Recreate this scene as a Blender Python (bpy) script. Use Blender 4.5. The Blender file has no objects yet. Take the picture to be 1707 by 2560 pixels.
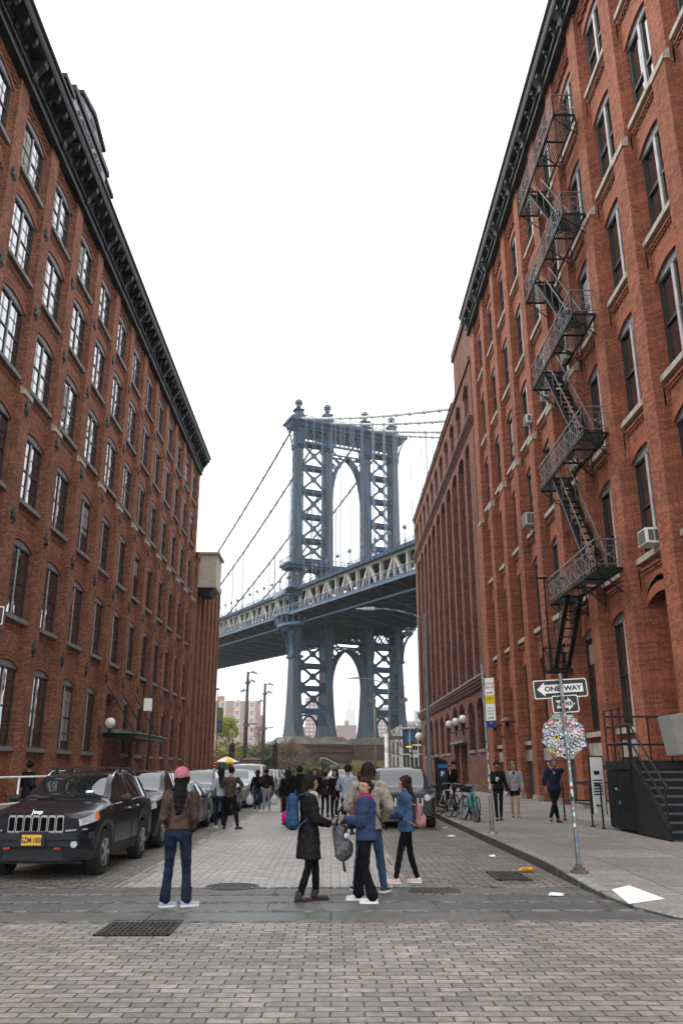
import bpy, bmesh, math, random
from math import sin, cos, pi, radians, sqrt, atan2, hypot
from mathutils import Vector, Matrix
random.seed(7)
HAZE = 0.0002
SC = bpy.context.scene
COL = SC.collection
# ---------------------------------------------------------------- camera
cam_d = bpy.data.cameras.new('camera'); cam = bpy.data.objects.new('camera', cam_d); COL.objects.link(cam)
cam_d.sensor_fit = 'HORIZONTAL'; cam_d.sensor_width = 24.0; cam_d.lens = 24.0 * 2038 / 1707
cam_d.clip_start = 0.1; cam_d.clip_end = 20000
cam.location = (0, 0, 1.6)
cam.rotation_euler = (pi / 2 + 0.3055, 0, -0.0118)
SC.camera = cam
# ---------------------------------------------------------------- world and sun
w = bpy.data.worlds.new('World'); SC.world = w; w.use_nodes = True
nt = w.node_tree; nt.nodes.clear()
wo = nt.nodes.new('ShaderNodeOutputWorld'); bg = nt.nodes.new('ShaderNodeBackground')
sky = nt.nodes.new('ShaderNodeTexSky'); sky.sky_type = 'NISHITA'; sky.sun_disc = False
SUN_EL, SUN_AZ = radians(52), radians(-48)      # azimuth measured from +Y towards +X
sky.sun_elevation = SUN_EL; sky.sun_rotation = SUN_AZ
sky.air_density = 1.0; sky.dust_density = 4.0
mx = nt.nodes.new('ShaderNodeMix'); mx.data_type = 'RGBA'; mx.inputs['Factor'].default_value = 0.88
tc = nt.nodes.new('ShaderNodeTexCoord'); nz = nt.nodes.new('ShaderNodeTexNoise'); nz.inputs['Scale'].default_value = 2.2
nz.inputs['Detail'].default_value = 6
cr = nt.nodes.new('ShaderNodeValToRGB')
cr.color_ramp.elements[0].position = 0.3; cr.color_ramp.elements[0].color = (13.2, 13.6, 14.2, 1)
cr.color_ramp.elements[1].position = 0.7; cr.color_ramp.elements[1].color = (15.0, 15.2, 15.6, 1)
nt.links.new(tc.outputs['Generated'], nz.inputs['Vector']); nt.links.new(nz.outputs['Fac'], cr.inputs['Fac'])
nt.links.new(sky.outputs['Color'], mx.inputs[6]); nt.links.new(cr.outputs['Color'], mx.inputs[7])
nt.links.new(mx.outputs[2], bg.inputs['Color']); bg.inputs['Strength'].default_value = 0.125
nt.links.new(bg.outputs[0], wo.inputs[0])
sl = bpy.data.lights.new('sun', 'SUN'); sl.energy = 1.5; sl.angle = radians(11); sl.color = (1.0, 0.96, 0.9)
so = bpy.data.objects.new('sun', sl); COL.objects.link(so)
sd = Vector((sin(SUN_AZ) * cos(SUN_EL), cos(SUN_AZ) * cos(SUN_EL), sin(SUN_EL)))
so.rotation_euler = sd.to_track_quat('Z', 'Y').to_euler(); so.location = (0, 0, 60)
SC.view_settings.view_transform = 'Standard'; SC.view_settings.look = 'None'
SC.view_settings.gamma = 1.0; SC.view_settings.exposure = 0.5
SC.cycles.max_bounces = 6; SC.cycles.diffuse_bounces = 2; SC.cycles.glossy_bounces = 3
SC.cycles.transmission_bounces = 4; SC.cycles.transparent_max_bounces = 8; SC.cycles.volume_bounces = 0
SC.cycles.use_denoising = True

# ---------------------------------------------------------------- materials
def _n(nt, t, **k):
    n = nt.nodes.new(t)
    for a, b in k.items():
        if a in n.inputs: n.inputs[a].default_value = b
        else: setattr(n, a, b)
    return n
def rgba(c): return (c[0], c[1], c[2], 1.0)
_M = {}
def mat(name, col, rough=0.7, metal=0.0, var=0.15, scale=3.0, bump=0.0, spec=0.3, coat=0.0, dirt=None, ior=None, emit=None, stretch=None):
    """plain surface with two scales of procedural variation"""
    if name in _M: return _M[name]
    m = bpy.data.materials.new(name); m.use_nodes = True; nt = m.node_tree; b = nt.nodes['Principled BSDF']
    b.inputs['Roughness'].default_value = rough; b.inputs['Metallic'].default_value = metal
    b.inputs['Specular IOR Level'].default_value = spec; b.inputs['Coat Weight'].default_value = coat
    b.inputs['Coat Roughness'].default_value = 0.05
    if ior: b.inputs['IOR'].default_value = ior
    tc = _n(nt, 'ShaderNodeTexCoord'); L = nt.links.new
    vec = tc.outputs['Object']
    if stretch:
        mp = _n(nt, 'ShaderNodeMapping'); mp.inputs['Scale'].default_value = stretch; L(vec, mp.inputs['Vector']); vec = mp.outputs[0]
    n1 = _n(nt, 'ShaderNodeTexNoise', Scale=scale, Detail=8.0, Roughness=0.65); L(vec, n1.inputs['Vector'])
    r = _n(nt, 'ShaderNodeValToRGB')
    d = dirt or tuple(c * (1 - var * 1.6) for c in col)
    h = tuple(min(1, c * (1 + var)) for c in col)
    r.color_ramp.elements[0].position = 0.32; r.color_ramp.elements[0].color = rgba(d)
    r.color_ramp.elements[1].position = 0.68; r.color_ramp.elements[1].color = rgba(h)
    L(n1.outputs['Fac'], r.inputs['Fac']); L(r.outputs['Color'], b.inputs['Base Color'])
    if bump:
        n2 = _n(nt, 'ShaderNodeTexNoise', Scale=scale * 9, Detail=4.0); L(vec, n2.inputs['Vector'])
        bp = _n(nt, 'ShaderNodeBump', Strength=bump, Distance=0.02); L(n2.outputs['Fac'], bp.inputs['Height']); L(bp.outputs[0], b.inputs['Normal'])
    if emit:
        b.inputs['Emission Color'].default_value = rgba(col); b.inputs['Emission Strength'].default_value = emit
    _M[name] = m; return m
def brickmat(name, c1, c2, mortar, bw=0.22, rh=0.078, ms=0.008, stain=0.35, horiz=False, bump=0.5, rough=0.85, offs=0.5, spot=None, lowdark=None, noisy=0.25, rot=0.0, mid=0.2, spec=0.12):
    """coursed bricks / setts laid by world position: walls use (x+y, z), paving uses (x, y)"""
    if name in _M: return _M[name]
    m = bpy.data.materials.new(name); m.use_nodes = True; nt = m.node_tree; b = nt.nodes['Principled BSDF']; L = nt.links.new
    b.inputs['Roughness'].default_value = rough; b.inputs['Specular IOR Level'].default_value = spec
    tc = _n(nt, 'ShaderNodeTexCoord'); sp = _n(nt, 'ShaderNodeSeparateXYZ'); cb = _n(nt, 'ShaderNodeCombineXYZ')
    vec = tc.outputs['Object']
    if rot:
        mp = _n(nt, 'ShaderNodeMapping'); mp.inputs['Rotation'].default_value = (0, 0, rot); L(vec, mp.inputs['Vector']); vec = mp.outputs[0]
    if noisy and horiz:   # hand-laid setts wander a little
        nn = _n(nt, 'ShaderNodeTexNoise', Scale=1.7, Detail=3.0); L(vec, nn.inputs['Vector'])
        sc = _n(nt, 'ShaderNodeVectorMath', operation='SCALE'); sc.inputs['Scale'].default_value = noisy * 0.25
        sb = _n(nt, 'ShaderNodeVectorMath', operation='SUBTRACT'); sb.inputs[1].default_value = (.5, .5, .5)
        L(nn.outputs['Color'], sb.inputs[0]); L(sb.outputs[0], sc.inputs[0])
        ad = _n(nt, 'ShaderNodeVectorMath', operation='ADD'); L(vec, ad.inputs[0]); L(sc.outputs[0], ad.inputs[1]); vec = ad.outputs[0]
    L(vec, sp.inputs[0])
    if horiz: L(sp.outputs[0], cb.inputs[0]); L(sp.outputs[1], cb.inputs[1])
    else:
        a = _n(nt, 'ShaderNodeMath', operation='ADD'); L(sp.outputs[0], a.inputs[0]); L(sp.outputs[1], a.inputs[1])
        L(a.outputs[0], cb.inputs[0]); L(sp.outputs[2], cb.inputs[1])
    br = _n(nt, 'ShaderNodeTexBrick'); br.offset = offs
    br.inputs['Scale'].default_value = 1.0; br.inputs['Brick Width'].default_value = bw; br.inputs['Row Height'].default_value = rh
    br.inputs['Mortar Size'].default_value = ms; br.inputs['Mortar Smooth'].default_value = 0.3; br.inputs['Bias'].default_value = 0.0
    br.inputs['Color1'].default_value = rgba(c1); br.inputs['Color2'].default_value = rgba(c2); br.inputs['Mortar'].default_value = rgba(mortar)
    L(cb.outputs[0], br.inputs['Vector'])
    n1 = _n(nt, 'ShaderNodeTexNoise', Scale=0.35, Detail=9.0, Roughness=0.7); L(tc.outputs['Object'], n1.inputs['Vector'])
    mr = _n(nt, 'ShaderNodeMapRange'); mr.inputs['From Min'].default_value = 0.3; mr.inputs['From Max'].default_value = 0.7
    mr.inputs['To Min'].default_value = 1 - stain; mr.inputs['To Max'].default_value = 1 + stain * 0.6; L(n1.outputs['Fac'], mr.inputs['Value'])
    n3 = _n(nt, 'ShaderNodeTexNoise', Scale=14.0, Detail=3.0); L(tc.outputs['Object'], n3.inputs['Vector'])
    m3 = _n(nt, 'ShaderNodeMapRange'); m3.inputs['From Min'].default_value = 0.3; m3.inputs['From Max'].default_value = 0.7
    m3.inputs['To Min'].default_value = 0.78; m3.inputs['To Max'].default_value = 1.22; L(n3.outputs['Fac'], m3.inputs['Value'])
    mm0 = _n(nt, 'ShaderNodeMath', operation='MULTIPLY'); L(mr.outputs[0], mm0.inputs[0]); L(m3.outputs[0], mm0.inputs[1])
    n5 = _n(nt, 'ShaderNodeTexNoise', Scale=3.2, Detail=5.0, Roughness=.75); mp5 = _n(nt, 'ShaderNodeMapping'); mp5.inputs['Scale'].default_value = (1, 1, 1) if horiz else (1, 1, .35); L(tc.outputs['Object'], mp5.inputs['Vector']); L(mp5.outputs[0], n5.inputs['Vector'])
    m5 = _n(nt, 'ShaderNodeMapRange'); m5.inputs['From Min'].default_value = 0.32; m5.inputs['From Max'].default_value = 0.68
    m5.inputs['To Min'].default_value = 1 - mid; m5.inputs['To Max'].default_value = 1 + mid; L(n5.outputs['Fac'], m5.inputs['Value'])
    mm = _n(nt, 'ShaderNodeMath', operation='MULTIPLY'); L(mm0.outputs[0], mm.inputs[0]); L(m5.outputs[0], mm.inputs[1])
    vm = _n(nt, 'ShaderNodeVectorMath', operation='SCALE'); L(br.outputs['Color'], vm.inputs[0]); L(mm.outputs[0], vm.inputs['Scale'])
    out = vm.outputs[0]
    if spot:
        n4 = _n(nt, 'ShaderNodeTexNoise', Scale=5.5, Detail=2.0); L(cb.outputs[0], n4.inputs['Vector'])
        s4 = _n(nt, 'ShaderNodeMapRange'); s4.inputs['From Min'].default_value = 0.64; s4.inputs['From Max'].default_value = 0.76; L(n4.outputs['Fac'], s4.inputs['Value'])
        mxn = _n(nt, 'ShaderNodeMix', data_type='RGBA'); L(s4.outputs[0], mxn.inputs[0]); L(out, mxn.inputs[6]); mxn.inputs[7].default_value = rgba(spot)
        out = mxn.outputs[2]
    L(out, b.inputs['Base Color'])
    if bump:
        bp = _n(nt, 'ShaderNodeBump', Strength=bump, Distance=0.012); ms_ = _n(nt, 'ShaderNodeMath', operation='SUBTRACT'); 
        L(n3.outputs['Fac'], ms_.inputs[0]); L(br.outputs['Fac'], ms_.inputs[1]); L(ms_.outputs[0], bp.inputs['Height']); L(bp.outputs[0], b.inputs['Normal'])
    _M[name] = m; return m
def glassmat(name, col=(0.015, 0.017, 0.018), ior=2.1, rough=0.02, wob=0.02):
    if name in _M: return _M[name]
    m = bpy.data.materials.new(name); m.use_nodes = True; nt = m.node_tree; b = nt.nodes['Principled BSDF']; L = nt.links.new
    b.inputs['Base Color'].default_value = rgba(col); b.inputs['Roughness'].default_value = rough; b.inputs['IOR'].default_value = ior
    tc = _n(nt, 'ShaderNodeTexCoord'); n1 = _n(nt, 'ShaderNodeTexNoise', Scale=1.3, Detail=1.0); oi = _n(nt, 'ShaderNodeObjectInfo'); va = _n(nt, 'ShaderNodeVectorMath', operation='ADD'); L(tc.outputs['Object'], va.inputs[0]); L(oi.outputs['Location'], va.inputs[1]); L(va.outputs[0], n1.inputs['Vector'])
    bp = _n(nt, 'ShaderNodeBump', Strength=wob, Distance=0.3); L(n1.outputs['Fac'], bp.inputs['Height']); L(bp.outputs[0], b.inputs['Normal'])
    _M[name] = m; return m

# ---------------------------------------------------------------- mesh helpers
class MB:
    def __init__(s): s.v = []; s.f = []; s.m = []; s.cm = 0; s.X = None
    def add(s, vs, fs, m=None):
        o = len(s.v)
        if s.X is not None: vs = [s.X @ Vector(p) for p in vs]
        s.v += [tuple(p) for p in vs]; s.f += [tuple(i + o for i in f) for f in fs]; s.m += [s.cm if m is None else m] * len(fs)
    def box(s, x0, x1, y0, y1, z0, z1):
        s.add([(x0, y0, z0), (x1, y0, z0), (x1, y1, z0), (x0, y1, z0), (x0, y0, z1), (x1, y0, z1), (x1, y1, z1), (x0, y1, z1)],
              [(0, 3, 2, 1), (4, 5, 6, 7), (0, 1, 5, 4), (1, 2, 6, 5), (2, 3, 7, 6), (3, 0, 4, 7)])
    def cbox(s, c, sx, sy, sz): s.box(c[0] - sx / 2, c[0] + sx / 2, c[1] - sy / 2, c[1] + sy / 2, c[2] - sz / 2, c[2] + sz / 2)
    def hexa(s, p): s.add(p, [(0, 3, 2, 1), (4, 5, 6, 7), (0, 1, 5, 4), (1, 2, 6, 5), (2, 3, 7, 6), (3, 0, 4, 7)])
    def quad(s, a, b, c, d): s.add([a, b, c, d], [(0, 1, 2, 3)])
    def prism(s, poly, mp, a, b):
        """poly of 2D points, mp(u, v, w) -> xyz, extruded between w=a and w=b"""
        n = len(poly)
        s.add([mp(u, v, a) for u, v in poly] + [mp(u, v, b) for u, v in poly],
              [tuple(range(n))[::-1], tuple(range(n, 2 * n))] + [(i, (i + 1) % n, (i + 1) % n + n, i + n) for i in range(n)])
    def cone(s, p0, p1, r0, r1=None, n=10, caps=True, sq=1.0, up=None):
        r1 = r0 if r1 is None else r1
        p0 = Vector(p0); p1 = Vector(p1); d = p1 - p0
        if d.length < 1e-9: return
        d.normalize(); a = Vector(up) if up is not None else (Vector((0, 0, 1)) if abs(d.z) < .9 else Vector((1, 0, 0)))
        x = d.cross(a).normalized(); y = x.cross(d).normalized()
        vs = []
        for p, r in ((p0, r0), (p1, r1)):
            for i in range(n):
                t = 2 * pi * i / n; vs.append(p + x * (cos(t) * r) + y * (sin(t) * r * sq))
        fs = [(i, (i + 1) % n, (i + 1) % n + n, i + n) for i in range(n)]
        if caps: fs += [tuple(range(n))[::-1], tuple(range(n, 2 * n))]
        s.add(vs, fs)
    def tube(s, pts, r, n=6, rs=None):
        for i in range(len(pts) - 1):
            s.cone(pts[i], pts[i + 1], rs[i] if rs else r, rs[i + 1] if rs else r, n, True)
    def bar(s, p0, p1, w, h, up=(0, 0, 1)):
        p0 = Vector(p0); p1 = Vector(p1); d = (p1 - p0).normalized(); u = Vector(up)
        if abs(d.dot(u)) > .98: u = Vector((1, 0, 0))
        x = d.cross(u).normalized() * (w / 2); y = x.cross(d).normalized() * (h / 2)
        s.add([p0 - x - y, p0 + x - y, p0 + x + y, p0 - x + y, p1 - x - y, p1 + x - y, p1 + x + y, p1 - x + y],
              [(0, 3, 2, 1), (4, 5, 6, 7), (0, 1, 5, 4), (1, 2, 6, 5), (2, 3, 7, 6), (3, 0, 4, 7)])
    def ball(s, c, r, n=12, m=8, sc=(1, 1, 1)):
        vs = [(c[0], c[1], c[2] - r * sc[2])]
        for j in range(1, m):
            a = -pi / 2 + pi * j / m
            for i in range(n):
                t = 2 * pi * i / n; vs.append((c[0] + r * cos(a) * cos(t) * sc[0], c[1] + r * cos(a) * sin(t) * sc[1], c[2] + r * sin(a) * sc[2]))
        vs.append((c[0], c[1], c[2] + r * sc[2])); k = len(vs) - 1
        fs = [(0, 1 + (i + 1) % n, 1 + i) for i in range(n)]
        for j in range(m - 2):
            o = 1 + j * n; fs += [(o + i, o + (i + 1) % n, o + n + (i + 1) % n, o + n + i) for i in range(n)]
        o = 1 + (m - 2) * n; fs += [(o + i, o + (i + 1) % n, k) for i in range(n)]
        s.add(vs, fs)
    def lathe(s, prof, c=(0, 0, 0), n=16):
        vs = [(c[0] + r * cos(2 * pi * i / n), c[1] + r * sin(2 * pi * i / n), c[2] + z) for r, z in prof for i in range(n)]
        fs = [(j * n + i, j * n + (i + 1) % n, (j + 1) * n + (i + 1) % n, (j + 1) * n + i) for j in range(len(prof) - 1) for i in range(n)]
        fs += [tuple(range(n))[::-1], tuple(range((len(prof) - 1) * n, len(prof) * n))]
        s.add(vs, fs)
    def sweep(s, prof, path):
        """prof: (n, z) offsets; path: list of (x, y, nx, ny)"""
        k = len(prof); vs = [(x + nx * a, y + ny * a, b) for x, y, nx, ny in path for a, b in prof]
        fs = [(i * k + j, i * k + (j + 1) % k, (i + 1) * k + (j + 1) % k, (i + 1) * k + j) for i in range(len(path) - 1) for j in range(k)]
        fs += [tuple(range(k)), tuple(range((len(path) - 1) * k, len(path) * k))[::-1]]
        s.add(vs, fs)
    def build(s, name, mats, parent=None, smooth=False, loc=None):
        me = bpy.data.meshes.new(name)
        o0 = Vector(loc) if loc is not None else Vector((0, 0, 0))
        me.from_pydata([tuple(Vector(p) - o0) for p in s.v] if loc is not None else s.v, [], s.f)
        if not isinstance(mats, (list, tuple)): mats = [mats]
        for m in mats: me.materials.append(m)
        if len(mats) > 1: me.polygons.foreach_set('material_index', s.m)
        if smooth: me.polygons.foreach_set('use_smooth', [True] * len(me.polygons))
        me.update()
        o = bpy.data.objects.new(name, me); COL.objects.link(o); o.location = o0
        if parent is not None: o.parent = parent
        return o
def smooth_by_angle(o, deg=35):
    me = o.data; me.polygons.foreach_set('use_smooth', [True] * len(me.polygons))
    bm = bmesh.new(); bm.from_mesh(me)
    bmesh.ops.recalc_face_normals(bm, faces=bm.faces)
    for e in bm.edges:
        if len(e.link_faces) == 2 and e.calc_face_angle(0) > radians(deg): e.smooth = False
    bm.to_mesh(me); bm.free()
def bevel(o, wd=0.01, seg=2, deg=35):
    me = o.data; bm = bmesh.new(); bm.from_mesh(me)
    bmesh.ops.remove_doubles(bm, verts=bm.verts, dist=1e-5)
    es = [e for e in bm.edges if len(e.link_faces) == 2 and e.calc_face_angle(0) > radians(deg)]
    bmesh.ops.bevel(bm, geom=es, offset=wd, segments=seg, affect='EDGES', clamp_overlap=True)
    bm.to_mesh(me); bm.free(); smooth_by_angle(o, 40)
def empty(name, label, cat, loc=(0, 0, 0), rz=0, group=None):
    o = bpy.data.objects.new(name, None); COL.objects.link(o); o.location = loc; o.rotation_euler = (0, 0, rz)
    o.empty_display_size = 0.1
    return tag(o, label, cat, group)
def tag(o, label=None, cat=None, group=None, kind=None):
    if label: o['label'] = label
    if cat: o['category'] = cat
    if group: o['group'] = group
    if kind: o['kind'] = kind
    return o
def structure(o): o['kind'] = 'structure'; return o
def dup(root, loc=None, rz=None, label=None, parent=None):
    def cp(o, par):
        c = o.copy(); COL.objects.link(c); c.parent = par
        for ch in list(o.children): cp(ch, c)
        return c
    r = cp(root, parent if parent is not None else root.parent)
    if loc is not None: r.location = loc
    if rz is not None: r.rotation_euler = (0, 0, rz)
    if label: r['label'] = label
    return r
def text_mesh(body, size, mname='text', bold=0.0, ext=0.004, name='lettering', parent=None, xf=None, align='CENTER', sx=1.0, material=None, shear=0.0):
    """lettering made from the built-in font, turned into a real mesh standing in the x-z plane, facing -y"""
    cu = bpy.data.curves.new('t', 'FONT'); cu.body = body; cu.size = size; cu.extrude = ext; cu.offset = bold
    cu.align_x = align; cu.align_y = 'CENTER'; cu.shear = shear; cu.resolution_u = 3
    ob = bpy.data.objects.new('t', cu); COL.objects.link(ob)
    dg = bpy.context.evaluated_depsgraph_get(); me = bpy.data.meshes.new_from_object(ob.evaluated_get(dg))
    bpy.data.objects.remove(ob); bpy.data.curves.remove(cu)
    M = Matrix.Rotation(pi / 2, 4, 'X') @ Matrix.Diagonal((sx, 1, 1, 1))
    if xf is not None: M = xf @ M
    me.transform(M); me.materials.clear(); me.materials.append(material)
    o = bpy.data.objects.new(name, me); COL.objects.link(o)
    if parent is not None: o.parent = parent
    return o
# ================================================================ ground, road, pavements
M_ground = mat('park_ground', (0.10, 0.10, 0.075), 0.95, scale=0.15, var=0.3)
g = MB(); n = 40
# terrain: level street, gentle rise of the park beyond the cross street, flat far away
def terr(x, y):
    if y < 118: return -0.05
    if y < 130: return -0.05 + 1.5 * (y - 118) / 12
    if y < 172: return 1.45
    if y < 300: return 1.45 - 3.5 * (y - 172) / 128
    return -2.05
ys = [-400, -60, 0, 60, 112, 118, 122, 126, 130, 140, 150, 160, 172, 190, 215, 240, 300, 340, 900, 9000]
xs = [-6000, -800, -200, -80, -40, -20, 0, 20, 40, 80, 200, 800, 6000]
vs = [(x, y, terr(x, y)) for y in ys for x in xs]
k = len(xs)
g.add(vs, [(j * k + i, j * k + i + 1, (j + 1) * k + i + 1, (j + 1) * k + i) for j in range(len(ys) - 1) for i in range(k - 1)])
structure(g.build('ground', M_ground))
M_pave = brickmat('granite_setts', (0.27, 0.243, 0.212), (0.165, 0.150, 0.132), (0.055, 0.049, 0.042), bw=0.235, rh=0.128, ms=0.0085, mid=.2, stain=0.3, spec=.35, horiz=True, bump=1.0, rough=0.6, spot=(0.10, 0.095, 0.09), noisy=0.22)
M_strip = brickmat('granite_setts_centre', (0.36, 0.335, 0.30), (0.26, 0.24, 0.215), (0.075, 0.068, 0.058), bw=0.27, rh=0.15, ms=0.011, mid=.2, stain=0.25, spec=.55, horiz=True, bump=0.9, rough=0.5, spot=(0.13, 0.12, 0.11), noisy=0.10)
M_rough = brickmat('belgian_blocks', (0.235, 0.21, 0.175), (0.12, 0.107, 0.092), (0.042, 0.042, 0.032), bw=0.27, rh=0.125, ms=0.019, stain=0.4, horiz=True, bump=1.4, spec=.35, rough=0.6, spot=(0.07, 0.085, 0.05), noisy=0.55)
M_slab = brickmat('bluestone_slabs', (0.105, 0.105, 0.098), (0.075, 0.076, 0.073), (0.03, 0.03, 0.028), bw=2.05, rh=0.66, ms=0.012, stain=0.35, horiz=True, bump=0.6, spec=.35, rough=0.5, offs=0.37, noisy=0.03)
M_edge = brickmat('pale_edging_stones', (0.30, 0.28, 0.25), (0.24, 0.225, 0.205), (0.10, 0.09, 0.08), bw=0.30, rh=1.1, ms=0.02, stain=0.25, horiz=True, bump=0.4, noisy=0.05)
M_walk = brickmat('pavement_concrete', (0.215, 0.20, 0.182), (0.165, 0.155, 0.143), (0.075, 0.07, 0.065), bw=1.5, rh=1.5, ms=0.012, stain=0.32, spec=.25, mid=.12, horiz=True, bump=0.35, offs=0.0, noisy=0.0, spot=(0.12, 0.11, 0.10))
M_kerb = brickmat('kerb_granite', (0.25, 0.24, 0.22), (0.19, 0.183, 0.17), (0.04, 0.04, 0.035), bw=1.6, rh=4.0, ms=0.02, stain=0.45, bump=1.0)
M_asph = mat('asphalt', (0.055, 0.055, 0.056), 0.9, scale=2, var=0.25, bump=0.5)
def sheet(name, m, x0, x1, y0, y1, z):
    q = MB(); q.quad((x0, y0, z), (x1, y0, z), (x1, y1, z), (x0, y1, z)); return structure(q.build(name, m))
sheet('crossing_road', M_pave, -60, 60, -14, 9.86, 0.0)
sheet('slab_crossing', M_slab, -13, 11.5, 9.86, 12.52, 0.0)
sheet('roadway_parking_lane_paving', M_rough, -6.3, 4.2, 12.52, 96, -0.004)
sheet('roadway_centre_paving', M_strip, -2.86, 0.90, 12.52, 96, 0.0)
for x0 in (-3.08, 0.90):
    sheet('roadway_edging', M_edge, x0, x0 + 0.22, 12.52, 96, 0.002)
sheet('cross_street', M_pave, -60, 60, 96, 112, 0.0)
# thin raised course of setts on either side of the slabs
q = MB()
for yy in (9.80, 10.50, 11.16, 11.82, 12.48):
    x = -13.0
    while x < 4.3:
        wd = random.uniform(.24, .36); q.box(x, x + wd - .03, yy, yy + .10, -0.02, 0.006 + random.uniform(0, .006)); x += wd
structure(q.build('slab_crossing_setts', mat('sett_row', (0.15, 0.14, 0.128), 0.8, scale=5, var=0.5, bump=0.5)))
# ---- right pavement with its rounded corner that dips to a ramp
def walk_z(y): return 0.15 if y > 14.5 else (0.035 + 0.115 * max(0, min(1, (y - 10.4) / 4.1)))
kp = [(3.62, 97.0), (3.62, 60), (3.60, 40), (3.56, 28), (3.54, 22), (3.54, 18), (3.54, 15.5), (3.52, 13.6), (3.50, 12.4), (3.52, 11.5), (3.62, 10.7), (3.82, 10.0), (4.2, 9.45), (4.8, 9.05), (5.7, 8.8), (7.2, 8.65), (12, 8.6), (60, 8.6)]
def fine(pts, d=0.8):
    out = []
    for (a, b) in zip(pts, pts[1:]):
        k = max(1, int(hypot(b[0] - a[0], b[1] - a[1]) / d)); k = min(k, 12)
        for i in range(k): out.append((a[0] + (b[0] - a[0]) * i / k, a[1] + (b[1] - a[1]) * i / k))
    out.append(pts[-1]); return out
def kerb_path(kp, sgn):
    P = fine(kp); R = []
    for i, (x, y) in enumerate(P):
        a = P[max(0, i - 1)]; b = P[min(len(P) - 1, i + 1)]; dx, dy = b[0] - a[0], b[1] - a[1]; l = hypot(dx, dy)
        R.append((x, y, -dy / l * sgn, dx / l * sgn))
    return R
KP = kerb_path(kp, 1)       # normal points to the pavement side
q = MB(); pv = []
for (x, y, nx, ny) in KP:
    z = walk_z(y); pv.append([(x, y, -0.05), (x + nx * .015, y + ny * .015, z - .012), (x + nx * .03, y + ny * .03, z + .002), (x + nx * .17, y + ny * .17, z + .002), (x + nx * .17, y + ny * .17, -0.05)])
for a, b in zip(pv, pv[1:]):
    for i in range(4): q.quad(a[i], a[i + 1], b[i + 1], b[i])
structure(q.build('kerb', M_kerb))
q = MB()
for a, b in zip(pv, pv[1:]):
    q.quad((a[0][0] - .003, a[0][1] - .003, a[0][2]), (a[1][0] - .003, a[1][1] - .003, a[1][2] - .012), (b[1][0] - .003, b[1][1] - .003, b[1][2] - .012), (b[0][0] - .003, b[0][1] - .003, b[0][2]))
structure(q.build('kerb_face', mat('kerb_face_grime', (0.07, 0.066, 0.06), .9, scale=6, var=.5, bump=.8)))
q = MB()
for (a, b) in zip(KP, KP[1:]):
    def line(p): 
        x, y, nx, ny = p; x += nx * .17; y += ny * .17
        if y >= 12.0: return [(x + (10.6 - x) * t, y, walk_z(y)) for t in (0, .25, .5, .75, 1)]
        # fan towards the corner of the building
        return [(x + (10.6 - x) * t if x < 10.6 else x, y + (12.0 - y) * t, walk_z(y + (12.0 - y) * t)) for t in (0, .25, .5, .75, 1)]
    la, lb = line(a), line(b)
    for i in range(4): q.quad(la[i], la[i + 1], lb[i + 1], lb[i])
structure(q.build('pavement_right', M_walk))
# ---- left pavement
kl = [(-6.0, 97), (-6.0, 40), (-6.0, 16), (-6.0, 13.4), (-6.25, 11.8), (-7.0, 10.6), (-8.4, 9.6), (-11, 9.0), (-60, 8.9)]
KL = kerb_path(kl, -1); q = MB(); q2 = MB(); pv = []
for (x, y, nx, ny) in KL:
    z = walk_z(y); pv.append([(x, y, -0.05), (x + nx * .02, y + ny * .02, z), (x + nx * .17, y + ny * .17, z + .002), (x + nx * .17, y + ny * .17, -0.05)])
for a, b in zip(pv, pv[1:]):
    for i in range(3): q.quad(a[i], a[i + 1], b[i + 1], b[i])
structure(q.build('kerb', M_kerb))
for a, b in zip(KL, KL[1:]):
    def line(p):
        x, y, nx, ny = p; x += nx * .17; y += ny * .17
        if y >= 13.4: return [(x, y, walk_z(y)), (-14.4, y, walk_z(y))]
        return [(x, y, walk_z(y)), (-14.4 if x > -14.4 else x, 13.4, walk_z(13.4))]
    la, lb = line(a), line(b); q2.quad(la[0], la[1], lb[1], lb[0])
structure(q2.build('pavement_left', M_walk))
# ================================================================ brick warehouses
M_brL = brickmat('brick_left', (0.34, 0.135, 0.072), (0.15, 0.060, 0.038), (0.17, 0.12, 0.09), stain=0.30, spot=(0.10, 0.055, 0.042), ms=0.007)
M_brR = brickmat('brick_right', (0.38, 0.128, 0.068), (0.20, 0.068, 0.040), (0.19, 0.10, 0.07), stain=0.24, spot=(0.21, 0.085, 0.06), ms=0.006)
M_brF = brickmat('brick_far_right', (0.25, 0.105, 0.068), (0.12, 0.052, 0.038), (0.12, 0.085, 0.065), stain=0.3, spot=(0.12, 0.065, 0.055), ms=0.008)
M_brFL = brickmat('brick_far_left', (0.30, 0.118, 0.066), (0.16, 0.062, 0.038), (0.12, 0.085, 0.065), stain=0.3, spot=(0.12, 0.07, 0.055), ms=0.008)
M_brArch = mat('rubbed_brick', (0.25, 0.085, 0.042), 0.85, scale=6, var=0.25, bump=0.3)
M_brArchR = mat('rubbed_brick_right', (0.32, 0.095, 0.046), 0.85, scale=6, var=0.2, bump=0.3)
M_sill = mat('sill_bluestone', (0.20, 0.20, 0.19), 0.8, scale=4, var=0.3, bump=0.3)
M_sillR = mat('sill_limestone', (0.42, 0.385, 0.31), 0.8, scale=4, var=0.25, bump=0.3)
M_wfr = mat('window_frame_dark', (0.028, 0.030, 0.032), 0.45, var=0.2)
M_wmul = mat('window_mullion_pale', (0.42, 0.39, 0.39), 0.5, var=0.2)
M_wtop = mat('window_head_board', (0.17, 0.175, 0.19), 0.6, var=0.2, scale=2)
M_glass = glassmat('window_glass', ior=4.2, wob=.035)
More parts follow.
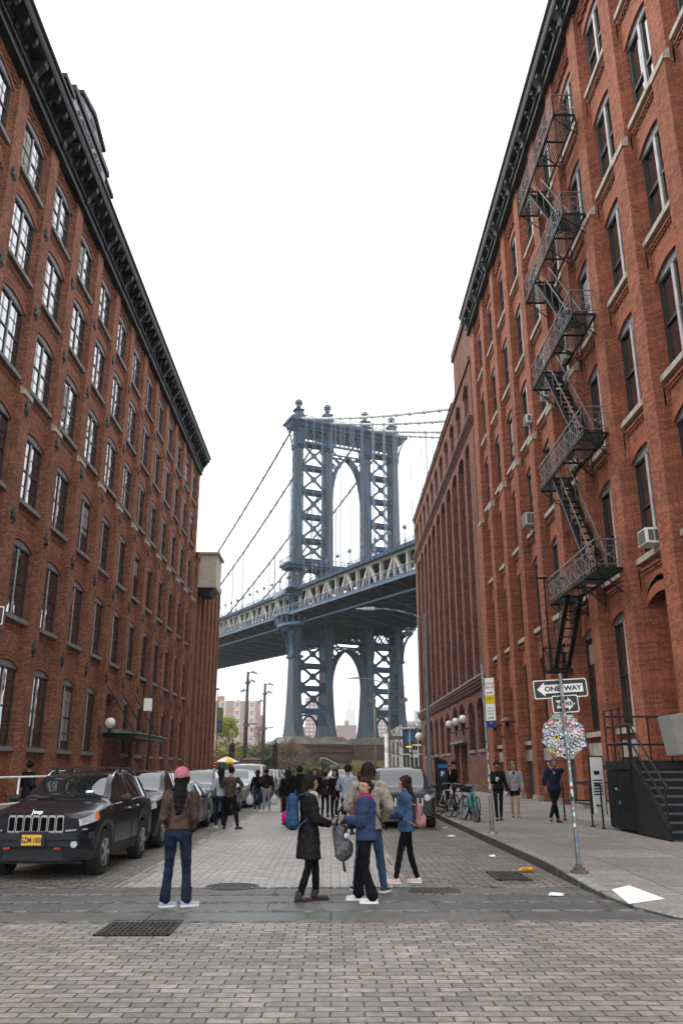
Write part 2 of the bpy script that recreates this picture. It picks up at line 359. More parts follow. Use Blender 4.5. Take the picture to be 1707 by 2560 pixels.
M_glassR = glassmat('window_glass_right', (0.018, 0.02, 0.02), ior=2.8)
M_blind = mat('window_blind', (0.26, 0.255, 0.23), 0.6, var=.1, spec=.5)
BR_ = random.Random(21)
def add_blind(wobj, F, w, h):
    a, b = BR_.choice(((.1, w / 2 - .1), (w / 2 + .1, w - .1))); z1 = h - .55; z0 = z1 - BR_.uniform(.4, h * .75)
    q = MB(); Fac(0, F.o).quad(q, (a, -.009, z0), (b, -.009, z0), (b, -.009, z1), (a, -.009, z1)); q.build('blind', M_blind, wobj)
M_corn = mat('cornice_metal', (0.012, 0.0125, 0.014), 0.5, spec=.2, var=0.3, scale=2)
M_cornR = mat('cornice_metal_right', (0.018, 0.0195, 0.019), 0.5, spec=.25, var=0.3, scale=2)
M_roof = mat('roof_felt', (0.06, 0.06, 0.06), 0.9)
M_iron = mat('black_iron', (0.022, 0.022, 0.023), 0.5, var=0.3)
M_stone = mat('weathered_stone', (0.33, 0.31, 0.26), 0.85, scale=2, var=0.3, bump=0.4)

class Fac:
    """local facade frame: u along the street (world y), n out towards the street, z up"""
    def __init__(s, X0, out): s.X0 = X0; s.o = out
    def p(s, u, n, z): return (s.X0 + s.o * n, u, z)
    def box(s, mb, u0, u1, n0, n1, z0, z1):
        a, b = s.X0 + s.o * n0, s.X0 + s.o * n1; mb.box(min(a, b), max(a, b), u0, u1, z0, z1)
    def quad(s, mb, *ps): mb.quad(*[s.p(*q) for q in ps])
def arc(u0, u1, zs, rise, k=10):
    """segmental arch points from (u0, zs) over rise to (u1, zs)"""
    c = (u1 - u0) / 2; R = (c * c + rise * rise) / (2 * rise); a = math.asin(min(1, c / R)); out = []
    for i in range(k + 1):
        t = -a + 2 * a * i / k; out.append(((u0 + u1) / 2 + R * sin(t), zs + rise - R + R * cos(t)))
    return out
def holed_panel(F, mb, u0, u1, z0, z1, w0, w1, s, sp, rise, n=0.0, depth=0.3, k=10):
    """wall panel u0..u1, z0..z1 at offset n with an arched opening w0..w1, sill s, springing sp; reveal depth"""
    q = lambda *a: F.quad(mb, *a)
    q((u0, n, z0), (u1, n, z0), (u1, n, s), (u0, n, s))
    q((u0, n, s), (w0, n, s), (w0, n, sp), (u0, n, sp)); q((w1, n, s), (u1, n, s), (u1, n, sp), (w1, n, sp))
    A = arc(w0, w1, sp, rise, k)
    q((u0, n, sp), (w0, n, sp), (w0, n, z1), (u0, n, z1)); q((w1, n, sp), (u1, n, sp), (u1, n, z1), (w1, n, z1))
    for a, b in zip(A, A[1:]):
        q((a[0], n, a[1]), (b[0], n, b[1]), (b[0], n, z1), (a[0], n, z1))
        q((a[0], n, a[1]), (b[0], n, b[1]), (b[0], n - depth, b[1]), (a[0], n - depth, a[1]))
    q((w0, n, s), (w0, n, sp), (w0, n - depth, sp), (w0, n - depth, s)); q((w1, n, s), (w1, n, sp), (w1, n - depth, sp), (w1, n - depth, s))
    q((w0, n, s), (w1, n, s), (w1, n - depth, s), (w0, n - depth, s))
def arch_rib(F, mb, w0, w1, sp, rise, r0, r1, n0, n1, k=8):
    """curved rib of bricks above an arch, offsets r0..r1 from the opening"""
    A = arc(w0 - r0, w1 + r0, sp, rise + r0 * .9, k); B = arc(w0 - r1, w1 + r1, sp, rise + r1 * .95, k)
    for i in range(k):
        a, b, c, d = A[i], A[i + 1], B[i + 1], B[i]
        mb.hexa([F.p(a[0], n0, a[1]), F.p(b[0], n0, b[1]), F.p(c[0], n0, c[1]), F.p(d[0], n0, d[1]),
                 F.p(a[0], n1, a[1]), F.p(b[0], n1, b[1]), F.p(c[0], n1, c[1]), F.p(d[0], n1, d[1])])
def make_window(F, parent, u0, w, sill, h, rise, style, n=-0.3, sillw=None, sillmat=None, gl=None, silln=0.14, variant=0):
    """double-hung pair: frame (window) > pane, sill.  built at its place; origin at the sill"""
    u1 = u0 + w; sp = h - rise
    f = MB(); G = Fac(0, F.o)
    A = arc(0, w, sp, rise, 8)
    # outer frame
    fr = 0.075
    f.cm = 0
    for a0, a1 in ((0, fr), (w - fr, w)): G.box(f, a0, a1, -0.02, 0.04, 0, sp + .02)
    G.box(f, fr, w - fr, -0.02, 0.07, 0, .07)
    # head board filling the arch
    f.cm = 2; pts = A + [(w, sp - .05), (0, sp - .05)]
    f.prism(pts, lambda a, b, c: G.p(a, c, b), -0.02, 0.085)
    f.cm = 0; G.box(f, 0, w, -0.02, 0.06, sp - .11, sp - .05)
    mid = sp * (0.50 if style == 'L' else 0.5); top = sp - .1
    if style == 'L':
        f.cm = 1; G.box(f, w / 2 - .05, w / 2 + .05, 0, 0.05, .05, sp - .05)
        f.cm = 0
        for s0, s1 in ((fr, w / 2 - .055), (w / 2 + .055, w - fr)):
            G.box(f, s0, s1, 0.0, 0.03, mid - .05, mid + .03)
            for e in (s0, s1 - .04): G.box(f, e, e + .04, -0.01, 0.015, .07, top)
            c = (s0 + s1) / 2
            G.box(f, c - .011, c + .011, 0, 0.015, .07, top)
            for zz in (mid * .5 + .02, mid + (top - mid) / 2): G.box(f, s0, s1, 0, 0.015, zz - .011, zz + .011)
    else:
        f.cm = 1; G.box(f, w / 2 - .085, w / 2 + .085, 0, 0.09, .05, sp - .05)
        f.cm = 0
        for s0, s1 in ((fr, w / 2 - .085), (w / 2 + .085, w - fr)):
            m2 = mid + (0.0 if variant == 0 else -0.35)
            G.box(f, s0, s1, 0.0, 0.06, m2 - .06, m2 + .03)
            for e in (s0, s1 - .09): G.box(f, e, e + .09, -0.01, 0.05, .07, top)
            G.box(f, s0, s1, 0, .05, .07, .16)
    o = f.build('window', [M_wfr, M_wmul, M_wtop], parent, loc=(0, 0, 0)); o.location = F.p(u0, n, sill)
    g = MB(); G.quad(g, (0.02, -0.012, 0.02), (w - .02, -0.012, 0.02), (w - .02, -0.012, top + .05), (0.02, -0.012, top + .05))
    p = g.build('pane', gl, o)
    s = MB(); sw = sillw or w + .3; d0 = (w - sw) / 2
    G.box(s, d0, d0 + sw, -0.02, -n + silln, -.19, -.004)
    sl = s.build('sill', sillmat, o)
    return o

# ---------------------------------------------------------------- left warehouse
LB = empty('brick_warehouse', 'long left brick warehouse with sky-reflecting windows and a dark bracketed cornice', 'warehouse', (-13.7, 45, 0))
def child(o): o.parent = LB; o.location = o.location - LB.location; return o
def reparent(o, root):
    o.parent = root; o.location = Vector(o.location) - Vector(root.location); return o
FL = Fac(-13.72, 1)
PIT, B0 = 4.106, 41.45 - 4.106 * 7      # first bay opening starts at B0
NB = 16
Lsills = [2.51, 7.87, 12.87, 17.92, 22.47, 26.76]; Lh = [3.5, 3.3, 3.2, 3.15, 3.05, 2.75]
Ltop = 30.15; YL0, YL1 = B0 - 1.0, B0 + PIT * NB
ww, ow = 2.62, 3.12
wall = MB()
zsplit = [0.0] + [s - 1.35 for s in Lsills[1:]] + [Ltop]
for b in range(NB):
    u0 = B0 + b * PIT; u1 = u0 + ow; w0 = u0 + (ow - ww) / 2; w1 = w0 + ww
    for k in range(6):
        s, h = Lsills[k], Lh[k]
        if k == 0 and b == 9:      # entrance bay
            holed_panel(FL, wall, u0, u1, 0, zsplit[1], w0, w1, 0.3, 5.5, 0.4, depth=0.8)
        else: holed_panel(FL, wall, u0, u1, zsplit[k], zsplit[k + 1], w0, w1, s, s + h - .24, .24, depth=0.16)
        wall.cm = 1
        for r0, r1 in ((.03, .16), (.21, .31), (.36, .46)): arch_rib(FL, wall, w0, w1, s + h - .24, .24, r0, r1, 0, 0.075 if r0 < .1 else .055)
        if k: # corbel band below the sill
            z = s - .42; FL.box(wall, u0 + .12, u1 - .12, 0, .05, z - .06, z); FL.box(wall, u0 + .2, u1 - .2, 0, .03, z - .16, z - .11)
        wall.cm = 0
    # chequered frieze under the cornice
    for r in range(3):
        for j in range(13):
            if (r + j) % 2: FL.box(wall, u0 + .1 + j * .224, u0 + .1 + (j + 1) * .224, 0.0, .10, 29.62 + r * .09, 29.71 + r * .09)
    FL.box(wall, u0, u1, 0, .12, 29.9, Ltop)
for b in range(NB + 1):      # piers
    u1 = B0 + b * PIT; u0 = u1 - (PIT - ow)
    FL.box(wall, u0, u1, -.3, .24, 17.12, Ltop); FL.box(wall, u0, u1, -.3, .36, 0, 17.12)
    # small inner step of the jamb
    for a, c in ((u0 - .12, u0), (u1, u1 + .12)): FL.box(wall, a, c, 0, .09, 0.0, 29.5)
wb = wall
wb.box(-40, -14.05, YL0, YL1, 0, Ltop + .4)       # body of the block
for (a, b_) in ((YL0, YL0 + .35), (YL1 - .35, YL1)): wb.box(-14.06, -13.55, a, b_, 0, Ltop)
o = wb.build('wall', [M_brL, M_brArch], LB, loc=LB.location)
o.location = (0, 0, 0)
rt = MB(); rt.box(-40.2, -13.6, YL0 - .1, YL1 + .1, Ltop + .41, Ltop + .9); rt.build('roof', M_roof, LB, loc=LB.location).location = (0, 0, 0)
for k in range(6):
    first = None
    for b in range(NB):
        u0 = B0 + b * PIT; w0 = u0 + (ow - ww) / 2
        if k == 0 and b == 9: continue
        if first is None:
            first = make_window(FL, None, w0, ww, Lsills[k], Lh[k], .24, 'L', sillw=ow - .02, sillmat=M_sill, gl=M_glass, silln=.17, n=-.07); reparent(first, LB)
            l0 = first.location.copy(); b0 = b
        else:
            c = dup(first); c.location = l0 + Vector((0, (b - b0) * PIT, 0))
            if BR_.random() < .22: add_blind(c, FL, ww, Lh[k])
cap = MB(); FL2 = Fac(0, 1)
FL2.box(cap, -.03, PIT - ow + .03, .2, .40, 0, .22)
cap.add([(.2, -.03, .22), (.40, -.03, .22), (.40, PIT - ow + .03, .22), (.2, PIT - ow + .03, .22), (.2, -.03, .40), (.2, PIT - ow + .03, .40)], [(0, 1, 4), (1, 2, 5, 4), (2, 3, 5), (0, 4, 5, 3)])
c0 = cap.build('pier_cap', M_sillR, LB); c0.location = Vector((-13.72, B0 - (PIT - ow), 17.12)) - LB.location
for b in range(1, NB + 1): c = dup(c0); c.location = c0.location + Vector((0, b * PIT, 0))
# cast-iron anchor rosettes on the piers
an = MB()
an.ball((0, 0, 0), .17, 8, 6, (.5, 1, 1)); 
for a in range(4):
    t = a * pi / 2 + pi / 4; an.ball((0, .17 * cos(t), .17 * sin(t)), .13, 7, 5, (.55, 1, 1))
an.ball((0, 0, -.3), .08, 6, 5, (.5, 1, 1.3)); an.ball((0, 0, .3), .08, 6, 5, (.5, 1, 1.3))
a0 = an.build('wall_anchor', M_iron, LB, smooth=True); fa = True
for lvl in (6.75, 11.75, 16.6, 21.35, 25.55):
    for b in range(NB + 1):
        if lvl > 25 and False: continue
        loc = Vector((-13.72 + (.37 if lvl < 17 else .25), B0 - .5 + b * PIT, lvl)) - LB.location
        if fa: a0.location = loc; fa = False
        else: c = dup(a0); c.location = loc
# cornice
def cornice(root, F, y0, y1, zb, zt, proj, m, pitch, big, X0):
    prof = [(.36, zb), (.50, zb), (.50, zb + .10), (.44, zb + .14), (.44, zb + .42), (.56, zb + .46), (.56, zb + .56), (.42, zb + .60), (.42, zt - .62), (proj - .18, zt - .55), (proj - .12, zt - .42), (proj - .10, zt - .2), (proj, zt - .12), (proj, zt), (-.35, zt + .12), (-.35, zb)]
    c = MB()
    c.sweep(prof, [(X0, y0, F.o, 0), (X0, y1, F.o, 0)])
    c.build('cornice', m, root, loc=root.location).location = (0, 0, 0)
    def brk(d, wz, wdt):
        q = MB(); pr = [(.42, -wz), (.52, -wz), (.60, -wz + .12), (.66, -wz + .34), (.86, -.42), (proj - .28, -.26), (proj - .24, -.06), (proj - .24, 0.06), (.42, 0.06)]
        q.prism(pr, lambda a, b, c: (F.o * a, c, b), -wdt / 2, wdt / 2); 
        return q
    zz = zt - .56
    L = []
    n = int((y1 - y0) / pitch)
    s = brk(0, .5, .22).build('bracket', m, root); bgk = brk(0, 1.0, .34).build('bracket', m, root)
    s.hide_render = False; fs = fb = True
    for i in range(n + 1):
        y = y0 + .3 + i * pitch
        if y > y1 - .15: break
        isb = any(abs(y - q) < pitch / 2 for q in big)
        src = bgk if isb else s; y2 = min(big, key=lambda q: abs(q - y)) if isb else y
        loc = Vector((X0, y2, zz)) - Vector(root.location)
        if isb and fb: src.location = loc; fb = False
        elif (not isb) and fs: src.location = loc; fs = False
        else: c = dup(src); c.location = loc
cornice(LB, FL, YL0, YL1, 30.15, 32.05, 1.27, M_corn, PIT / 4, [B0 - .5 + b * PIT for b in range(NB + 1)], -13.72)
# gable sign on the parapet (pressed metal with lettering)
gb_ = MB(); X = -13.05; T = 32.1; GY = 35.9
def gbox(y0, y1, z0, z1, x0=-.35, x1=0.0): gb_.box(X + x0, X + x1, GY + y0, GY + y1, z0, z1)
gbox(-4.3, -3.2, T, T + 1.5); gbox(-4.45, -3.05, T + 1.5, T + 1.75, -.4, .12); gbox(3.2, 4.3, T, T + 1.5); gbox(3.05, 4.45, T + 1.5, T + 1.75, -.4, .12)
gb_.cm = 1; gbox(-3.0, 3.0, T, T + 1.95); gb_.cm = 0
gbox(-3.2, 3.2, T + 1.95, T + 2.3, -.4, .16); gbox(-3.3, -3.0, T, T + 1.95, -.4, .05); gbox(3.0, 3.3, T, T + 1.95, -.4, .05); gbox(-3.0, 3.0, T, T + .12, -.4, .06)
gb_.cm = 1; gb_.prism([(-1.9, 0), (1.9, 0), (1.9, .55), (0, 1.0), (-1.9, .55)], lambda a, b, c: (X + c, GY + a, T + 2.3 + b), -.35, 0); gb_.cm = 0
gb_.prism([(-2.15, .5), (0, 1.02), (2.15, .5), (2.15, .72), (0, 1.28), (-2.15, .72)], lambda a, b, c: (X + c, GY + a, T + 2.3 + b), -.4, .16)
gbo = gb_.build('parapet_sign', [M_corn, mat('sign_panel_grey', (0.30, 0.31, 0.33), 0.5, var=0.2)], LB, loc=LB.location); gbo.location = (0, 0, 0)
Rz = Matrix.Rotation(pi / 2, 4, 'Z')
for body, sz, z in (('ROBERT GAIR', .78, T + 1.32), ('BUILDING', .5, T + .62), ('1888', .42, T + 2.72)):
    t = text_mesh(body, sz, parent=gbo, material=M_iron, ext=.03, bold=.012, xf=Matrix.Translation(Vector((X + .03, GY, z)) - LB.location) @ Rz, sx=.92)
# ---------------------------------------------------------------- right warehouse
RB = empty('brick_warehouse', 'orange-red brick warehouse on the right with pale stone sills behind the fire escape', 'warehouse', (10.1, 33, 0))
FR = Fac(10.10, -1)
PR = 3.556; NR = 11; owR, wwR = 2.62, 2.2
Rs = [2.94, 8.14, 12.99, 17.76, 22.41, 27.18]; Rh = [3.9, 3.55, 3.45, 3.35, 3.3, 3.1]
R0 = 50.78            # far end of the last bay opening
Rtop = 31.45; YR1 = 52.33; YR0 = R0 - (NR - 1) * PR - owR - .95
wall = MB(); zs = [0.0] + [s - 1.2 for s in Rs[1:]] + [Rtop]
for b in range(NR):
    u1 = R0 - b * PR; u0 = u1 - owR; w0 = u0 + (owR - wwR) / 2; w1 = w0 + wwR
    for k in range(6):
        s, h = Rs[k], Rh[k]
        if k == 0 and b in (7, 1): holed_panel(FR, wall, u0, u1, 0, zs[1], w0, w1, 0.2 if b == 1 else 1.75, 6.9 if b == 7 else 5.6, .45, depth=1.2)
        else: holed_panel(FR, wall, u0, u1, zs[k], zs[k + 1], w0, w1, s, s + h - .28, .28, depth=.2)
        wall.cm = 1
        arch_rib(FR, wall, w0, w1, s + h - .28, .28, .0, .34, 0, .012)
        wall.cm = 0
        if k:
            z = s - .38; FR.box(wall, u0 + .12, u1 - .12, 0, .09, z - .07, z)
            FR.box(wall, u0, u0 + .12, 0, .09, z - .62, z); FR.box(wall, u1 - .12, u1, 0, .09, z - .62, z)
            for j in range(12): FR.box(wall, u0 + .16 + j * .195, u0 + .16 + j * .195 + .1, 0, .06, z - .17, z - .07)
    for r in range(4):
        for j in range(11):
            if (r + j) % 2: FR.box(wall, u0 + .08 + j * .223, u0 + .08 + (j + 1) * .223, 0, .12, 30.68 + r * .1, 30.78 + r * .1)
    FR.box(wall, u0, u1, 0, .14, 31.08, Rtop)
    if b not in (7, 1):      # basement opening with stone lintel
        FR.box(wall, u0 + .1, u1 - .1, 0, .06, 1.95, 2.55)
for b in range(NR + 1):
    u0 = R0 - b * PR; u1 = u0 + PR - owR
    if b == 0: u1 = YR1
    FR.box(wall, u0, u1, -.4, .26, 21.6, Rtop) if b >= 7 else FR.box(wall, u0, u1, -.4, .26, 16.9, Rtop)
    FR.box(wall, u0, u1, -.4, .38, 0, 21.6 if b >= 7 else 16.9)
    for a, c in ((u0 - .13, u0), (u1, u1 + .13)):
        if a > YR0 and c < YR1: FR.box(wall, a, c, 0, .09, 0.0, 30.6)
wall.box(10.6, 40, YR0, YR1, 0, Rtop + .4)
wall.box(10.0, 10.62, YR0, YR0 + .35, 0, Rtop)
o = wall.build('wall', [M_brR, M_brArchR], RB, loc=RB.location); o.location = (0, 0, 0)
rt = MB(); rt.box(10.0, 40.2, YR0 - .1, YR1, Rtop + .41, Rtop + .9); rt.build('roof', M_roof, RB, loc=RB.location).location = (0, 0, 0)
for k in range(6):
    f0 = None; f1 = None
    for b in range(NR):
        if k == 0 and b in (7, 1): continue
        u0 = R0 - b * PR - owR + (owR - wwR) / 2; v = (b * 3 + k) % 4 == 0
        if v:
            if f1 is None: f1 = (reparent(make_window(FR, None, u0, wwR, Rs[k], Rh[k], .28, 'R', sillw=owR - .02, sillmat=M_sillR, gl=M_glassR, silln=.15, n=-.16, variant=1), RB), b)
            else:
                c = dup(f1[0]); c.location = f1[0].location + Vector((0, -(b - f1[1]) * PR, 0))
                if BR_.random() < .6: add_blind(c, FR, wwR, Rh[k])
        else:
            if f0 is None: f0 = (reparent(make_window(FR, None, u0, wwR, Rs[k], Rh[k], .28, 'R', sillw=owR - .02, sillmat=M_sillR, gl=M_glassR, silln=.15, n=-.16), RB), b)
            else:
                c = dup(f0[0]); c.location = f0[0].location + Vector((0, -(b - f0[1]) * PR, 0))
                if BR_.random() < .4: add_blind(c, FR, wwR, Rh[k])
cap = MB(); FR2 = Fac(0, -1)
pw = PR - owR
FR2.box(cap, -.03, pw + .03, .2, .42, 0, .2)
cap.add([(-.2, -.03, .2), (-.42, -.03, .2), (-.42, pw + .03, .2), (-.2, pw + .03, .2), (-.2, -.03, .42), (-.2, pw + .03, .42)], [(0, 1, 4), (1, 2, 5, 4), (2, 3, 5), (0, 4, 5, 3)])
c0 = cap.build('pier_cap', M_sillR, RB); fc = True
for b in range(NR + 1):
    loc = Vector((10.10, R0 - b * PR, 21.6 if b >= 7 else 16.9)) - RB.location
    if fc: c0.location = loc; fc = False
    else: c = dup(c0); c.location = loc
cornice(RB, FR, YR0, YR1 - .1, 31.45, 32.95, .98, M_cornR, 1.185, [R0 + pw / 2 - b * PR for b in range(NR + 1)], 10.10)
# basement lintels, openings and plinth
def rpart(name, m, args):
    q = MB(); FR.box(q, *args); o = q.build(name, m, RB, loc=RB.location); o.location = (0, 0, 0); return o
for b in range(NR + 1):
    u0 = R0 - b * PR; rpart('plinth_stone', M_stone, (u0 - .06, u0 + pw + .06, .2, .48, 0, .42))
for b in range(NR):
    if b in (7, 1): continue
    u1 = R0 - b * PR; u0 = u1 - owR
    rpart('stone_lintel', M_stone, (u0 + .15, u1 - .15, 0, .10, 1.98, 2.52)); rpart('basement_window', M_wfr, (u0 + .3, u1 - .3, 0.0, .05, .42, 1.97))
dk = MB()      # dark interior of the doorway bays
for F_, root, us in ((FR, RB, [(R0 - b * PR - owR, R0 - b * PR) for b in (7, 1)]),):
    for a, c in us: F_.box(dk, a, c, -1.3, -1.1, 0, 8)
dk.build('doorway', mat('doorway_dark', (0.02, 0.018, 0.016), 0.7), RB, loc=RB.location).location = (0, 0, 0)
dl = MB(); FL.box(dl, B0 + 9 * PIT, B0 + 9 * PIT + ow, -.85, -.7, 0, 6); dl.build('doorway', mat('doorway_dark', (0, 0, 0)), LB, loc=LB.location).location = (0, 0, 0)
# the clean-air-only slab behind every opening: dark floor slabs are not visible, panes are opaque-dark
# ---------------------------------------------------------------- far right warehouse
FB = empty('brick_warehouse', 'darker purple-brown brick warehouse with tall pilasters beyond the fire escape building', 'warehouse', (10, 73, 0))
FF = Fac(10.35, -1); wall = MB(); Y0, Y1 = 52.36, 93.2
wall.box(10.95, 38, Y0, Y1, 0, 29.6)
wall.box(9.9, 38, Y0 + .01, 60.3, 29.9, 33.6); wall.box(9.75, 38.2, Y0 + .01, 60.45, 33.6, 34.3)
PF = 3.5; pc = [56.6 + PF * i for i in range(11)]
edges = [53.0] + pc + [Y1 + .2]
for i in range(len(edges) - 1):
    a = edges[i] + (.45 if i else 1.4); b = edges[i + 1] - .45
    if b - a < .6: continue
    w0, w1 = a + .35, b - .35
    if i == 0: w0, w1 = 54.75, 56.05
    zz = [7.35, 10.9, 15.2, 19.5, 24.9]
    for k, s in enumerate((7.7, 11.35, 15.65, 19.9)): holed_panel(FF, wall, a, b, zz[k], zz[k + 1], w0, w1, s, s + 2.5, .35, n=-.1, depth=.3)
    # tall blind arch joining the piers
    A = arc(a, b, 23.6, .6, 8)
    for p, q in zip(A, A[1:]):
        FF.quad(wall, (p[0], .55, p[1]), (q[0], .55, q[1]), (q[0], .55, 25.0), (p[0], .55, 25.0)); FF.quad(wall, (p[0], .55, p[1]), (q[0], .55, q[1]), (q[0], -.1, q[1]), (p[0], -.1, p[1]))
for i, e in enumerate(edges):
    a, b = (e - .45, e + .45)
    if i == 0: a, b = Y0, 54.4
    if i == len(edges) - 1: a, b = Y1 - .9, Y1
    FF.box(wall, a, b, -.6, .55, 7.35, 25.0)
# upper storey with hooded arches
for i in range(len(edges) - 1):
    a = edges[i] - .45 if i else Y0; b = edges[i + 1] - .45
    if i == len(edges) - 2: b = Y1
    w0 = (a + b) / 2 - .45; w1 = w0 + 1.7
    w1 = min(w1, b - .4)
    holed_panel(FF, wall, a, b, 25.0, 29.9, w0, w1, 25.75, 28.0, .55, n=.55, depth=.4)
    arch_rib(FF, wall, w0, w1, 28.0, .55, .1, .3, .55, .64)
FF.box(wall, Y0, Y1, .3, .68, 29.55, 29.9)
for k, (z, pj) in enumerate(((24.7, .62), (24.9, .70), (25.1, .80))): FF.box(wall, Y0, Y1 + .1, .3, pj, z, z + .2)
for k, (z, pj) in enumerate(((6.75, .60), (6.95, .68), (7.15, .76))): FF.box(wall, Y0, Y1 + .1, .3, pj, z, z + .2)
# ground storey
gw = [(54.15, 56.75, 0), (58.1, 60.5, 0), (61.9, 64.9, 1), (65.6, 68.3, 1), (70.2, 72.5, 0), (74.1, 76.4, 0), (78.0, 80.3, 0), (82.0, 84.3, 0), (86.8, 89.1, 0)]
uu = Y0
for j, (a, b, door) in enumerate(gw):
    nx_ = (gw[j + 1][0] + b) / 2 if j < len(gw) - 1 else Y1
    if door: holed_panel(FF, wall, uu, nx_, 0, 3.6, a, b, .16, 3.3, .02, n=.45, depth=.9); holed_panel(FF, wall, uu, nx_, 3.6, 6.8, a + .3, b - .3, 4.5, 5.7, .6, n=.45, depth=.3)
    else: holed_panel(FF, wall, uu, nx_, 0, 6.8, a, b, 2.85, 5.4, .7, n=.45, depth=.4)
    arch_rib(FF, wall, a if not door else a + .3, b if not door else b - .3, 5.4 if not door else 5.7, .7 if not door else .6, .05, .3, .45, .50)
    uu = nx_
wall.box(9.9, 10.96, Y1 - .5, Y1, 0, 29.6)
wall.build('wall', M_brF, FB, loc=FB.location).location = (0, 0, 0)
lw = MB(); FF.box(lw, Y0, Y1 + .15, .3, .82, 7.35, 7.5); FF.box(lw, Y0, Y1 + .15, .3, .86, 25.3, 25.42)
FF.box(lw, 61.6, 68.6, .45, .75, 3.45, 3.62)
lw.build('stone_ledge', M_sill, FB, loc=FB.location).location = (0, 0, 0)
rf = MB(); rf.box(9.6, 38.2, 60.46, Y1 + .1, 29.9, 30.05); rf.build('roof', M_roof, FB, loc=FB.location).location = (0, 0, 0)
def simple_window(root, F, u0, u1, s, h, n, sn, name='window'):
    w = u1 - u0; f = MB(); G = Fac(0, F.o); c = w / 2
    A = arc(0, w, h - .35, .35, 6); f.cm = 1; f.prism(A + [(w, h - .5), (0, h - .5)], lambda a, b, q: G.p(a, q, b), 0, .06); f.cm = 0
    for e in (0, w - .08, c - .04): G.box(f, e, e + .08, 0, .06, 0, h - .5)
    G.box(f, 0, w, 0, .07, h * .45, h * .45 + .08); G.box(f, 0, w, 0, .06, 0, .08)
    o = f.build('window', [M_wfr, M_wtop], root); o.location = Vector(F.p(u0, n, s)) - root.location
    g = MB(); G.quad(g, (0, -.01, 0), (w, -.01, 0), (w, -.01, h - .3), (0, -.01, h - .3)); g.build('pane', M_glassR, o)
    q = MB(); G.box(q, -.12, w + .12, -.05, sn, -.2, -.004); q.build('sill', M_sill, o); return o
ref = None
for i in range(len(edges) - 1):
    a = edges[i] + (.45 if i else 1.4); b = edges[i + 1] - .45
    if b - a < .6: continue
    for s in (7.7, 11.35, 15.65, 19.9):
        w0, w1 = (54.75, 56.05) if i == 0 else (a + .35, b - .35)
        simple_window(FB, FF, w0, w1, s, 2.85, -.38, .42)
for i in range(len(edges) - 1):
    a = edges[i] - .45 if i else Y0; b = edges[i + 1] - .45
    if i == len(edges) - 2: b = Y1
    w0 = (a + b) / 2 - .45; w1 = min(w0 + 1.7, b - .4); simple_window(FB, FF, w0, w1, 25.75, 2.8, .17, .45)
for a, b, door in gw:
    if door: 
        d = MB(); FF.box(d, a, b, -.5, -.44, .16, 3.3); FF.box(d, a + .3, b - .3, .1, .16, 4.5, 6.3); d.build('door', mat('door_brown', (0.05, 0.032, 0.025), 0.5), FB, loc=FB.location).location = (0, 0, 0)
    else: simple_window(FB, FF, a, b, 2.85, 3.25, .08, .45)
# ---------------------------------------------------------------- far left warehouse
LF = empty('brick_warehouse', 'lower brick warehouse with narrow piers and a beige box on its roof edge', 'warehouse', (-13.7, 88, 0))
FG = Fac(-13.8, 1); wall = MB(); Y0, Y1 = YL1 + .02, 96.2
wall.box(-38, -14.1, Y0, Y1, 0, 21.9)
np_ = 6; pt = (Y1 - Y0) / np_
for i in range(np_):
    a = Y0 + i * pt; FG.box(wall, a, a + 1.0, -.4, .5, 0, 21.9)
    for s in (2.5, 7.0, 11.4, 15.9):
        holed_panel(FG, wall, a + 1.0, a + pt, s - 2.5 if s < 3 else s - 1.4, (s + 3.1) if s < 15 else 21.9, a + 1.45, a + pt - .45, s, s + 2.1, .4, depth=.3)
FG.box(wall, Y0, Y1, -.4, .56, 21.55, 22.1); FG.box(wall, Y1 - .6, Y1, -.4, .5, 0, 21.9)
wall.build('wall', M_brFL, LF, loc=LF.location).location = (0, 0, 0)
for i in range(np_):
    a = Y0 + i * pt
    for s in (2.5, 7.0, 11.4, 15.9): simple_window(LF, FG, a + 1.45, a + pt - .45, s, 2.5, -.3, .35)
bx = MB(); bx.hexa([(-13.9, 80, 18.9), (-11.6, 80, 18.9), (-11.6, 83.6, 18.9), (-13.9, 83.6, 18.9), (-13.9, 80, 22.3), (-11.6, 80, 22.3), (-11.6, 83.6, 22.3), (-13.9, 83.6, 22.3)])
bx.box(-14.2, -11.35, 79.75, 83.85, 22.3, 22.5); bx.build('roof_box', mat('beige_render', (0.46, 0.41, 0.33), 0.85, scale=1.2, var=0.12), LF, loc=LF.location).location = (0, 0, 0)
bu = MB(); bu.hexa([(-13.9, 80.4, 18.3), (-12.3, 80.4, 18.3), (-12.3, 83.2, 18.3), (-13.9, 83.2, 18.3), (-13.9, 80.2, 18.89), (-11.8, 80.2, 18.89), (-11.8, 83.4, 18.89), (-13.9, 83.4, 18.89)]); bu.build('box_support', M_iron, LF, loc=LF.location).location = (0, 0, 0)
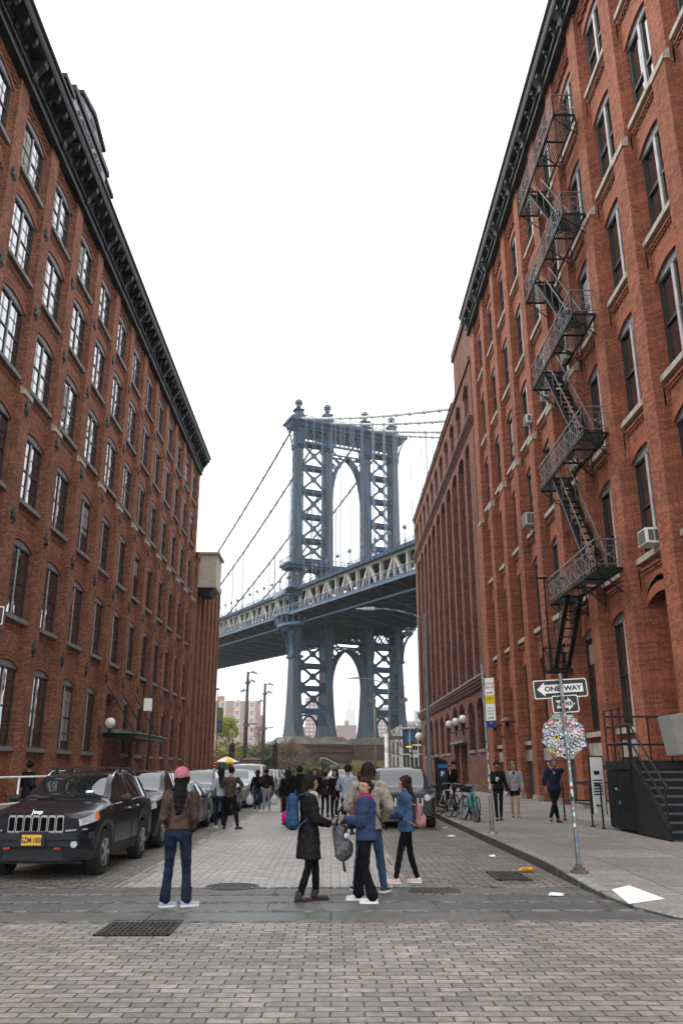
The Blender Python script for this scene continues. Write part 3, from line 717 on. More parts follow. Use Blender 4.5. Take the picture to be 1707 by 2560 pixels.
# ================================================================ suspension bridge
M_blue = mat('bridge_blue_paint', (0.026, 0.066, 0.115), 0.6, spec=.2, scale=0.25, var=0.3, dirt=(0.014, 0.030, 0.046))
M_bluelo = mat('bridge_blue_paint_weathered', (0.046, 0.092, 0.138), 0.6, spec=.2, scale=0.55, var=0.3, dirt=(0.045, 0.034, 0.022), stretch=(1, 1, .12))
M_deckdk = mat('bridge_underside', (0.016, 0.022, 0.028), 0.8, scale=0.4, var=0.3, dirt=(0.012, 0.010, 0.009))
M_edgeb = mat('bridge_fascia_blue', (0.08, 0.145, 0.205), 0.55, scale=0.5, var=0.15)
M_cream = mat('bridge_truss_cream', (0.52, 0.50, 0.44), 0.6, scale=0.8, var=0.2)
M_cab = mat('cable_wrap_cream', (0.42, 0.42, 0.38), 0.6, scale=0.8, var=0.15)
M_cabd = mat('cable_wrap_dark', (0.13, 0.135, 0.125), 0.6, scale=0.8, var=0.2)  # far spans of the same cables, in a darker grey-green
M_rope = mat('suspender_rope', (0.15, 0.17, 0.19), 0.6, var=0.1)
M_pier = mat('pier_brownstone', (0.085, 0.052, 0.031), 0.9, scale=0.35, var=0.35, dirt=(0.040, 0.027, 0.020), bump=0.4, stretch=(1, 1, 4))
M_ped = mat('pedestal_verdigris', (0.17, 0.19, 0.155), 0.7, scale=0.5, var=0.3, dirt=(0.12, 0.08, 0.05))
BA = radians(24); TCX, TCY = 3.896, 214.72
BR = empty('suspension_bridge', 'blue steel suspension bridge with a lattice tower and cream trusses crossing behind the street', 'bridge', (TCX, TCY, 0))
def W(t, s, z): return (TCX + t * cos(BA) - s * sin(BA), TCY + t * sin(BA) + s * cos(BA), z)
BM = Matrix.Translation((TCX, TCY, 0)) @ Matrix.Rotation(BA, 4, 'Z')     # local x = t, y = s
def bmb():
    q = MB(); q.X = Matrix.Rotation(BA, 4, 'Z'); return q
def bpart(q, name, m, smooth=False, parent=None):
    return q.build(name, m, parent or BR, smooth)
TX = [-14.63, -5.88, 5.92, 14.63]
def hd(z):   # half depth of a leg along the bridge
    for (a, da), (b, db) in zip(LP, LP[1:]):
        if z <= b: return da + (db - da) * (z - a) / (b - a)
    return LP[-1][1]
LP = [(8.6, 4.6), (10, 3.9), (12, 3.3), (15, 2.75), (20, 2.3), (27, 1.95), (38, 1.6), (54, 1.4), (93, 1.15)]
def hw(z): return 1.35 if z < 9 else (1.35 - .25 * (z - 9) / 14 if z < 23 else (1.1 - .12 * min(1, (z - 23) / 40)))
# --- tower columns
for t in TX:
    q = bmb(); zs = [8.6, 9.3, 10, 11, 12, 13.5, 15, 17.5, 20, 23.5, 27, 32, 38, 46, 54, 66, 80, 93]
    def ring(z, e=0.0):
        a, d = hw(z) - e, hd(z) - e; c = .38
        return [(t - a, -d + c, z), (t - a + c * .5, -d, z), (t + a - c * .5, -d, z), (t + a, -d + c, z), (t + a, d - c, z), (t + a - c * .5, d, z), (t - a + c * .5, d, z), (t - a, d - c, z)]
    vs = []; fs = []
    for z in zs: vs += ring(z)
    for i in range(len(zs) - 1):
        for j in range(8): fs.append((i * 8 + j, i * 8 + (j + 1) % 8, (i + 1) * 8 + (j + 1) % 8, (i + 1) * 8 + j))
    q.add(vs, fs)
    # plate seams and vertical ribs
    for z in range(16, 92, 8): q.cbox((t, 0, z), hw(z) * 2 + .06, hd(z) * 2 + .06, .12)
    for i in range(len(zs) - 1):
        for sx in (-1, 1):
            for sy in (-1, 1):
                p0 = (t + sx * (hw(zs[i]) - .22), sy * (hd(zs[i]) + .02), zs[i]); p1 = (t + sx * (hw(zs[i + 1]) - .22), sy * (hd(zs[i + 1]) + .02), zs[i + 1])
                q.bar(p0, p1, .12, .22)
    bpart(q, 'tower_leg', M_bluelo)
    # lacing on the faces along the bridge
    q = bmb(); z = 30.0; side = 1
    while z < 86:
        d = hd(z) - .25
        for sx in (-1, 1):
            x = t + sx * (hw(z) + .10)
            q.bar((x, -d * side, z), (x, d * side, z + 1.5), .1, .12)
            for sy in (-1, 1): q.bar((x, sy * hd(z), z), (x, sy * hd(z + 1.5), z + 1.5), .18, .22)
        z += 1.5; side = -side
    bpart(q, 'leg_lacing', M_blue)
    q = bmb(); zp = 7.25
    q.hexa([(t - 4.3, -7.9, zp), (t + 4.3, -7.9, zp), (t + 4.3, 7.9, zp), (t - 4.3, 7.9, zp), (t - 2.4, -5.6, zp + 1.5), (t + 2.4, -5.6, zp + 1.5), (t + 2.4, 5.6, zp + 1.5), (t - 2.4, 5.6, zp + 1.5)])
    q.box(t - 2.5, t + 2.5, -5.75, 5.75, zp + 1.5, zp + 1.85)
    for k in range(11):
        for sy in (-1, 1): q.bar((t - 2.4 + k * .48, sy * 5.7, zp + 1.5), (t - 4.1 + k * .82, sy * 7.9, zp + .05), .12, .14)
    bpart(q, 'leg_pedestal', M_ped)
# --- cross frames between the paired legs
def xpanel(q, t0, t1, z0, z1, s, w=.62, plate=True):
    q.bar((t0, s, z0), (t1, s, z1), .35, w); q.bar((t0, s, z1), (t1, s, z0), .35, w)
    c = ((t0 + t1) / 2, s, (z0 + z1) / 2)
    if plate: q.prism([(-.95, 0), (0, -.95), (.95, 0), (0, .95)], lambda a, b, k: (c[0] + a, s + k, c[2] + b), -.24, .24)
    for (x, zz, dx, dz) in ((t0, z0, 1, 1), (t1, z0, -1, 1), (t0, z1, 1, -1), (t1, z1, -1, -1)):
        q.prism([(0, 0), (dx * 1.2, 0), (dx * .9, dz * .7), (0, dz * 1.2)], lambda a, b, k: (x + a, s + k, zz + b), -.2, .2)
UZ = [54.0, 59.6, 66.4, 73.4, 80.4, 87.3]; DZ = [15.4, 21.0, 26.6, 32.4]
for (ta, tb) in ((TX[0], TX[1]), (TX[2], TX[3])):
    for lvl, zs in (('upper', UZ), ('lower', DZ)):
        for z0, z1 in zip(zs, zs[1:]):
            q = bmb()
            for s in (-hd((z0 + z1) / 2) + .35,): xpanel(q, ta + hw(z0), tb - hw(z0), z0 + .35, z1 - .35, s)
            bpart(q, 'cross_brace', M_blue)
        for z in zs:
            q = bmb(); d = hd(z) - .1
            for s in (-d, d):
                for e in (-.42, .42): q.bar((ta + .9, s, z + e), (tb - .9, s, z + e), .5, .14)
                q.bar((ta + .9, s, z), (tb - .9, s, z), .1, .8)
            bpart(q, 'tower_strut', M_blue)
    A = arc(ta + 1.3, tb - 1.3, 11.0, 3.6, 10)      # small arch under the lowest strut
    for s in (-2.6, 2.6):
        q = bmb()
        for a, b in zip(A, A[1:]): q.bar((a[0], s, a[1]), (b[0], s, b[1]), .4, .5)
        bpart(q, 'strut_arch', M_blue)
# --- tall pointed arches in the centre bay
def gothic(q, t0, t1, zs, za, dep, th, k=12):
    c = (t0 + t1) / 2; pts = []
    for i in range(k + 1):
        u = i / k; a = u * pi / 2 * .92
        pts.append((t0 + (c - t0) * (1 - cos(a)) / (1 - cos(pi / 2 * .92)), zs + (za - zs) * sin(a) / sin(pi / 2 * .92)))
    R = [(2 * c - x, z) for x, z in pts]
    for P in (pts, R):
        for a, b in zip(P, P[1:]):
            for s in (-dep, dep): q.bar((a[0], s, a[1]), (b[0], s, b[1]), th, .5)
            q.bar((a[0], 0, a[1] + .1), (b[0], 0, b[1] + .1), dep * 2, .16)
    return pts
for zs, za, d in ((70.5, 84.8, 1.1), (21.5, 31.3, 1.7)):
    q = bmb(); P = gothic(q, TX[1] + .9, TX[2] - .9, zs, za, d, .55)
    for s in (-d, d):      # outer arch line + spandrel ties
        for i in range(4, 12, 2):
            x, z = P[i]; x2 = TX[1] + TX[2] - x
            q.bar((x, s, z), (TX[1] + .9, s, z + 2.2), .3, .35); q.bar((x2, s, z), (TX[2] - .9, s, z + 2.2), .3, .35)
        q.bar((TX[1] + .9, s, za + .3), (TX[2] - .9, s, za + .3), .4, .4)
    for sd in (1, -1):
        xx = (TX[1] + .95) if sd > 0 else (TX[2] - .95)
        z = zs - 12 if zs > 50 else zs - 5; fl = 1
        while z < zs:
            q.bar((xx + sd * .15, -d * fl, z), (xx + sd * .15, d * fl, z + 1.3), .1, .12); z += 1.3; fl = -fl
    bpart(q, 'pointed_arch', M_blue)
# --- head of the tower
q = bmb()
q.box(-14.6, 14.6, 1.5, 1.65, 89.6, 91.4)
for s in (-1.6,):
    for z in (87.3, 91.4): q.bar((-15.2, s, z), (15.2, s, z), .35, .6)
    x = TX[0] + 1; n = 20; st = (TX[3] - TX[0] - 2) / n
    for i in range(n):
        q.bar((x + i * st, s, 87.5), (x + (i + 1) * st, s, 91.2), .12, .2); q.bar((x + i * st, s, 91.2), (x + (i + 1) * st, s, 87.5), .12, .2)
        q.bar((x + i * st, s, 87.4), (x + i * st, s, 91.3), .12, .2)
bpart(q, 'head_truss', M_blue)
q = bmb()
prof = [(1.4, 91.2), (2.2, 91.8), (2.5, 92.6), (3.2, 93.0), (3.2, 93.5), (2.6, 93.9), (2.4, 94.6)]
for (a, za), (b, zb) in zip(prof, prof[1:]):
    q.hexa([(-15.3 - a * .9, -a, za), (15.3 + a * .9, -a, za), (15.3 + a * .9, a, za), (-15.3 - a * .9, a, za), (-15.3 - b * .9, -b, zb - .002), (15.3 + b * .9, -b, zb - .002), (15.3 + b * .9, b, zb - .002), (-15.3 - b * .9, b, zb - .002)])
for i in range(40):
    for s in (-2.45, 2.45): q.bar((-15 + i * .77, s, 93.9), (-15 + i * .77, s, 94.9), .12, .12)
for s in (-2.45, 2.45): q.bar((-15.6, s, 94.9), (15.6, s, 94.9), .2, .16)
bpart(q, 'tower_cornice', M_blue)
for t in TX:
    q = bmb()
    for sx in (-1, 1):     # scrolled brackets at the column heads
        for s in (-1.5, 1.5):
            P = [(1.1, 85.5), (1.25, 87.2), (1.55, 89), (2.0, 90.4), (2.7, 91.6)]
            for a, b in zip(P, P[1:]): q.bar((t + sx * a[0], s, a[1]), (t + sx * b[0], s, b[1]), .3, .3)
            for a, b in zip(P[1:], P[:-1]): q.bar((t + sx * 1.05, s, a[1]), (t + sx * b[0], s, b[1]), .15, .15)
    q.cbox((t, 0, 85.9), 2.8, 3.4, .35); q.cbox((t, 0, 86.4), 2.4, 3.0, .3)
    for s in (-1.75, 1.75): q.box(t - .85, t + .85, s - .1, s + .1, 86.4, 91.8)
    bpart(q, 'column_capital', M_blue)
    q = bmb(); X0 = q.X; q.X = q.X @ Matrix.Translation((t, 0, 0))
    q.hexa([(-1.5, -1.9, 94.5), (1.5, -1.9, 94.5), (1.5, 1.9, 94.5), (-1.5, 1.9, 94.5), (-.85, -1.0, 97.0), (.85, -1.0, 97.0), (.85, 1.0, 97.0), (-.85, 1.0, 97.0)])
    q.box(-1.35, 1.35, -1.35, 1.35, 97.0, 97.35)
    for a in range(8): 
        u = 2 * pi * a / 8; q.cone((1.25 * cos(u), 1.25 * sin(u), 97.3), (1.5 * cos(u), 1.5 * sin(u), 97.75), .16, .08, 5)
    q.lathe([(.6, 97.35), (.35, 97.9), (.5, 98.3), (.3, 98.6)], n=10)
    # open armillary ball
    R_, cz = 1.05, 99.45
    for k in range(6):
        A_ = pi * k / 6; P = [(R_ * cos(v) * cos(A_), R_ * cos(v) * sin(A_), cz + R_ * sin(v)) for v in [2 * pi * i / 14 for i in range(15)]]
        q.tube(P, .09, 4)
    for z in (-.55, 0, .55):
        r = sqrt(R_ * R_ - z * z); q.tube([(r * cos(2 * pi * i / 14), r * sin(2 * pi * i / 14), cz + z) for i in range(15)], .11, 4)
    q.ball((0, 0, cz), .55, 8, 6)
    bpart(q, 'ball_finial', M_blue)
# --- gallery above the roadway
q = bmb()
G0, G1 = -18.2, 18.2
q.box(G0, G1, -3.2, 3.2, 52.2, 52.8); q.box(G0 + .5, G1 - .5, -2.6, 2.6, 51.5, 52.2)
for s in (-3.15, 3.15):
    q.bar((G0, s, 54.0), (G1, s, 54.0), .12, .12); q.bar((G0, s, 53.4), (G1, s, 53.4), .07, .07)
    for i in range(33): q.bar((G0 + i * 1.1375, s, 52.8), (G0 + i * 1.1375, s, 54.0), .08, .08)
for t in (G0, G1):
    q.bar((t, -3.15, 54), (t, 3.15, 54), .12, .12)
    for i in range(6): q.bar((t, -3.1 + i * 1.24, 52.8), (t, -3.1 + i * 1.24, 54), .08, .08)
bpart(q, 'gallery', M_blue)
q = bmb()      # curved webs from the gallery down to the legs
for (ta, tb) in zip(TX, TX[1:]):
    w_ = tb - ta; pts = []
    for i in range(11):
        u = i / 10; pts.append((ta + 1 + (w_ - 2) * u, 51.5 - 3.4 * abs(2 * u - 1) ** 2.4))
    poly = pts + [(tb - 1, 51.6), (ta + 1, 51.6)]
    for s in (-1.5, 1.3): q.prism(poly, lambda a, b, k: (a, s + k, b), 0, .25)
bpart(q, 'gallery_web', M_deckdk)
# --- deck levels: straight grade
GR = 0.046
def dz(s): return GR * s
S0, S1 = -118.0, 330.0
def dbar(q, t, z, w, h, s0=S0, s1=S1): q.bar((t, s0, z + dz(s0)), (t, s1, z + dz(s1)), w, h)
def dslab(q, t0, t1, z0, z1, s0=S0, s1=S1):
    q.hexa([(t0, s0, z0 + dz(s0)), (t1, s0, z0 + dz(s0)), (t1, s1, z0 + dz(s1)), (t0, s1, z0 + dz(s1)), (t0, s0, z1 + dz(s0)), (t1, s0, z1 + dz(s0)), (t1, s1, z1 + dz(s1)), (t0, s1, z1 + dz(s1))])
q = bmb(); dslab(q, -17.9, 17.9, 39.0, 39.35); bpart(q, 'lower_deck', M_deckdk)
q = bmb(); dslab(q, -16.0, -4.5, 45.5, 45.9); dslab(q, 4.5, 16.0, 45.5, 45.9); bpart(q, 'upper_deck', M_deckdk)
for sg in (-1, 1):
    q = bmb(); dslab(q, sg * 18.05 - .12, sg * 18.05 + .12, 38.75, 39.45); dslab(q, sg * 18.2 - .1, sg * 18.2 + .1, 39.4, 39.5); bpart(q, 'deck_fascia', M_edgeb)
    q = bmb()
    for z, r in ((41.0, .09), (40.7, .05), (40.35, .05), (40.0, .05), (39.7, .05)): dbar(q, sg * 18.1, z, r, r)
    k = int((S1 - S0) / 2.82)
    for i in range(k):
        s = S0 + i * 2.82; q.bar((sg * 18.15, s, 39.4 + dz(s)), (sg * 18.15, s, 40.6 + dz(s)), .14, .2); q.bar((sg * 18.15, s, 40.6 + dz(s)), (sg * 17.8, s, 41.1 + dz(s)), .12, .16)
    bpart(q, 'walkway_railing', M_blue)
    q = bmb()
    for z in (42.1, 41.6): dbar(q, sg * 17.0, z - .4, .05, .06)
    for i in range(int((S1 - S0) / 3.76)):
        s = S0 + i * 3.76; q.bar((sg * 17.0, s, 39.4 + dz(s)), (sg * 17.0, s, 41.8 + dz(s)), .06, .06)
    bpart(q, 'inner_railing', M_cream)
    q = bmb(); dslab(q, sg * 15.95 - .3, sg * 15.95 + .3, 45.3, 46.15)
    for i in range(int((S1 - S0) / 1.88)):
        s = S0 + i * 1.88; q.bar((sg * 16.28, s, 45.3 + dz(s)), (sg * 16.28, s, 46.1 + dz(s)), .05, .14)
    for z in (46.9, 46.55): dbar(q, sg * 16.0, z, .08, .1)
    for i in range(int((S1 - S0) / 3.76)):
        s = S0 + i * 3.76; q.bar((sg * 16.0, s, 46.1 + dz(s)), (sg * 16.0, s, 46.95 + dz(s)), .1, .1)
    bpart(q, 'upper_deck_edge', M_blue)
# stiffening trusses
AP = [-20.3 - 11.28 * i for i in range(9)][::-1] + [-9.0 + 11.28 * i for i in range(29)]
for j, t in enumerate((-14.6, -5.9, 5.9, 14.6)):
    q = bmb(); dbar(q, t, 39.9, .6, .6); dbar(q, t, 45.25, .6, .55)
    for a in AP:
        for d in (-1, 1): q.bar((t, a + d * .45, 45.0 + dz(a)), (t, a + d * 3.6, 40.1 + dz(a + d * 3.6)), .55, .62)
        q.bar((t, a, 45.0 + dz(a)), (t, a, 40.0 + dz(a)), .35, .35); q.bar((t, a - 1.1, 44.95 + dz(a)), (t, a + 1.1, 44.95 + dz(a)), .5, .7)
        v = a + 5.64; q.bar((t, v, 45.0 + dz(v)), (t, v, 40.0 + dz(v)), .5, .8)
    bpart(q, 'stiffening_truss', M_cream if j == 0 else M_deckdk)  # rear trusses darkened: shade of the deck interior is put into their colour
# floor beams with curved ends, stringers
q = bmb()
for i in range(int((S1 - S0) / 5.64)):
    s = S0 + i * 5.64 + 1; z = dz(s)
    poly = [(-17.9, 38.95), (-17.9, 38.7), (-16.9, 38.45), (-15.8, 37.8), (-14.6, 37.15), (14.6, 37.15), (15.8, 37.8), (16.9, 38.45), (17.9, 38.7), (17.9, 38.95)]
    q.prism(poly, lambda a, b, k: (a, s + k, b + z), -.12, .12)
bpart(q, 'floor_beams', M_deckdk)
q = bmb()
for t in range(-12, 13, 3): dbar(q, t, 38.5, .25, .7)
bpart(q, 'stringers', M_deckdk)
q = bmb()
for t in (-14.6, 14.6): dbar(q, t, 37.15, .5, .28)
bpart(q, 'bottom_flange', M_edgeb)
q = bmb()
for i in range(int((S1 - S0) / 11.28)):
    s = S0 + i * 11.28 + 1
    for a, b in ((-14.6, 0), (0, 14.6)):
        q.bar((a, s, 37.3 + dz(s)), (b, s + 11.28, 37.3 + dz(s + 11.28)), .3, .2); q.bar((b, s, 37.3 + dz(s)), (a, s + 11.28, 37.3 + dz(s + 11.28)), .3, .2)
bpart(q, 'wind_bracing', M_blue)
# portal block of dark steel where the deck passes the tower
q = bmb()
for s in (-1.4, 1.4):
    q.bar((-14.6, s, 36.6), (14.6, s, 36.6), .5, 1.2); q.bar((-14.6, s, 33.2), (14.6, s, 33.2), .4, .5)
    for i in range(14): 
        a = -14 + i * 2; q.bar((a, s, 33.2), (a + 2, s, 36.2), .16, .25); q.bar((a, s, 36.2), (a + 2, s, 33.2), .16, .25)
bpart(q, 'deck_portal_truss', M_deckdk)
# balcony wrapped round the outer legs
for sg in (-1, 1):
    q = bmb(); t0 = sg * 14.6
    def halfring(z0, z1, r0, r1, ov=1.35):
        P = [(sg * r1 * cos(a) * .95, r1 * ov * sin(a)) for a in [-pi / 2 + pi * i / 10 for i in range(11)]]
        Q = [(sg * r0 * cos(a) * .95, r0 * ov * sin(a)) for a in [-pi / 2 + pi * i / 10 for i in range(11)]]
        for i in range(10):
            a, b, c, d = Q[i], Q[i + 1], P[i + 1], P[i]
            q.hexa([(t0 + a[0], a[1], z0), (t0 + b[0], b[1], z0), (t0 + c[0], c[1], z0), (t0 + d[0], d[1], z0), (t0 + a[0], a[1], z1), (t0 + b[0], b[1], z1), (t0 + c[0], c[1], z1), (t0 + d[0], d[1], z1)])
    halfring(38.8, 39.6, 5.0, 5.4); halfring(38.85, 39.1, .5, 5.0); halfring(36.2, 36.9, 4.2, 4.6); halfring(36.2, 36.4, .5, 4.2)
    for zz in (41.0, 40.4): halfring(zz, zz + .12, 5.25, 5.35)
    for i in range(11):
        a = -pi / 2 + pi * i / 10; x, y = sg * .95 * cos(a), 1.35 * sin(a)
        q.bar((t0 + 5.2 * x, 5.2 * y, 36.9), (t0 + 5.2 * x, 5.2 * y, 41.0), .14, .18); q.bar((t0 + 4.4 * x, 4.4 * y, 36.9), (t0 + 5.1 * x, 5.1 * y, 38.8), .3, .4)
    bpart(q, 'leg_balcony', M_edgeb)
    q = bmb()
    for s in (-1.9, 1.9):    # big curved bracket
        P = [(1.0, 29.0), (1.15, 31.0), (1.6, 33.2), (2.5, 35.0), (3.8, 36.2)]
        for a, b in zip(P, P[1:]): q.bar((t0 + sg * a[0], s, a[1]), (t0 + sg * b[0], s, b[1]), .4, .5)
        for a, b in zip(P[1:], P[:-1]): q.bar((t0 + sg * .95, s, a[1] + .6), (t0 + sg * b[0], s, b[1]), .2, .2)
    q.box(t0 - 1.5, t0 + 1.5, -2.3, 2.3, 28.4, 29.0)
    bpart(q, 'curved_bracket', M_blue)
    q = bmb(); K = 10       # half-barrel hood
    P = [(2.1 * cos(a), 2.3 * sin(a)) for a in [pi * i / K for i in range(K + 1)]]; Q = [(1.8 * cos(a), 1.95 * sin(a)) for a in [pi * i / K for i in range(K + 1)]]
    tt = sg * 17.2
    for i in range(K):
        a, b, c, d = P[i], P[i + 1], Q[i + 1], Q[i]
        q.hexa([(tt + v[0], -4.2, 44.0 + v[1]) for v in (a, b, c, d)] + [(tt + v[0], 4.2, 44.0 + v[1]) for v in (a, b, c, d)])
    q.box(tt - 2.2, tt + 2.2, -4.4, -4.0, 43.85, 44.0); q.box(tt - 2.2, tt - 1.7, -4.2, 4.2, 43.8, 44.05); q.cone((tt, 4.2, 46.2), (tt, 4.2, 47.3), .25, .03, 6)
    bpart(q, 'walkway_hood', M_edgeb, True)
for t in TX[1:3]:      # brackets under the deck on the inner legs
    for sx in (-1, 1):
        P = [(1.0, 29.0), (1.1, 31.5), (1.5, 33.6), (2.2, 35.2)]
        for s in (-1.7, 1.7):
            q = bmb()
            for a, b in zip(P, P[1:]): q.bar((t + sx * a[0], s, a[1]), (t + sx * b[0], s, b[1]), .35, .45)
            bpart(q, 'curved_bracket', M_blue)
# --- cables and suspenders
def cz_far(s): return 94.9 - .312 * s + .00047 * s * s
def cz_near(s): return 94.9 + .425 * s + .00055 * s * s
hang = []
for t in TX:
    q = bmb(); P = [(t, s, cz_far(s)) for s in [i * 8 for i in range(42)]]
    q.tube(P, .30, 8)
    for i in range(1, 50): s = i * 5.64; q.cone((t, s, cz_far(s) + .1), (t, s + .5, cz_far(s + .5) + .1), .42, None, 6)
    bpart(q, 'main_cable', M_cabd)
    q = bmb(); P = [(t, -s, cz_near(-s)) for s in [i * 6 for i in range(20)]]
    q.tube(P, .32, 8)
    for i in range(1, 20): s = -i * 5.64; q.cone((t, s, cz_near(s)), (t, s + .55, cz_near(s + .55)), .46, None, 6)
    for d in (-.7, .7):
        q.tube([(t + d, -s, cz_near(-s) + 1.1) for s in [i * 6 for i in range(20)]], .03, 3)
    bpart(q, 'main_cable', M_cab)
    for i in range(1, 54):
        s = i * 5.64; hang.append((W(t, s, 0)[1] + (0 if t < 0 else 0), t, s, cz_far(s)))
    for i in range(1, 20):
        s = -i * 5.64; hang.append((W(t, s, 0)[1], t, s, cz_near(s)))
hang.sort()
rest = bmb()
for i, (y, t, s, zc) in enumerate(hang):
    q = bmb() if i < 100 else rest
    for d in (-.18, .18): q.cone((t + d, s, zc), (t + d, s, 45.6 + dz(s)), .062, None, 4, False)
    if i < 100: bpart(q, 'suspender', M_rope)
tag(bpart(rest, 'suspenders_beyond', M_rope), kind='stuff')
# deck lamps
def lamp(t, s):
    q = bmb(); z = 45.9 + dz(s)
    q.cone((t, s, z), (t, s, z + 3.2), .07, .05, 5); q.cone((t, s, z + 3.2), (t, s, z + 3.5), .35, .1, 6)
    for a in range(4): u = pi / 2 * a + .5; q.ball((t + .32 * cos(u), s + .32 * sin(u), z + 3.6), .22, 6, 5)
    q.ball((t, s, z + 3.95), .24, 6, 5)
    bpart(q, 'deck_lamp', mat('lamp_cluster_metal', (0.16, 0.18, 0.20), 0.5))
for i in range(-10, 14):
    lamp(-16.0, i * 6.3 + 2.0)
    if -10 < i < 8: lamp(16.0, i * 6.3 - 1)
# --- masonry pier
q = bmb()
q.box(-21, 20, -9.5, 9.5, -2.5, 3.6); q.box(-20.2, 19.2, -8.8, 8.8, 3.6, 5.4); q.box(-20.6, 19.6, -9.2, 9.2, 5.4, 5.9); q.box(-19.6, 18.6, -8.3, 8.3, 5.9, 6.7); q.box(-20.0, 19.0, -8.7, 8.7, 6.7, 7.25)
q.box(-21.4, 20.4, -9.9, 9.9, 3.3, 3.62)
q.box(-3.2, 20.6, -10.4, -9.5, -2.5, 3.45); q.box(-2.4, 20.0, -9.6, -8.8, 3.62, 7.0)
bpart(q, 'masonry_pier', M_pier)
# ================================================================ street furniture
M_steel = mat('galvanised_steel', (0.20, 0.21, 0.215), 0.45, metal=0.6, scale=6, var=0.25)
M_black = mat('black_paint', (0.014, 0.015, 0.017), 0.5, spec=.2, scale=5, var=0.25)
M_fire = mat('fire_escape_shaded_paint', (0.012, 0.0125, 0.013), 0.6, spec=.15, scale=5, var=0.3)  # near black: shade of the landings seen from below is in the colour
M_firehi = mat('fire_escape_grey_rail', (0.16, 0.165, 0.17), 0.45, scale=5, var=0.25)
M_white = mat('white_paint', (0.75, 0.75, 0.73), 0.5, var=0.08)
M_signw = mat('sign_white', (0.62, 0.61, 0.56), 0.5, var=0.08)
M_signk = mat('sign_black', (0.016, 0.016, 0.017), 0.4, var=0.1)
M_opal = mat('opal_glass_globe', (0.80, 0.79, 0.75), 0.25, var=0.03)
M_ac = mat('ac_casing', (0.50, 0.49, 0.45), 0.55, scale=8, var=0.15)
M_acd = mat('ac_grille', (0.10, 0.105, 0.10), 0.6, var=0.2)
def thing1(q, name, m, label, cat, loc, group=None, smooth=False, ang=None):
    o = q.build(name, m, None, smooth, loc=loc); 
    if ang: smooth_by_angle(o, ang)
    return tag(o, label, cat, group)
# ---------------------------------------------------------------- fire escape on the right warehouse
FE = empty('fire_escape', 'zigzag iron fire escape with slatted landings and stairs bolted to the right brick front', 'fire escape', (9.75, 29.5, 0))
FX0, FX1, FY0, FY1 = 8.86, 9.72, 26.45, 32.75
fz = [26.8, 22.05, 17.65, 12.9, 8.0]
def fp(q, name, m): o = q.build(name, m, FE, loc=FE.location); o.location = (0, 0, 0); return o
for k, z in enumerate(fz):
    q = MB()
    for (a, b) in (((FX0, FY0), (FX0, FY1)), ((FX1, FY0), (FX1, FY1)), ((FX0, FY0), (FX1, FY0)), ((FX0, FY1), (FX1, FY1))): q.bar((a[0], a[1], z), (b[0], b[1], z), .045, .09)
    hole = (29.0, 31.3) if k < 4 else (28.9, 30.9)
    for i in range(11):
        x = FX0 + .05 + i * .076
        segs = [(FY0, FY1)] if x < 9.05 or x > 9.6 else [(FY0, hole[0]), (hole[1], FY1)]
        for a, b in segs: q.bar((x, a, z), (x, b, z), .028, .035)
    for y in (27.9, 29.3, 31.0): q.bar((FX0, y, z - .05), (FX1, y, z - .05), .05, .06)
    for y in (FY0 + .1, 28.6, 30.7, FY1 - .15):        # brackets
        q.bar((FX0 + .03, y, z - .08), (FX1 + .05, y, z - .85), .035, .035); q.bar((FX1 + .04, y, z), (FX1 + .04, y, z - .9), .04, .04)
        c = [(FX0 + .35 + .32 * (1 - cos(a)), y, z - .12 - .36 * sin(a)) for a in [pi * i / 8 for i in range(9)]]; q.tube(c, .016, 4)
    fp(q, 'landing', M_fire)
    q = MB()
    def rail(a, b, hgt=1.02):
        d = hypot(b[0] - a[0], b[1] - a[1]); n = max(1, round(d / .78)); P = lambda t, zz: (a[0] + (b[0] - a[0]) * t, a[1] + (b[1] - a[1]) * t, z + zz)
        q.bar(P(0, hgt), P(1, hgt), .04, .045); q.bar(P(0, hgt - .22), P(1, hgt - .22), .02, .025); q.bar(P(0, .16), P(1, .16), .02, .025)
        for i in range(n + 1): q.bar(P(i / n, 0), P(i / n, hgt), .03, .03)
        for i in range(n):
            q.bar(P(i / n, .18), P((i + 1) / n, hgt - .22), .018, .018); q.bar(P((i + 1) / n, .18), P(i / n, hgt - .22), .018, .018)
            q.ball(P((i + .5) / n, (hgt - .04) / 2), .05, 5, 4)
            for e in (.3, .7): q.bar(P((i + e) / n, .16), P((i + e) / n, hgt - .22), .012, .012)
    rail((FX0, FY0), (FX0, FY1)); rail((FX0, FY1), (FX1, FY1)); rail((FX0, FY0), (FX1, FY0))
    fp(q, 'railing', M_firehi)
def stair(ya, za, yb, zb, x0=9.06, x1=9.58, n=15):
    q = MB(); q.bar((x0, ya, za), (x0, yb, zb), .03, .17, (1, 0, 0)); q.bar((x1, ya, za), (x1, yb, zb), .03, .17, (1, 0, 0))
    for i in range(1, n): t = i / n; y, z = ya + (yb - ya) * t, za + (zb - za) * t; q.box(x0, x1, y - .1, y + .1, z - .012, z + .012)
    fp(q, 'stair_flight', M_fire)
    q = MB()
    for x in (x0, x1):
        q.bar((x, ya, za + .85), (x, yb, zb + .85), .03, .035)
        for t in (0, .25, .5, .75, 1.0): y, z = ya + (yb - ya) * t, za + (zb - za) * t; q.bar((x, y, z), (x, y, z + .85), .022, .022)
    q.bar((x0 - .02, ya, za), (x0 - .02, yb, zb), .012, .19, (1, 0, 0))
    fp(q, 'stair_rail', M_firehi)
for za, zb in zip(fz, fz[1:]): stair(31.2, za, 27.6, zb)
stair(30.7, 8.0, 33.3, 5.45, n=9)
q = MB(); z = 5.43; y0, y1 = 33.1, 34.3     # lowest small landing and drop-ladder guides
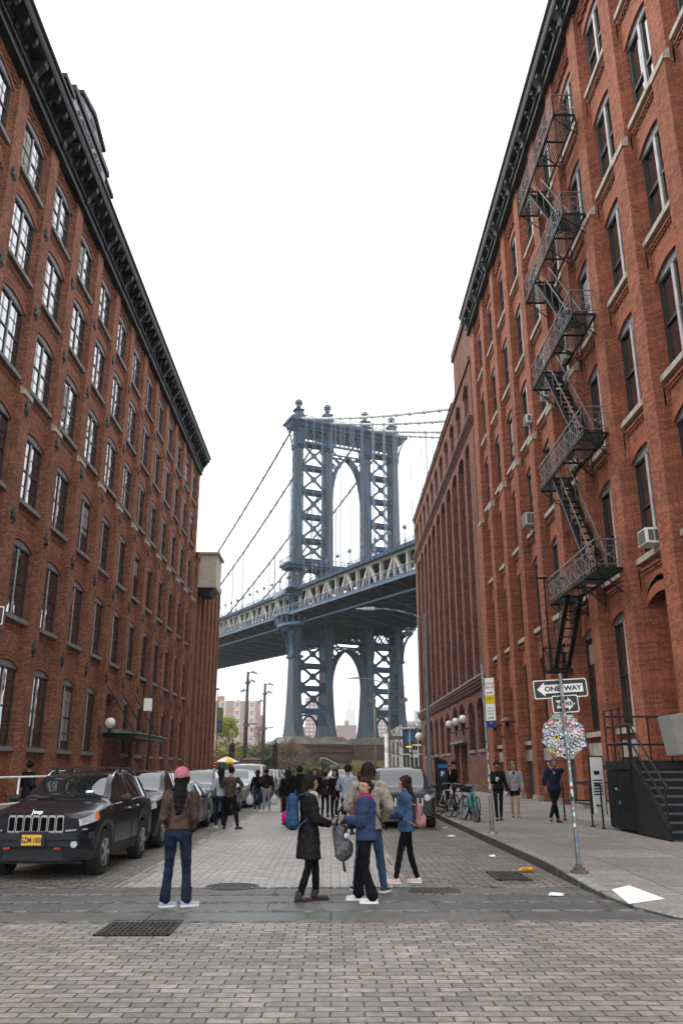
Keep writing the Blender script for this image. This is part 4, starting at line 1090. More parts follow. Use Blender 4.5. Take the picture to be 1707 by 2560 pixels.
for i in range(9): q.bar((8.9 + i * .09, y0, z), (8.9 + i * .09, y1, z), .03, .035)
for (a, b) in (((8.88, y0), (8.88, y1)), ((9.66, y0), (9.66, y1)), ((8.88, y0), (9.66, y0)), ((8.88, y1), (9.66, y1))):
    q.bar((a[0], a[1], z), (b[0], b[1], z), .05, .09)
for (a, b) in (((8.88, y0), (8.88, y1)), ((8.88, y1), (9.66, y1))):
    q.bar((a[0], a[1], z + 1), (b[0], b[1], z + 1), .04, .04); q.bar((a[0], a[1], z), (b[0], b[1], z + 1), .025, .025); q.bar((a[0], a[1], z + 1), (b[0], b[1], z), .025, .025)
    for c in (a, b): q.bar((c[0], c[1], z), (c[0], c[1], z + 1.0), .04, .04)
fp(q, 'lower_landing', M_fire)
q = MB(); q.bar((8.84, 33.2, 5.3), (8.84, 33.2, 9.2), .06, .06); q.bar((8.84, 34.25, 5.3), (8.84, 34.25, 9.2), .05, .05)
for i in range(11): q.bar((8.84, 33.2, 5.5 + i * .33), (8.84, 34.25, 5.5 + i * .33), .02, .02)
q.bar((8.5, 33.2, 9.2), (9.72, 33.2, 9.2), .05, .08)
fp(q, 'drop_ladder', M_fire)
# ---------------------------------------------------------------- air conditioners in windows
def ac(loc, w, label, white=False, brace=False, h=.42, d=.5):
    r = empty('air_conditioner', label, 'air conditioner', loc, 0, 'window air conditioners')
    q = MB(); q.box(0, d, -w / 2, w / 2, 0, h); o = q.build('casing', M_white if white else M_ac, r); bevel(o, .015, 2)
    q = MB()
    q.box(-.012, .0, -w / 2 + .06, w / 2 - .06, .05, h - .05); 
    for e in (0, 1): q.box(.08 + e * .2, .25 + e * .2, -w / 2 - .012, -w / 2, .07, h - .07)
    q.build('grille', M_acd, r)
    if brace:
        q = MB(); q.bar((.05, -w / 2 + .05, 0), (d + .1, -w / 2 + .05, -.4), .03, .03); q.bar((.05, w / 2 - .05, 0), (d + .1, w / 2 - .05, -.4), .03, .03); q.build('bracket', M_steel, r)
    return r
ac((9.45, 38.45, 13.0), .85, 'large beige air conditioner on angled struts, left of the fire escape', brace=True, h=.62, d=.65)
ac((9.50, 24.0, 8.14), .66, 'white air conditioner in the window right of the lowest long fire escape landing', white=True, h=.48)
ac((9.75, 23.1, 15.2), .6, 'cream air conditioner in the head of an arched window, right of the fire escape')
ac((9.55, 33.9, 17.76), .6, 'white air conditioner on a stone sill just left of the third fire escape landing', white=True)
ac((9.55, 37.2, 17.95), .6, 'small white air conditioner propped mid-window, left of another at the same level', white=True, brace=True)
ac((9.55, 30.3, 13.0), .62, 'pale air conditioner half hidden behind the fourth fire escape landing')
ac((9.55, 30.3, 17.76), .62, 'pale air conditioner half hidden behind the third fire escape landing')
# ---------------------------------------------------------------- stoop with steel stairs, right
ST = empty('steel_stoop', 'black steel stoop with louvred doors in its side, stairs and pipe handrails', 'stairs', (8.4, 20.5, 0.15))
def sp(q, name, m, bv=0):
    if not isinstance(m, list): m = [m]
    o = q.build(name, m, ST, loc=ST.location); o.location = (0, 0, 0)
    if bv: bevel(o, bv)
    return o
q = MB(); q.box(7.08, 9.7, 20.03, 21.9, .2, 1.58); q.box(7.02, 9.72, 19.98, 22.0, 1.58, 1.70); q.box(7.06, 9.72, 20.2, 21.95, 1.70, 1.79); q.box(8.9, 9.72, 22.0, 26.0, 1.58, 1.79)
for y in (22.6, 24.2, 25.8): q.box(8.92, 9.0, y, y + .08, .15, 1.58)
sp(q, 'platform', M_black, .008)
for a, b in ((20.1, 20.95), (20.97, 21.82)):
    q = MB(); q.box(7.03, 7.08, a, b, .25, 1.52)
    for i in range(24): q.box(7.015, 7.03, a + .06, b - .06, .3 + i * .05, .33 + i * .05)
    sp(q, 'louvred_door', M_black)
q = MB(); q.ball((6.99, 21.05, 1.12), .04, 8, 6); q.bar((7.0, 21.05, 1.12), (7.0, 20.85, 1.1), .02, .02); q.box(6.99, 7.02, 20.9, 20.94, .78, .86); sp(q, 'door_knob', M_steel)
q = MB(); n = 9
for i in range(n):
    y = 20.03 - (i + 1) * (1.93 / n); z = 1.72 - (i + 1) * (1.55 / n)
    q.cm = 1; q.box(7.12, 8.9, y - .01, y + .035, z - .04, z + .004); q.cm = 0; q.box(7.12, 8.9, y + .035, y + 1.93 / n + .03, z - .035, z)
    q.box(7.12, 8.9, y + 1.93 / n + .01, y + 1.93 / n + .03, z, z + .15)
sp(q, 'steps', [M_black, mat('worn_nosing', (0.11, 0.115, 0.12), .4, metal=.4)])
for x in (7.08, 8.92):
    q = MB()
    q.prism([(20.05, .18), (20.05, 1.72), (19.9, 1.74), (18.12, .36), (18.12, .18)], lambda a, b, k: (x + k, a, b), -.02, .02)
    q.bar((x, 19.95, 1.76), (x, 18.12, .38), .10, .04)
    sp(q, 'stringer', M_black)
q = MB(); R_ = .024
def post(x, y, z0, z1): q.cone((x, y, z0), (x, y, z1), R_, None, 8)
for z in (3.04, 2.62, 2.2):
    q.cone((7.12, 21.85, z), (7.12, 20.1, z + (.0)), R_, None, 8) if z < 3 else q.cone((7.12, 21.85, z), (7.12, 20.7, z), R_, None, 8)
for z in (2.9, 2.2): q.cone((7.12, 21.88, z), (8.8, 21.88, z), R_, None, 8)
for y in (21.85, 21.25, 20.7): post(7.12, y, 1.7, 3.04)
post(7.12, 20.1, 1.7, 2.65)
for x in (7.7, 8.25, 8.8): post(x, 21.88, 1.7, 2.9)
for z in (2.64, 2.22): q.cone((7.12, 20.1, z), (7.12, 18.3, z - 1.35), R_, None, 8)
q.cone((7.12, 18.3, .3), (7.12, 18.3, 1.29), R_, None, 8); q.cone((7.12, 18.3, 1.29), (7.12, 18.14, 1.22), R_, None, 8)
sp(q, 'handrail', M_black); q = MB()
for z in (2.64,): q.cone((8.9, 20.1, z), (8.9, 18.3, z - 1.35), R_, None, 8); q.cone((8.9, 18.3, .3), (8.9, 18.3, 1.29), R_, None, 8); post(8.9, 20.1, 1.7, 2.65)
sp(q, 'handrail', M_black)
# cabinet standing tilted on the stoop
q = MB(); q.X = Matrix.Translation((8.72, 19.95, 2.0)) @ Matrix.Rotation(radians(-9), 4, 'Y') @ Matrix.Rotation(radians(8), 4, 'Z')
q.box(-.72, .75, -.3, .3, .0, .92); cbx = thing1(q, 'electrical_cabinet', mat('cabinet_grey', (0.27, 0.265, 0.24), 0.55, scale=3, var=0.12), 'tilted grey metal cabinet tied with yellow cord above the stoop stairs', 'cabinet', (8.72, 19.95, 2.0)); bevel(cbx, .02)
q = MB(); q.X = Matrix.Translation((8.72, 19.95, 2.0)) @ Matrix.Rotation(radians(-9), 4, 'Y') @ Matrix.Rotation(radians(8), 4, 'Z')
q.tube([(-.1, 0, .95), (-.25, -.31, .93), (-.12, -.315, .5), (.15, -.315, .02)], .012, 5); q.build('cord', mat('yellow_cord', (0.55, 0.36, 0.05), 0.7), cbx, loc=cbx.location).location = (0, 0, 0)
q = MB()
for x in (8.2, 9.3): q.bar((x, 20.15, 1.79), (x, 20.05, 2.1), .05, .05)
q.build('leg', M_steel, cbx, loc=cbx.location).location = (0, 0, 0)
# notice board leaning beside the stoop
q = MB(); q.X = Matrix.Translation((7.0, 22.35, .15)) @ Matrix.Rotation(radians(12), 4, 'Z'); q.box(-.25, .12, -.02, .02, .35, 1.75); nb = thing1(q, 'notice_board', M_signw, 'narrow white notice board with black lines leaning between railing and stoop', 'notice', (7.0, 22.35, .15))
q = MB(); q.X = Matrix.Translation((7.0, 22.35, .15)) @ Matrix.Rotation(radians(12), 4, 'Z')
for i in range(6): q.box(-.2, .07, -.026, -.021, .8 + i * .07, .83 + i * .07)
q.box(-.15, 0, -.026, -.021, 1.3, 1.4)
for a in (-.27, .12): q.box(a, a + .02, -.03, .03, .33, 1.77)
q.box(-.27, .14, -.03, .03, 1.75, 1.78); q.build('printing', M_signk, nb, loc=nb.location).location = (0, 0, 0)
# pipe railings on the pavement
def railing(P, label, name='pipe_railing', m=None, z=.15, h=1.08, rails=(1.06, .55), grp=None, posts=None):
    r = empty(name, label, 'railing', (P[0][0], P[0][1], z), 0, grp)
    for (x, y) in (posts or P):
        q = MB(); q.cone((x, y, z), (x, y, z + h), .024, None, 8); q.cone((x, y, z), (x, y, z + .03), .07, .06, 8); q.build('post', m, r, loc=r.location).location = (0, 0, 0)
    q = MB()
    for hh in rails:
        for a, b in zip(P, P[1:]): q.cone((a[0], a[1], z + hh), (b[0], b[1], z + hh), .022, None, 8)
    q.build('rail', m, r, loc=r.location).location = (0, 0, 0); return r
railing([(6.87, 25.5), (6.85, 22.75), (6.88, 21.95)], 'black two-bar pipe railing that the leaning man stands against', m=M_black)
railing([(9.4, 25.7), (6.9, 25.6)], 'short black pipe railing running from the man to the brick wall', m=M_black)
railing([(-6.7, 15.0), (-6.7, 18.5), (-6.7, 22.0), (-6.7, 25.5), (-6.7, 29.0)], 'pale two-bar pipe railing behind the dark parked cars', m=M_white, h=1.3, rails=(1.28, .75))
railing([(5.6, 47.0), (5.6, 52), (5.6, 57)], 'dark area railing beyond the street lamp base', m=M_black, h=1.3, rails=(1.28, .7))
# ---------------------------------------------------------------- one-way sign post
OW = empty('sign_post', 'leaning galvanised post carrying two one-way signs and a sticker-covered octagon', 'sign post', (3.71, 13.2, .12))
q = MB(); q.cone((3.71, 13.2, .12), (3.69, 13.2, 1.45), .036, .033, 12); q.cone((3.69, 13.2, 1.45), (3.655, 13.2, 3.03), .028, None, 12); q.ball((3.655, 13.2, 3.03), .03, 10, 6); o = q.build('pole', M_steel, OW, True, loc=OW.location); o.location = (0, 0, 0); smooth_by_angle(o)
q = MB(); q.cone((3.71, 13.2, .11), (3.71, 13.2, .15), .14, .13, 14); q.cone((3.71, 13.2, .15), (3.71, 13.2, .24), .06, .045, 10)
for a in range(4): u = a * pi / 2 + .4; q.cone((3.71 + .1 * cos(u), 13.2 + .1 * sin(u), .14), (3.71 + .1 * cos(u), 13.2 + .1 * sin(u), .19), .014, None, 6)
q.build('base_plate', mat('rusty_plate', (0.11, 0.085, 0.07), 0.8, scale=20, var=0.4), OW, loc=OW.location).location = (0, 0, 0)
def owsign(c, w, h, rz, rx, flip, txt):
    M = Matrix.Translation(Vector(c)) @ Matrix.Rotation(rz, 4, 'Z') @ Matrix.Rotation(rx, 4, 'Y')
    q = MB(); q.X = M; e = .02; pl = [(-w / 2 + e, -h / 2), (w / 2 - e, -h / 2), (w / 2, -h / 2 + e), (w / 2, h / 2 - e), (w / 2 - e, h / 2), (-w / 2 + e, h / 2), (-w / 2, h / 2 - e), (-w / 2, -h / 2 + e)]
    q.prism(pl, lambda a, b, k: (a, k, b), 0, .004); o = q.build('one_way_sign', M_signw, OW, loc=OW.location); o.location = (0, 0, 0)
    q = MB(); q.X = M; s = .014; q.prism([(a * (1 - 2 * s / w), b * (1 - 2 * s / h)) for a, b in pl], lambda a, b, k: (a, k, b), -.0015, -.0005); q.build('black_field', M_signk, o, loc=OW.location).location = OW.location - OW.location
    f = -1 if flip else 1; H = h * .36; A = h * .74 / 2
    x0, xh, x1 = -w / 2 + .055, -w / 2 + .055 + h * .42, w / 2 - .07
    poly = [(x0, 0), (xh, A), (xh, H / 2 * 1.25), (x1, H / 2 * 1.25), (x1, -H / 2 * 1.25), (xh, -H / 2 * 1.25), (xh, -A)]
    q = MB(); q.X = M; q.prism([(a * f, b) for a, b in poly], lambda a, b, k: (a, k, b), -.0035, -.0025); q.build('arrow', M_signw, o, loc=OW.location).location = (0, 0, 0)
    t = text_mesh(txt, h * .37, parent=o, material=M_signk, ext=.0006, bold=.0045, xf=Matrix.Translation(-OW.location) @ M @ Matrix.Translation((.035 * f * w / .8, -.005, -.002)), sx=1.12 if w > .7 else .66)
owsign((3.655, 13.235, 2.825), .87, .29, radians(2), radians(-3.5), False, 'ONE  WAY')
owsign((3.715, 13.235, 2.585), .425, .27, radians(2), radians(-3.5), True, 'ONE  WAY')
M8 = Matrix.Translation((3.655, 13.245, 2.10)) @ Matrix.Rotation(radians(3), 4, 'Y')
q = MB(); q.X = M8; r8 = .352; oc = [(r8 * cos(a), r8 * sin(a)) for a in [pi / 8 + pi / 4 * i for i in range(8)]]
q.prism(oc, lambda a, b, k: (a, k, b), 0, .004); og = q.build('octagon_sign_back', mat('bare_aluminium', (0.30, 0.30, 0.285), 0.45, metal=.3), OW, loc=OW.location); og.location = (0, 0, 0)
cols = [(0.6, 0.6, 0.58), (0.02, 0.02, 0.02), (0.35, 0.03, 0.03), (0.55, 0.40, 0.03), (0.10, 0.35, 0.30), (0.08, 0.15, 0.35), (0.40, 0.55, 0.60), (0.55, 0.25, 0.35), (0.08, 0.09, 0.10), (0.60, 0.58, 0.5)]
q = MB(); q.X = M8; rnd = random.Random(5); kk = 0
for i in range(230):
    a, b = rnd.uniform(-.32, .32), rnd.uniform(-.32, .32)
    if max(abs(a), abs(b), (abs(a) + abs(b)) / 1.414) > .30: continue
    kk += 1; z = -.0012 - kk * .00012; c = rnd.choice([0, 0, 1, 1, 8, 9] + list(range(10))); q.cm = c
    if rnd.random() < .4:
        r = rnd.uniform(.025, .045); P = [(a + r * cos(t), b + r * sin(t)) for t in [2 * pi * j / 12 for j in range(12)]]
        q.prism(P, lambda u, v, k: (u, k, v), z, z + .0001); q.cm = 1 if c in (0, 9, 3) else 0; q.prism([(a + (u - a) * .6, b + (v - b) * .6) for u, v in P], lambda u, v, k: (u, k, v), z - .0008, z - .0007)
    else:
        w_, h_, an = rnd.uniform(.028, .06), rnd.uniform(.016, .036), rnd.uniform(-.7, .7); R2 = lambda u, v: (a + u * cos(an) - v * sin(an), b + u * sin(an) + v * cos(an))
        q.prism([R2(-w_, -h_), R2(w_, -h_), R2(w_, h_), R2(-w_, h_)], lambda u, v, k: (u, k, v), z, z + .0001); q.cm = 1 if c in (0, 9, 3, 6) else 0
        for j in range(3): e = -.6 + j * .5; q.prism([R2(w_ * e, -h_ * .5), R2(w_ * (e + .3), -h_ * .5), R2(w_ * (e + .3), h_ * .5), R2(w_ * e, h_ * .5)], lambda u, v, k: (u, k, v), z - .0008, z - .0007)
smats = [mat('sticker_%d' % i if False else 'sticker_colour_' + 'abcdefghij'[i], c, 0.5, var=.05) for i, c in enumerate(cols)]
q.build('stickers', smats, og, loc=OW.location).location = (0, 0, 0)
q = MB(); rnd = random.Random(9)
for i in range(46):
    z = .55 + i * .048 + rnd.uniform(-.01, .01); q.cm = rnd.choice(range(10)); 
    if z > 2.75: break
    a0 = rnd.uniform(-2.4, -.9); x = 3.705 - z * .0155; rr = .0365 if z < 1.45 else .0295; P = [(x + rr * cos(a0 + t * .25), 13.2 + rr * sin(a0 + t * .25)) for t in range(5)]; h = rnd.uniform(.012, .035)
    for u, v in zip(P, P[1:]): q.quad((u[0], u[1], z - h), (v[0], v[1], z - h), (v[0], v[1], z + h), (u[0], u[1], z + h))
q.build('post_stickers', smats, OW, loc=OW.location).location = (0, 0, 0)
# ---------------------------------------------------------------- parking sign post
PS = empty('sign_post', 'tall grey post with stacked white, yellow and blue parking signs near the bicycles', 'sign post', (3.77, 20.5, .15))
def pp(q, n_, m_): o = q.build(n_, m_, PS, loc=PS.location); o.location = (0, 0, 0); return o
q = MB(); q.cone((3.79, 20.5, .15), (3.78, 20.5, 1.0), .048, .045, 12); q.cone((3.78, 20.5, 1.0), (3.735, 20.5, 4.08), .036, .034, 12); q.cone((3.79, 20.5, .15), (3.79, 20.5, .19), .12, .10, 12); o = pp(q, 'pole', M_steel); smooth_by_angle(o)
MP = Matrix.Translation((3.76, 20.47, 0)) @ Matrix.Rotation(radians(-42), 4, 'Z')
for (z0, z1, m_, nm, tx, tcol) in ((3.32, 3.74, M_signw, 'parking_sign', 'No Standing\n8 30am-7pm', (0.35, .02, .03)), (3.12, 3.315, mat('sign_yellow', (0.55, 0.36, 0.02), 0.5, var=.1), 'yellow_sign', 'Except\nMuni Meters', (.02, .02, .02)), (2.72, 3.115, M_signw, 'parking_sign', '2 Hour\nMetered\nParking', (.02, .02, .02)), (2.55, 2.715, mat('sign_blue', (0.02, 0.03, 0.14), 0.5, var=.1), 'blue_sign', 'PAY', (.5, .5, .5))):
    q = MB(); q.X = MP; q.box(.02, .29, -.003, 0, z0, z1); o = pp(q, nm, m_)
    tm = mat('sign_ink_' + ('red' if tcol[0] == .35 else 'black' if tcol[0] < .1 else 'pale'), tcol, .5, var=.05)
    n_ = tx.count('\n') + 1
    text_mesh(tx, (z1 - z0) / (n_ + 1.6) * .8, parent=o, material=tm, ext=.0005, xf=Matrix.Translation(-PS.location) @ MP @ Matrix.Translation((.155, -.006, (z0 + z1) / 2 + .03)), sx=.75)
    if nm == 'parking_sign': q = MB(); q.X = MP; q.prism([(.06, z0 + .05), (.2, z0 + .05), (.2, z0 + .03), (.25, z0 + .06), (.2, z0 + .09), (.2, z0 + .07), (.06, z0 + .07)], lambda a, b, k: (a, k, b), -.006, -.005); q.build('arrow', tm, o, loc=PS.location).location = (0, 0, 0)
q = MB(); rnd = random.Random(3)
for i in range(26):
    z = .9 + i * .055; q.cm = rnd.choice([0, 0, 1, 9, 3, 5]); a0 = rnd.uniform(-2.6, -1.2); x = 3.778 - (z - 1) * .0146; P = [(x + .038 * cos(a0 + t * .3), 20.5 + .038 * sin(a0 + t * .3)) for t in range(4)]; h = rnd.uniform(.01, .03)
    for u, v in zip(P, P[1:]): q.quad((u[0], u[1], z - h), (v[0], v[1], z - h), (v[0], v[1], z + h), (u[0], u[1], z + h))
pp(q, 'post_stickers', smats)
# left pavement pole
q = MB(); q.cone((-6.42, 29.6, .15), (-6.3, 29.6, 4.3), .045, .04, 10); lp = thing1(q, 'sign_post', M_black, 'dark leaning post with a small red and white parking sign before the left wall', 'sign post', (-6.42, 29.6, .15), smooth=True)
q = MB(); q.X = Matrix.Translation((-6.3, 29.57, 0)) @ Matrix.Rotation(radians(15), 4, 'Z'); q.box(-.32, -.03, -.003, 0, 3.55, 3.98); sg = q.build('parking_sign', M_signw, lp, loc=lp.location); sg.location = (0, 0, 0)
text_mesh('NO\nPARKING', .1, parent=sg, material=mat('sign_ink_red', (0.35, .02, .03)), ext=.0005, xf=Matrix.Translation(-lp.location) @ Matrix.Translation((-6.47, 29.55, 3.8)), sx=.8)
e = empty('sign_post', 'corner post at the left edge with a black one-way sign, mostly outside the photo', 'sign post', (-6.12, 13.9, .12)); L = e.location.copy()
q = MB(); q.cone((-6.12, 13.95, .12), (-6.12, 13.95, 4.35), .032, None, 10); q.build('pole', M_steel, e, True, loc=L).location = (0, 0, 0)
q = MB(); q.box(-6.50, -5.62, 13.9, 13.905, 3.95, 4.26); o = q.build('one_way_sign', M_signw, e, loc=L); o.location = (0, 0, 0)
q = MB(); q.box(-6.485, -5.635, 13.897, 13.899, 3.965, 4.245); q.build('black_field', M_signk, o, loc=L).location = (0, 0, 0)
q = MB(); q.prism([(-6.43, 4.105), (-6.30, 4.21), (-6.30, 4.165), (-5.70, 4.165), (-5.70, 4.045), (-6.30, 4.045), (-6.30, 4.0)], lambda a, b, k: (a, k, b), 13.894, 13.896); q.build('arrow', M_signw, o, loc=L).location = (0, 0, 0)
text_mesh('ONE WAY', .13, parent=o, material=M_signk, ext=.0006, bold=.006, xf=Matrix.Translation(-L) @ Matrix.Translation((-6.03, 13.892, 4.103)))
# ---------------------------------------------------------------- big street lamp, right kerb
def street_lamp(x, y, z0, top, hx, hz, label, base=True, s=1.0, extra=None):
    r = empty('street_lamp', label, 'street lamp', (x, y, z0), 0, None); L = Vector((x, y, z0))
    q = MB(); q.cone((x, y, z0 + .3), (x - .02 * (top / 7), y, top), .085 * s, .055 * s, 12); q.ball((x - .02 * top / 7, y, top + .05), .06 * s, 8, 6); o = q.build('pole', mat('lamp_pole_grey', (0.17, 0.185, 0.20), 0.45, metal=.3, scale=4, var=.15), r, True, loc=L); o.location = (0, 0, 0); smooth_by_angle(o)
    if base:
        q = MB(); q.hexa([(x - .29, y - .29, z0), (x + .29, y - .29, z0), (x + .29, y + .29, z0), (x - .29, y + .29, z0), (x - .21, y - .21, z0 + .85), (x + .21, y - .21, z0 + .85), (x + .21, y + .21, z0 + .85), (x - .21, y + .21, z0 + .85)])
        q.box(x - .17, x + .17, y - .305, y - .28, z0 + .15, z0 + .65)
        for a in (-1, 1):
            for b in (-1, 1): q.cone((x + a * .15, y + b * .15, z0 + .85), (x + a * .15, y + b * .15, z0 + .95), .045, None, 8)
        o = q.build('base', mat('lamp_base_grey', (0.20, 0.20, 0.195), 0.6, scale=4, var=.2), r, loc=L); o.location = (0, 0, 0); bevel(o, .015)
    q = MB(); d = hx - x; P = [(x, y, top - .15), (x + d * .18, y, top - .15 + (hz - top) * .55 + .1), (x + d * .45, y, hz - .02 + .0), (x + d * .65, y, hz + .05), (x + d * .8, y, hz + .05)]
    q.tube(P, .035 * s, 8); o = q.build('arm', mat('lamp_pole_grey', (0, 0, 0)), r, True, loc=L); o.location = (0, 0, 0)
    q = MB(); X1 = x + d * .8; sx = 1 if d > 0 else -1
    q.hexa([(X1 - sx * .02, y - .11 * s, hz), (X1 + sx * .42 * s, y - .13 * s, hz + .0), (X1 + sx * .42 * s, y + .13 * s, hz), (X1 - sx * .02, y + .11 * s, hz), (X1 - sx * .02, y - .08 * s, hz + .13 * s), (X1 + sx * .42 * s, y - .07 * s, hz + .11 * s), (X1 + sx * .42 * s, y + .07 * s, hz + .11 * s), (X1 - sx * .02, y + .08 * s, hz + .13 * s)])
    q.hexa([(X1 + sx * .42 * s, y - .09 * s, hz + .01), (X1 + sx * .75 * s, y - .03 * s, hz + .05), (X1 + sx * .75 * s, y + .03 * s, hz + .05), (X1 + sx * .42 * s, y + .09 * s, hz + .01), (X1 + sx * .42 * s, y - .06 * s, hz + .09 * s), (X1 + sx * .75 * s, y - .02 * s, hz + .08 * s), (X1 + sx * .75 * s, y + .02 * s, hz + .08 * s), (X1 + sx * .42 * s, y + .06 * s, hz + .09 * s)])
    o = q.build('lamp_head', mat('lamp_head_white', (0.42, 0.42, 0.42), 0.5), r, loc=L); o.location = (0, 0, 0)
    return r, L
street_lamp(3.78, 32.9, .15, 7.5, 1.2, 7.78, 'tall grey lamp post with square flared base on the right kerb')
l2, L2 = street_lamp(6.75, 98, 0, 11.1, 2.3, 11.75, 'far grey lamp post with street name sign and floodlights near the bridge pier', base=False, s=1.9)
q = MB()
for xx in (4.7, 8.5): q.X = Matrix.Translation((xx, 98, 9.15)) @ Matrix.Rotation(radians(25 if xx < 6 else -20), 4, 'Y'); q.box(-.45, .45, -.25, .25, -.1, .35)
q.X = None; q.tube([(4.9, 98, 8.9), (5.2, 98, 8.2), (6.7, 98, 8.1), (8.0, 98, 8.2), (8.5, 98, 8.9)], .05, 6); q.build('floodlight', M_steel, l2, loc=L2).location = (0, 0, 0)
q = MB(); q.box(6.85, 8.3, 97.93, 97.97, 4.85, 5.2); o = q.build('street_name_sign', mat('sign_brown', (0.07, 0.03, 0.025), .5), l2, loc=L2); o.location = (0, 0, 0)
text_mesh('Plymouth St', .26, parent=o, material=M_signw, ext=.004, xf=Matrix.Translation(-L2) @ Matrix.Translation((7.58, 97.91, 5.02)), sx=.95)
q = MB(); q.cone((5.3, 102, 0), (5.25, 102, 10.0), .15, .1, 8); q.cone((5.25, 102, 10), (5.25, 102, 10.4), .18, .1, 8); thing1(q, 'utility_pole', mat('pole_wood', (0.23, 0.21, 0.16), .9, scale=3, stretch=(1, 1, .2)), 'slim pale wooden pole standing left of the far lamp post', 'pole', (5.3, 102, 0), smooth=True)
# ---------------------------------------------------------------- flood light masts of the park
for (x, y, top, lab) in ((-10.62, 105, 13.4, 'nearer of two tall wooden light masts under the bridge deck'), (-9.22, 115, 12.9, 'farther and shorter of two wooden light masts, near the bridge leg')):
    r = empty('light_mast', lab, 'light mast', (x, y, 0), 0, 'light masts in the park'); L = Vector((x, y, 0))
    q = MB(); q.cone((x - .05, y, 0), (x, y, top), .34, .17, 10); q.build('pole', mat('mast_wood', (0.11, 0.105, 0.085), .9, scale=3, stretch=(1, 1, .2)), r, True, loc=L).location = (0, 0, 0)
    for a, b in ((.9, -.15), (.75, -1.2), (-.65, -2.4)):
        q = MB(); q.bar((x, y, top + b), (x + a * .6, y, top + b), .1, .1); q.hexa([(x + a * .5, y - .3, top + b), (x + a * 1.4, y - .3, top + b - .25), (x + a * 1.4, y + .3, top + b - .25), (x + a * .5, y + .3, top + b), (x + a * .5, y - .2, top + b + .3), (x + a * 1.3, y - .2, top + b), (x + a * 1.3, y + .2, top + b), (x + a * .5, y + .2, top + b + .3)]); q.build('floodlight', M_steel, r, loc=L).location = (0, 0, 0)
    q = MB(); q.cone((x, y, top - 1.5), (x, y, top - 1.3), .4, .4, 8); q.cone((x, y, 6.6), (x, y, 7.0), .42, .42, 8); q.bar((x, y, 6.9), (x + 1.3, y, 6.95), .1, .15); q.build('collar', M_steel, r, loc=L).location = (0, 0, 0)
# ---------------------------------------------------------------- wall lamps
def globe(x, y, z, X0, label, r=.21, grp='white globe lamps on brackets'):
    e = empty('globe_lamp', label, 'wall lamp', (X0, y, z - .6), 0, grp); L = e.location.copy()
    q = MB(); q.ball((x, y, z), r, 18, 12); q.build('globe', M_opal, e, True, loc=L).location = (0, 0, 0)
    q = MB(); q.cone((x, y, z - r), (x, y, z - r - .12), .09, .13, 8); q.cone((x, y, z - r - .12), (x, y, z - r - .35), .12, .05, 8); q.tube([(x, y, z - r - .3), (x + (X0 - x) * .5, y, z - r - .42), (X0, y, z - r - .25)], .035, 6); q.box(min(X0, X0 + (.06 if X0 < 0 else -.06)), max(X0, X0 + (.06 if X0 < 0 else -.06)), y - .08, y + .08, z - .95, z - .2)
    q.build('bracket', M_black, e, loc=L).location = (0, 0, 0)
globe(9.35, 66.8, 4.98, 9.88, 'leftmost of the three white globe lamps over the double doorway', .28)
globe(9.35, 63.2, 4.98, 9.88, 'middle of the three white globe lamps over the double doorway', .28)
globe(9.35, 59.7, 4.98, 9.88, 'rightmost of the three white globe lamps over the double doorway', .28)
globe(9.4, 90.5, 4.9, 9.88, 'far white globe lamp at the corner beside the glass pavilion', .42)
globe(-12.75, 48.6, 4.12, -13.36, 'white globe lamp at the near end of the green entrance canopy', .30)
for (y, z, lab) in ((47.3, 3.9, 'left of the two rust-brown mushroom lamps beside the tall doorway'), (43.9, 3.93, 'right of the two rust-brown mushroom lamps beside the tall doorway')):
    e = empty('mushroom_lamp', lab, 'wall lamp', (9.72, y, z - .5), 0, 'mushroom lamps by the doorway'); L = e.location.copy()
    q = MB(); q.lathe([(.44, 0), (.42, .05), (.33, .15), (.18, .22), (.05, .26)], (9.2, y, z), 16); q.build('shade', mat('rusty_shade', (0.10, 0.045, 0.03), .6, scale=5, var=.3), e, True, loc=L).location = (0, 0, 0)
    q = MB(); q.lathe([(.1, -.25), (.13, -.12), (.08, .0)], (9.2, y, z), 10); q.tube([(9.2, y, z - .25), (9.3, y, z - .5), (9.5, y, z - .62), (9.72, y, z - .55)], .025, 6); q.build('bracket', M_black, e, loc=L).location = (0, 0, 0)
# ---------------------------------------------------------------- entrance canopy, left
CA = empty('entrance_canopy', 'flat green-edged entrance canopy hung on rods over the left doorway', 'canopy', (-13.4, 53.5, 3.3)); L = CA.location.copy()
q = MB(); q.hexa([(-13.4, 49.5, 3.38), (-11.45, 49.5, 3.30), (-11.45, 57.6, 3.30), (-13.4, 57.6, 3.38), (-13.4, 49.5, 3.62), (-11.45, 49.5, 3.56), (-11.45, 57.6, 3.56), (-13.4, 57.6, 3.62)]); q.build('frame', M_black, CA, loc=L).location = (0, 0, 0)
q = MB(); q.hexa([(-13.4, 49.35, 3.62), (-11.2, 49.35, 3.57), (-11.2, 57.8, 3.57), (-13.4, 57.8, 3.62), (-13.4, 49.45, 3.88), (-11.25, 49.4, 3.63), (-11.25, 57.7, 3.63), (-13.4, 57.7, 3.88)]); q.build('canopy_roof', mat('copper_green', (0.10, 0.15, 0.12), .6, scale=2, var=.3), CA, loc=L).location = (0, 0, 0)
for y in (49.9, 53.0, 56.8): q = MB(); q.bar((-13.36, y, 6.3), (-11.6, y, 3.6), .07, .07); q.build('tie_rod', M_black, CA, loc=L).location = (0, 0, 0)
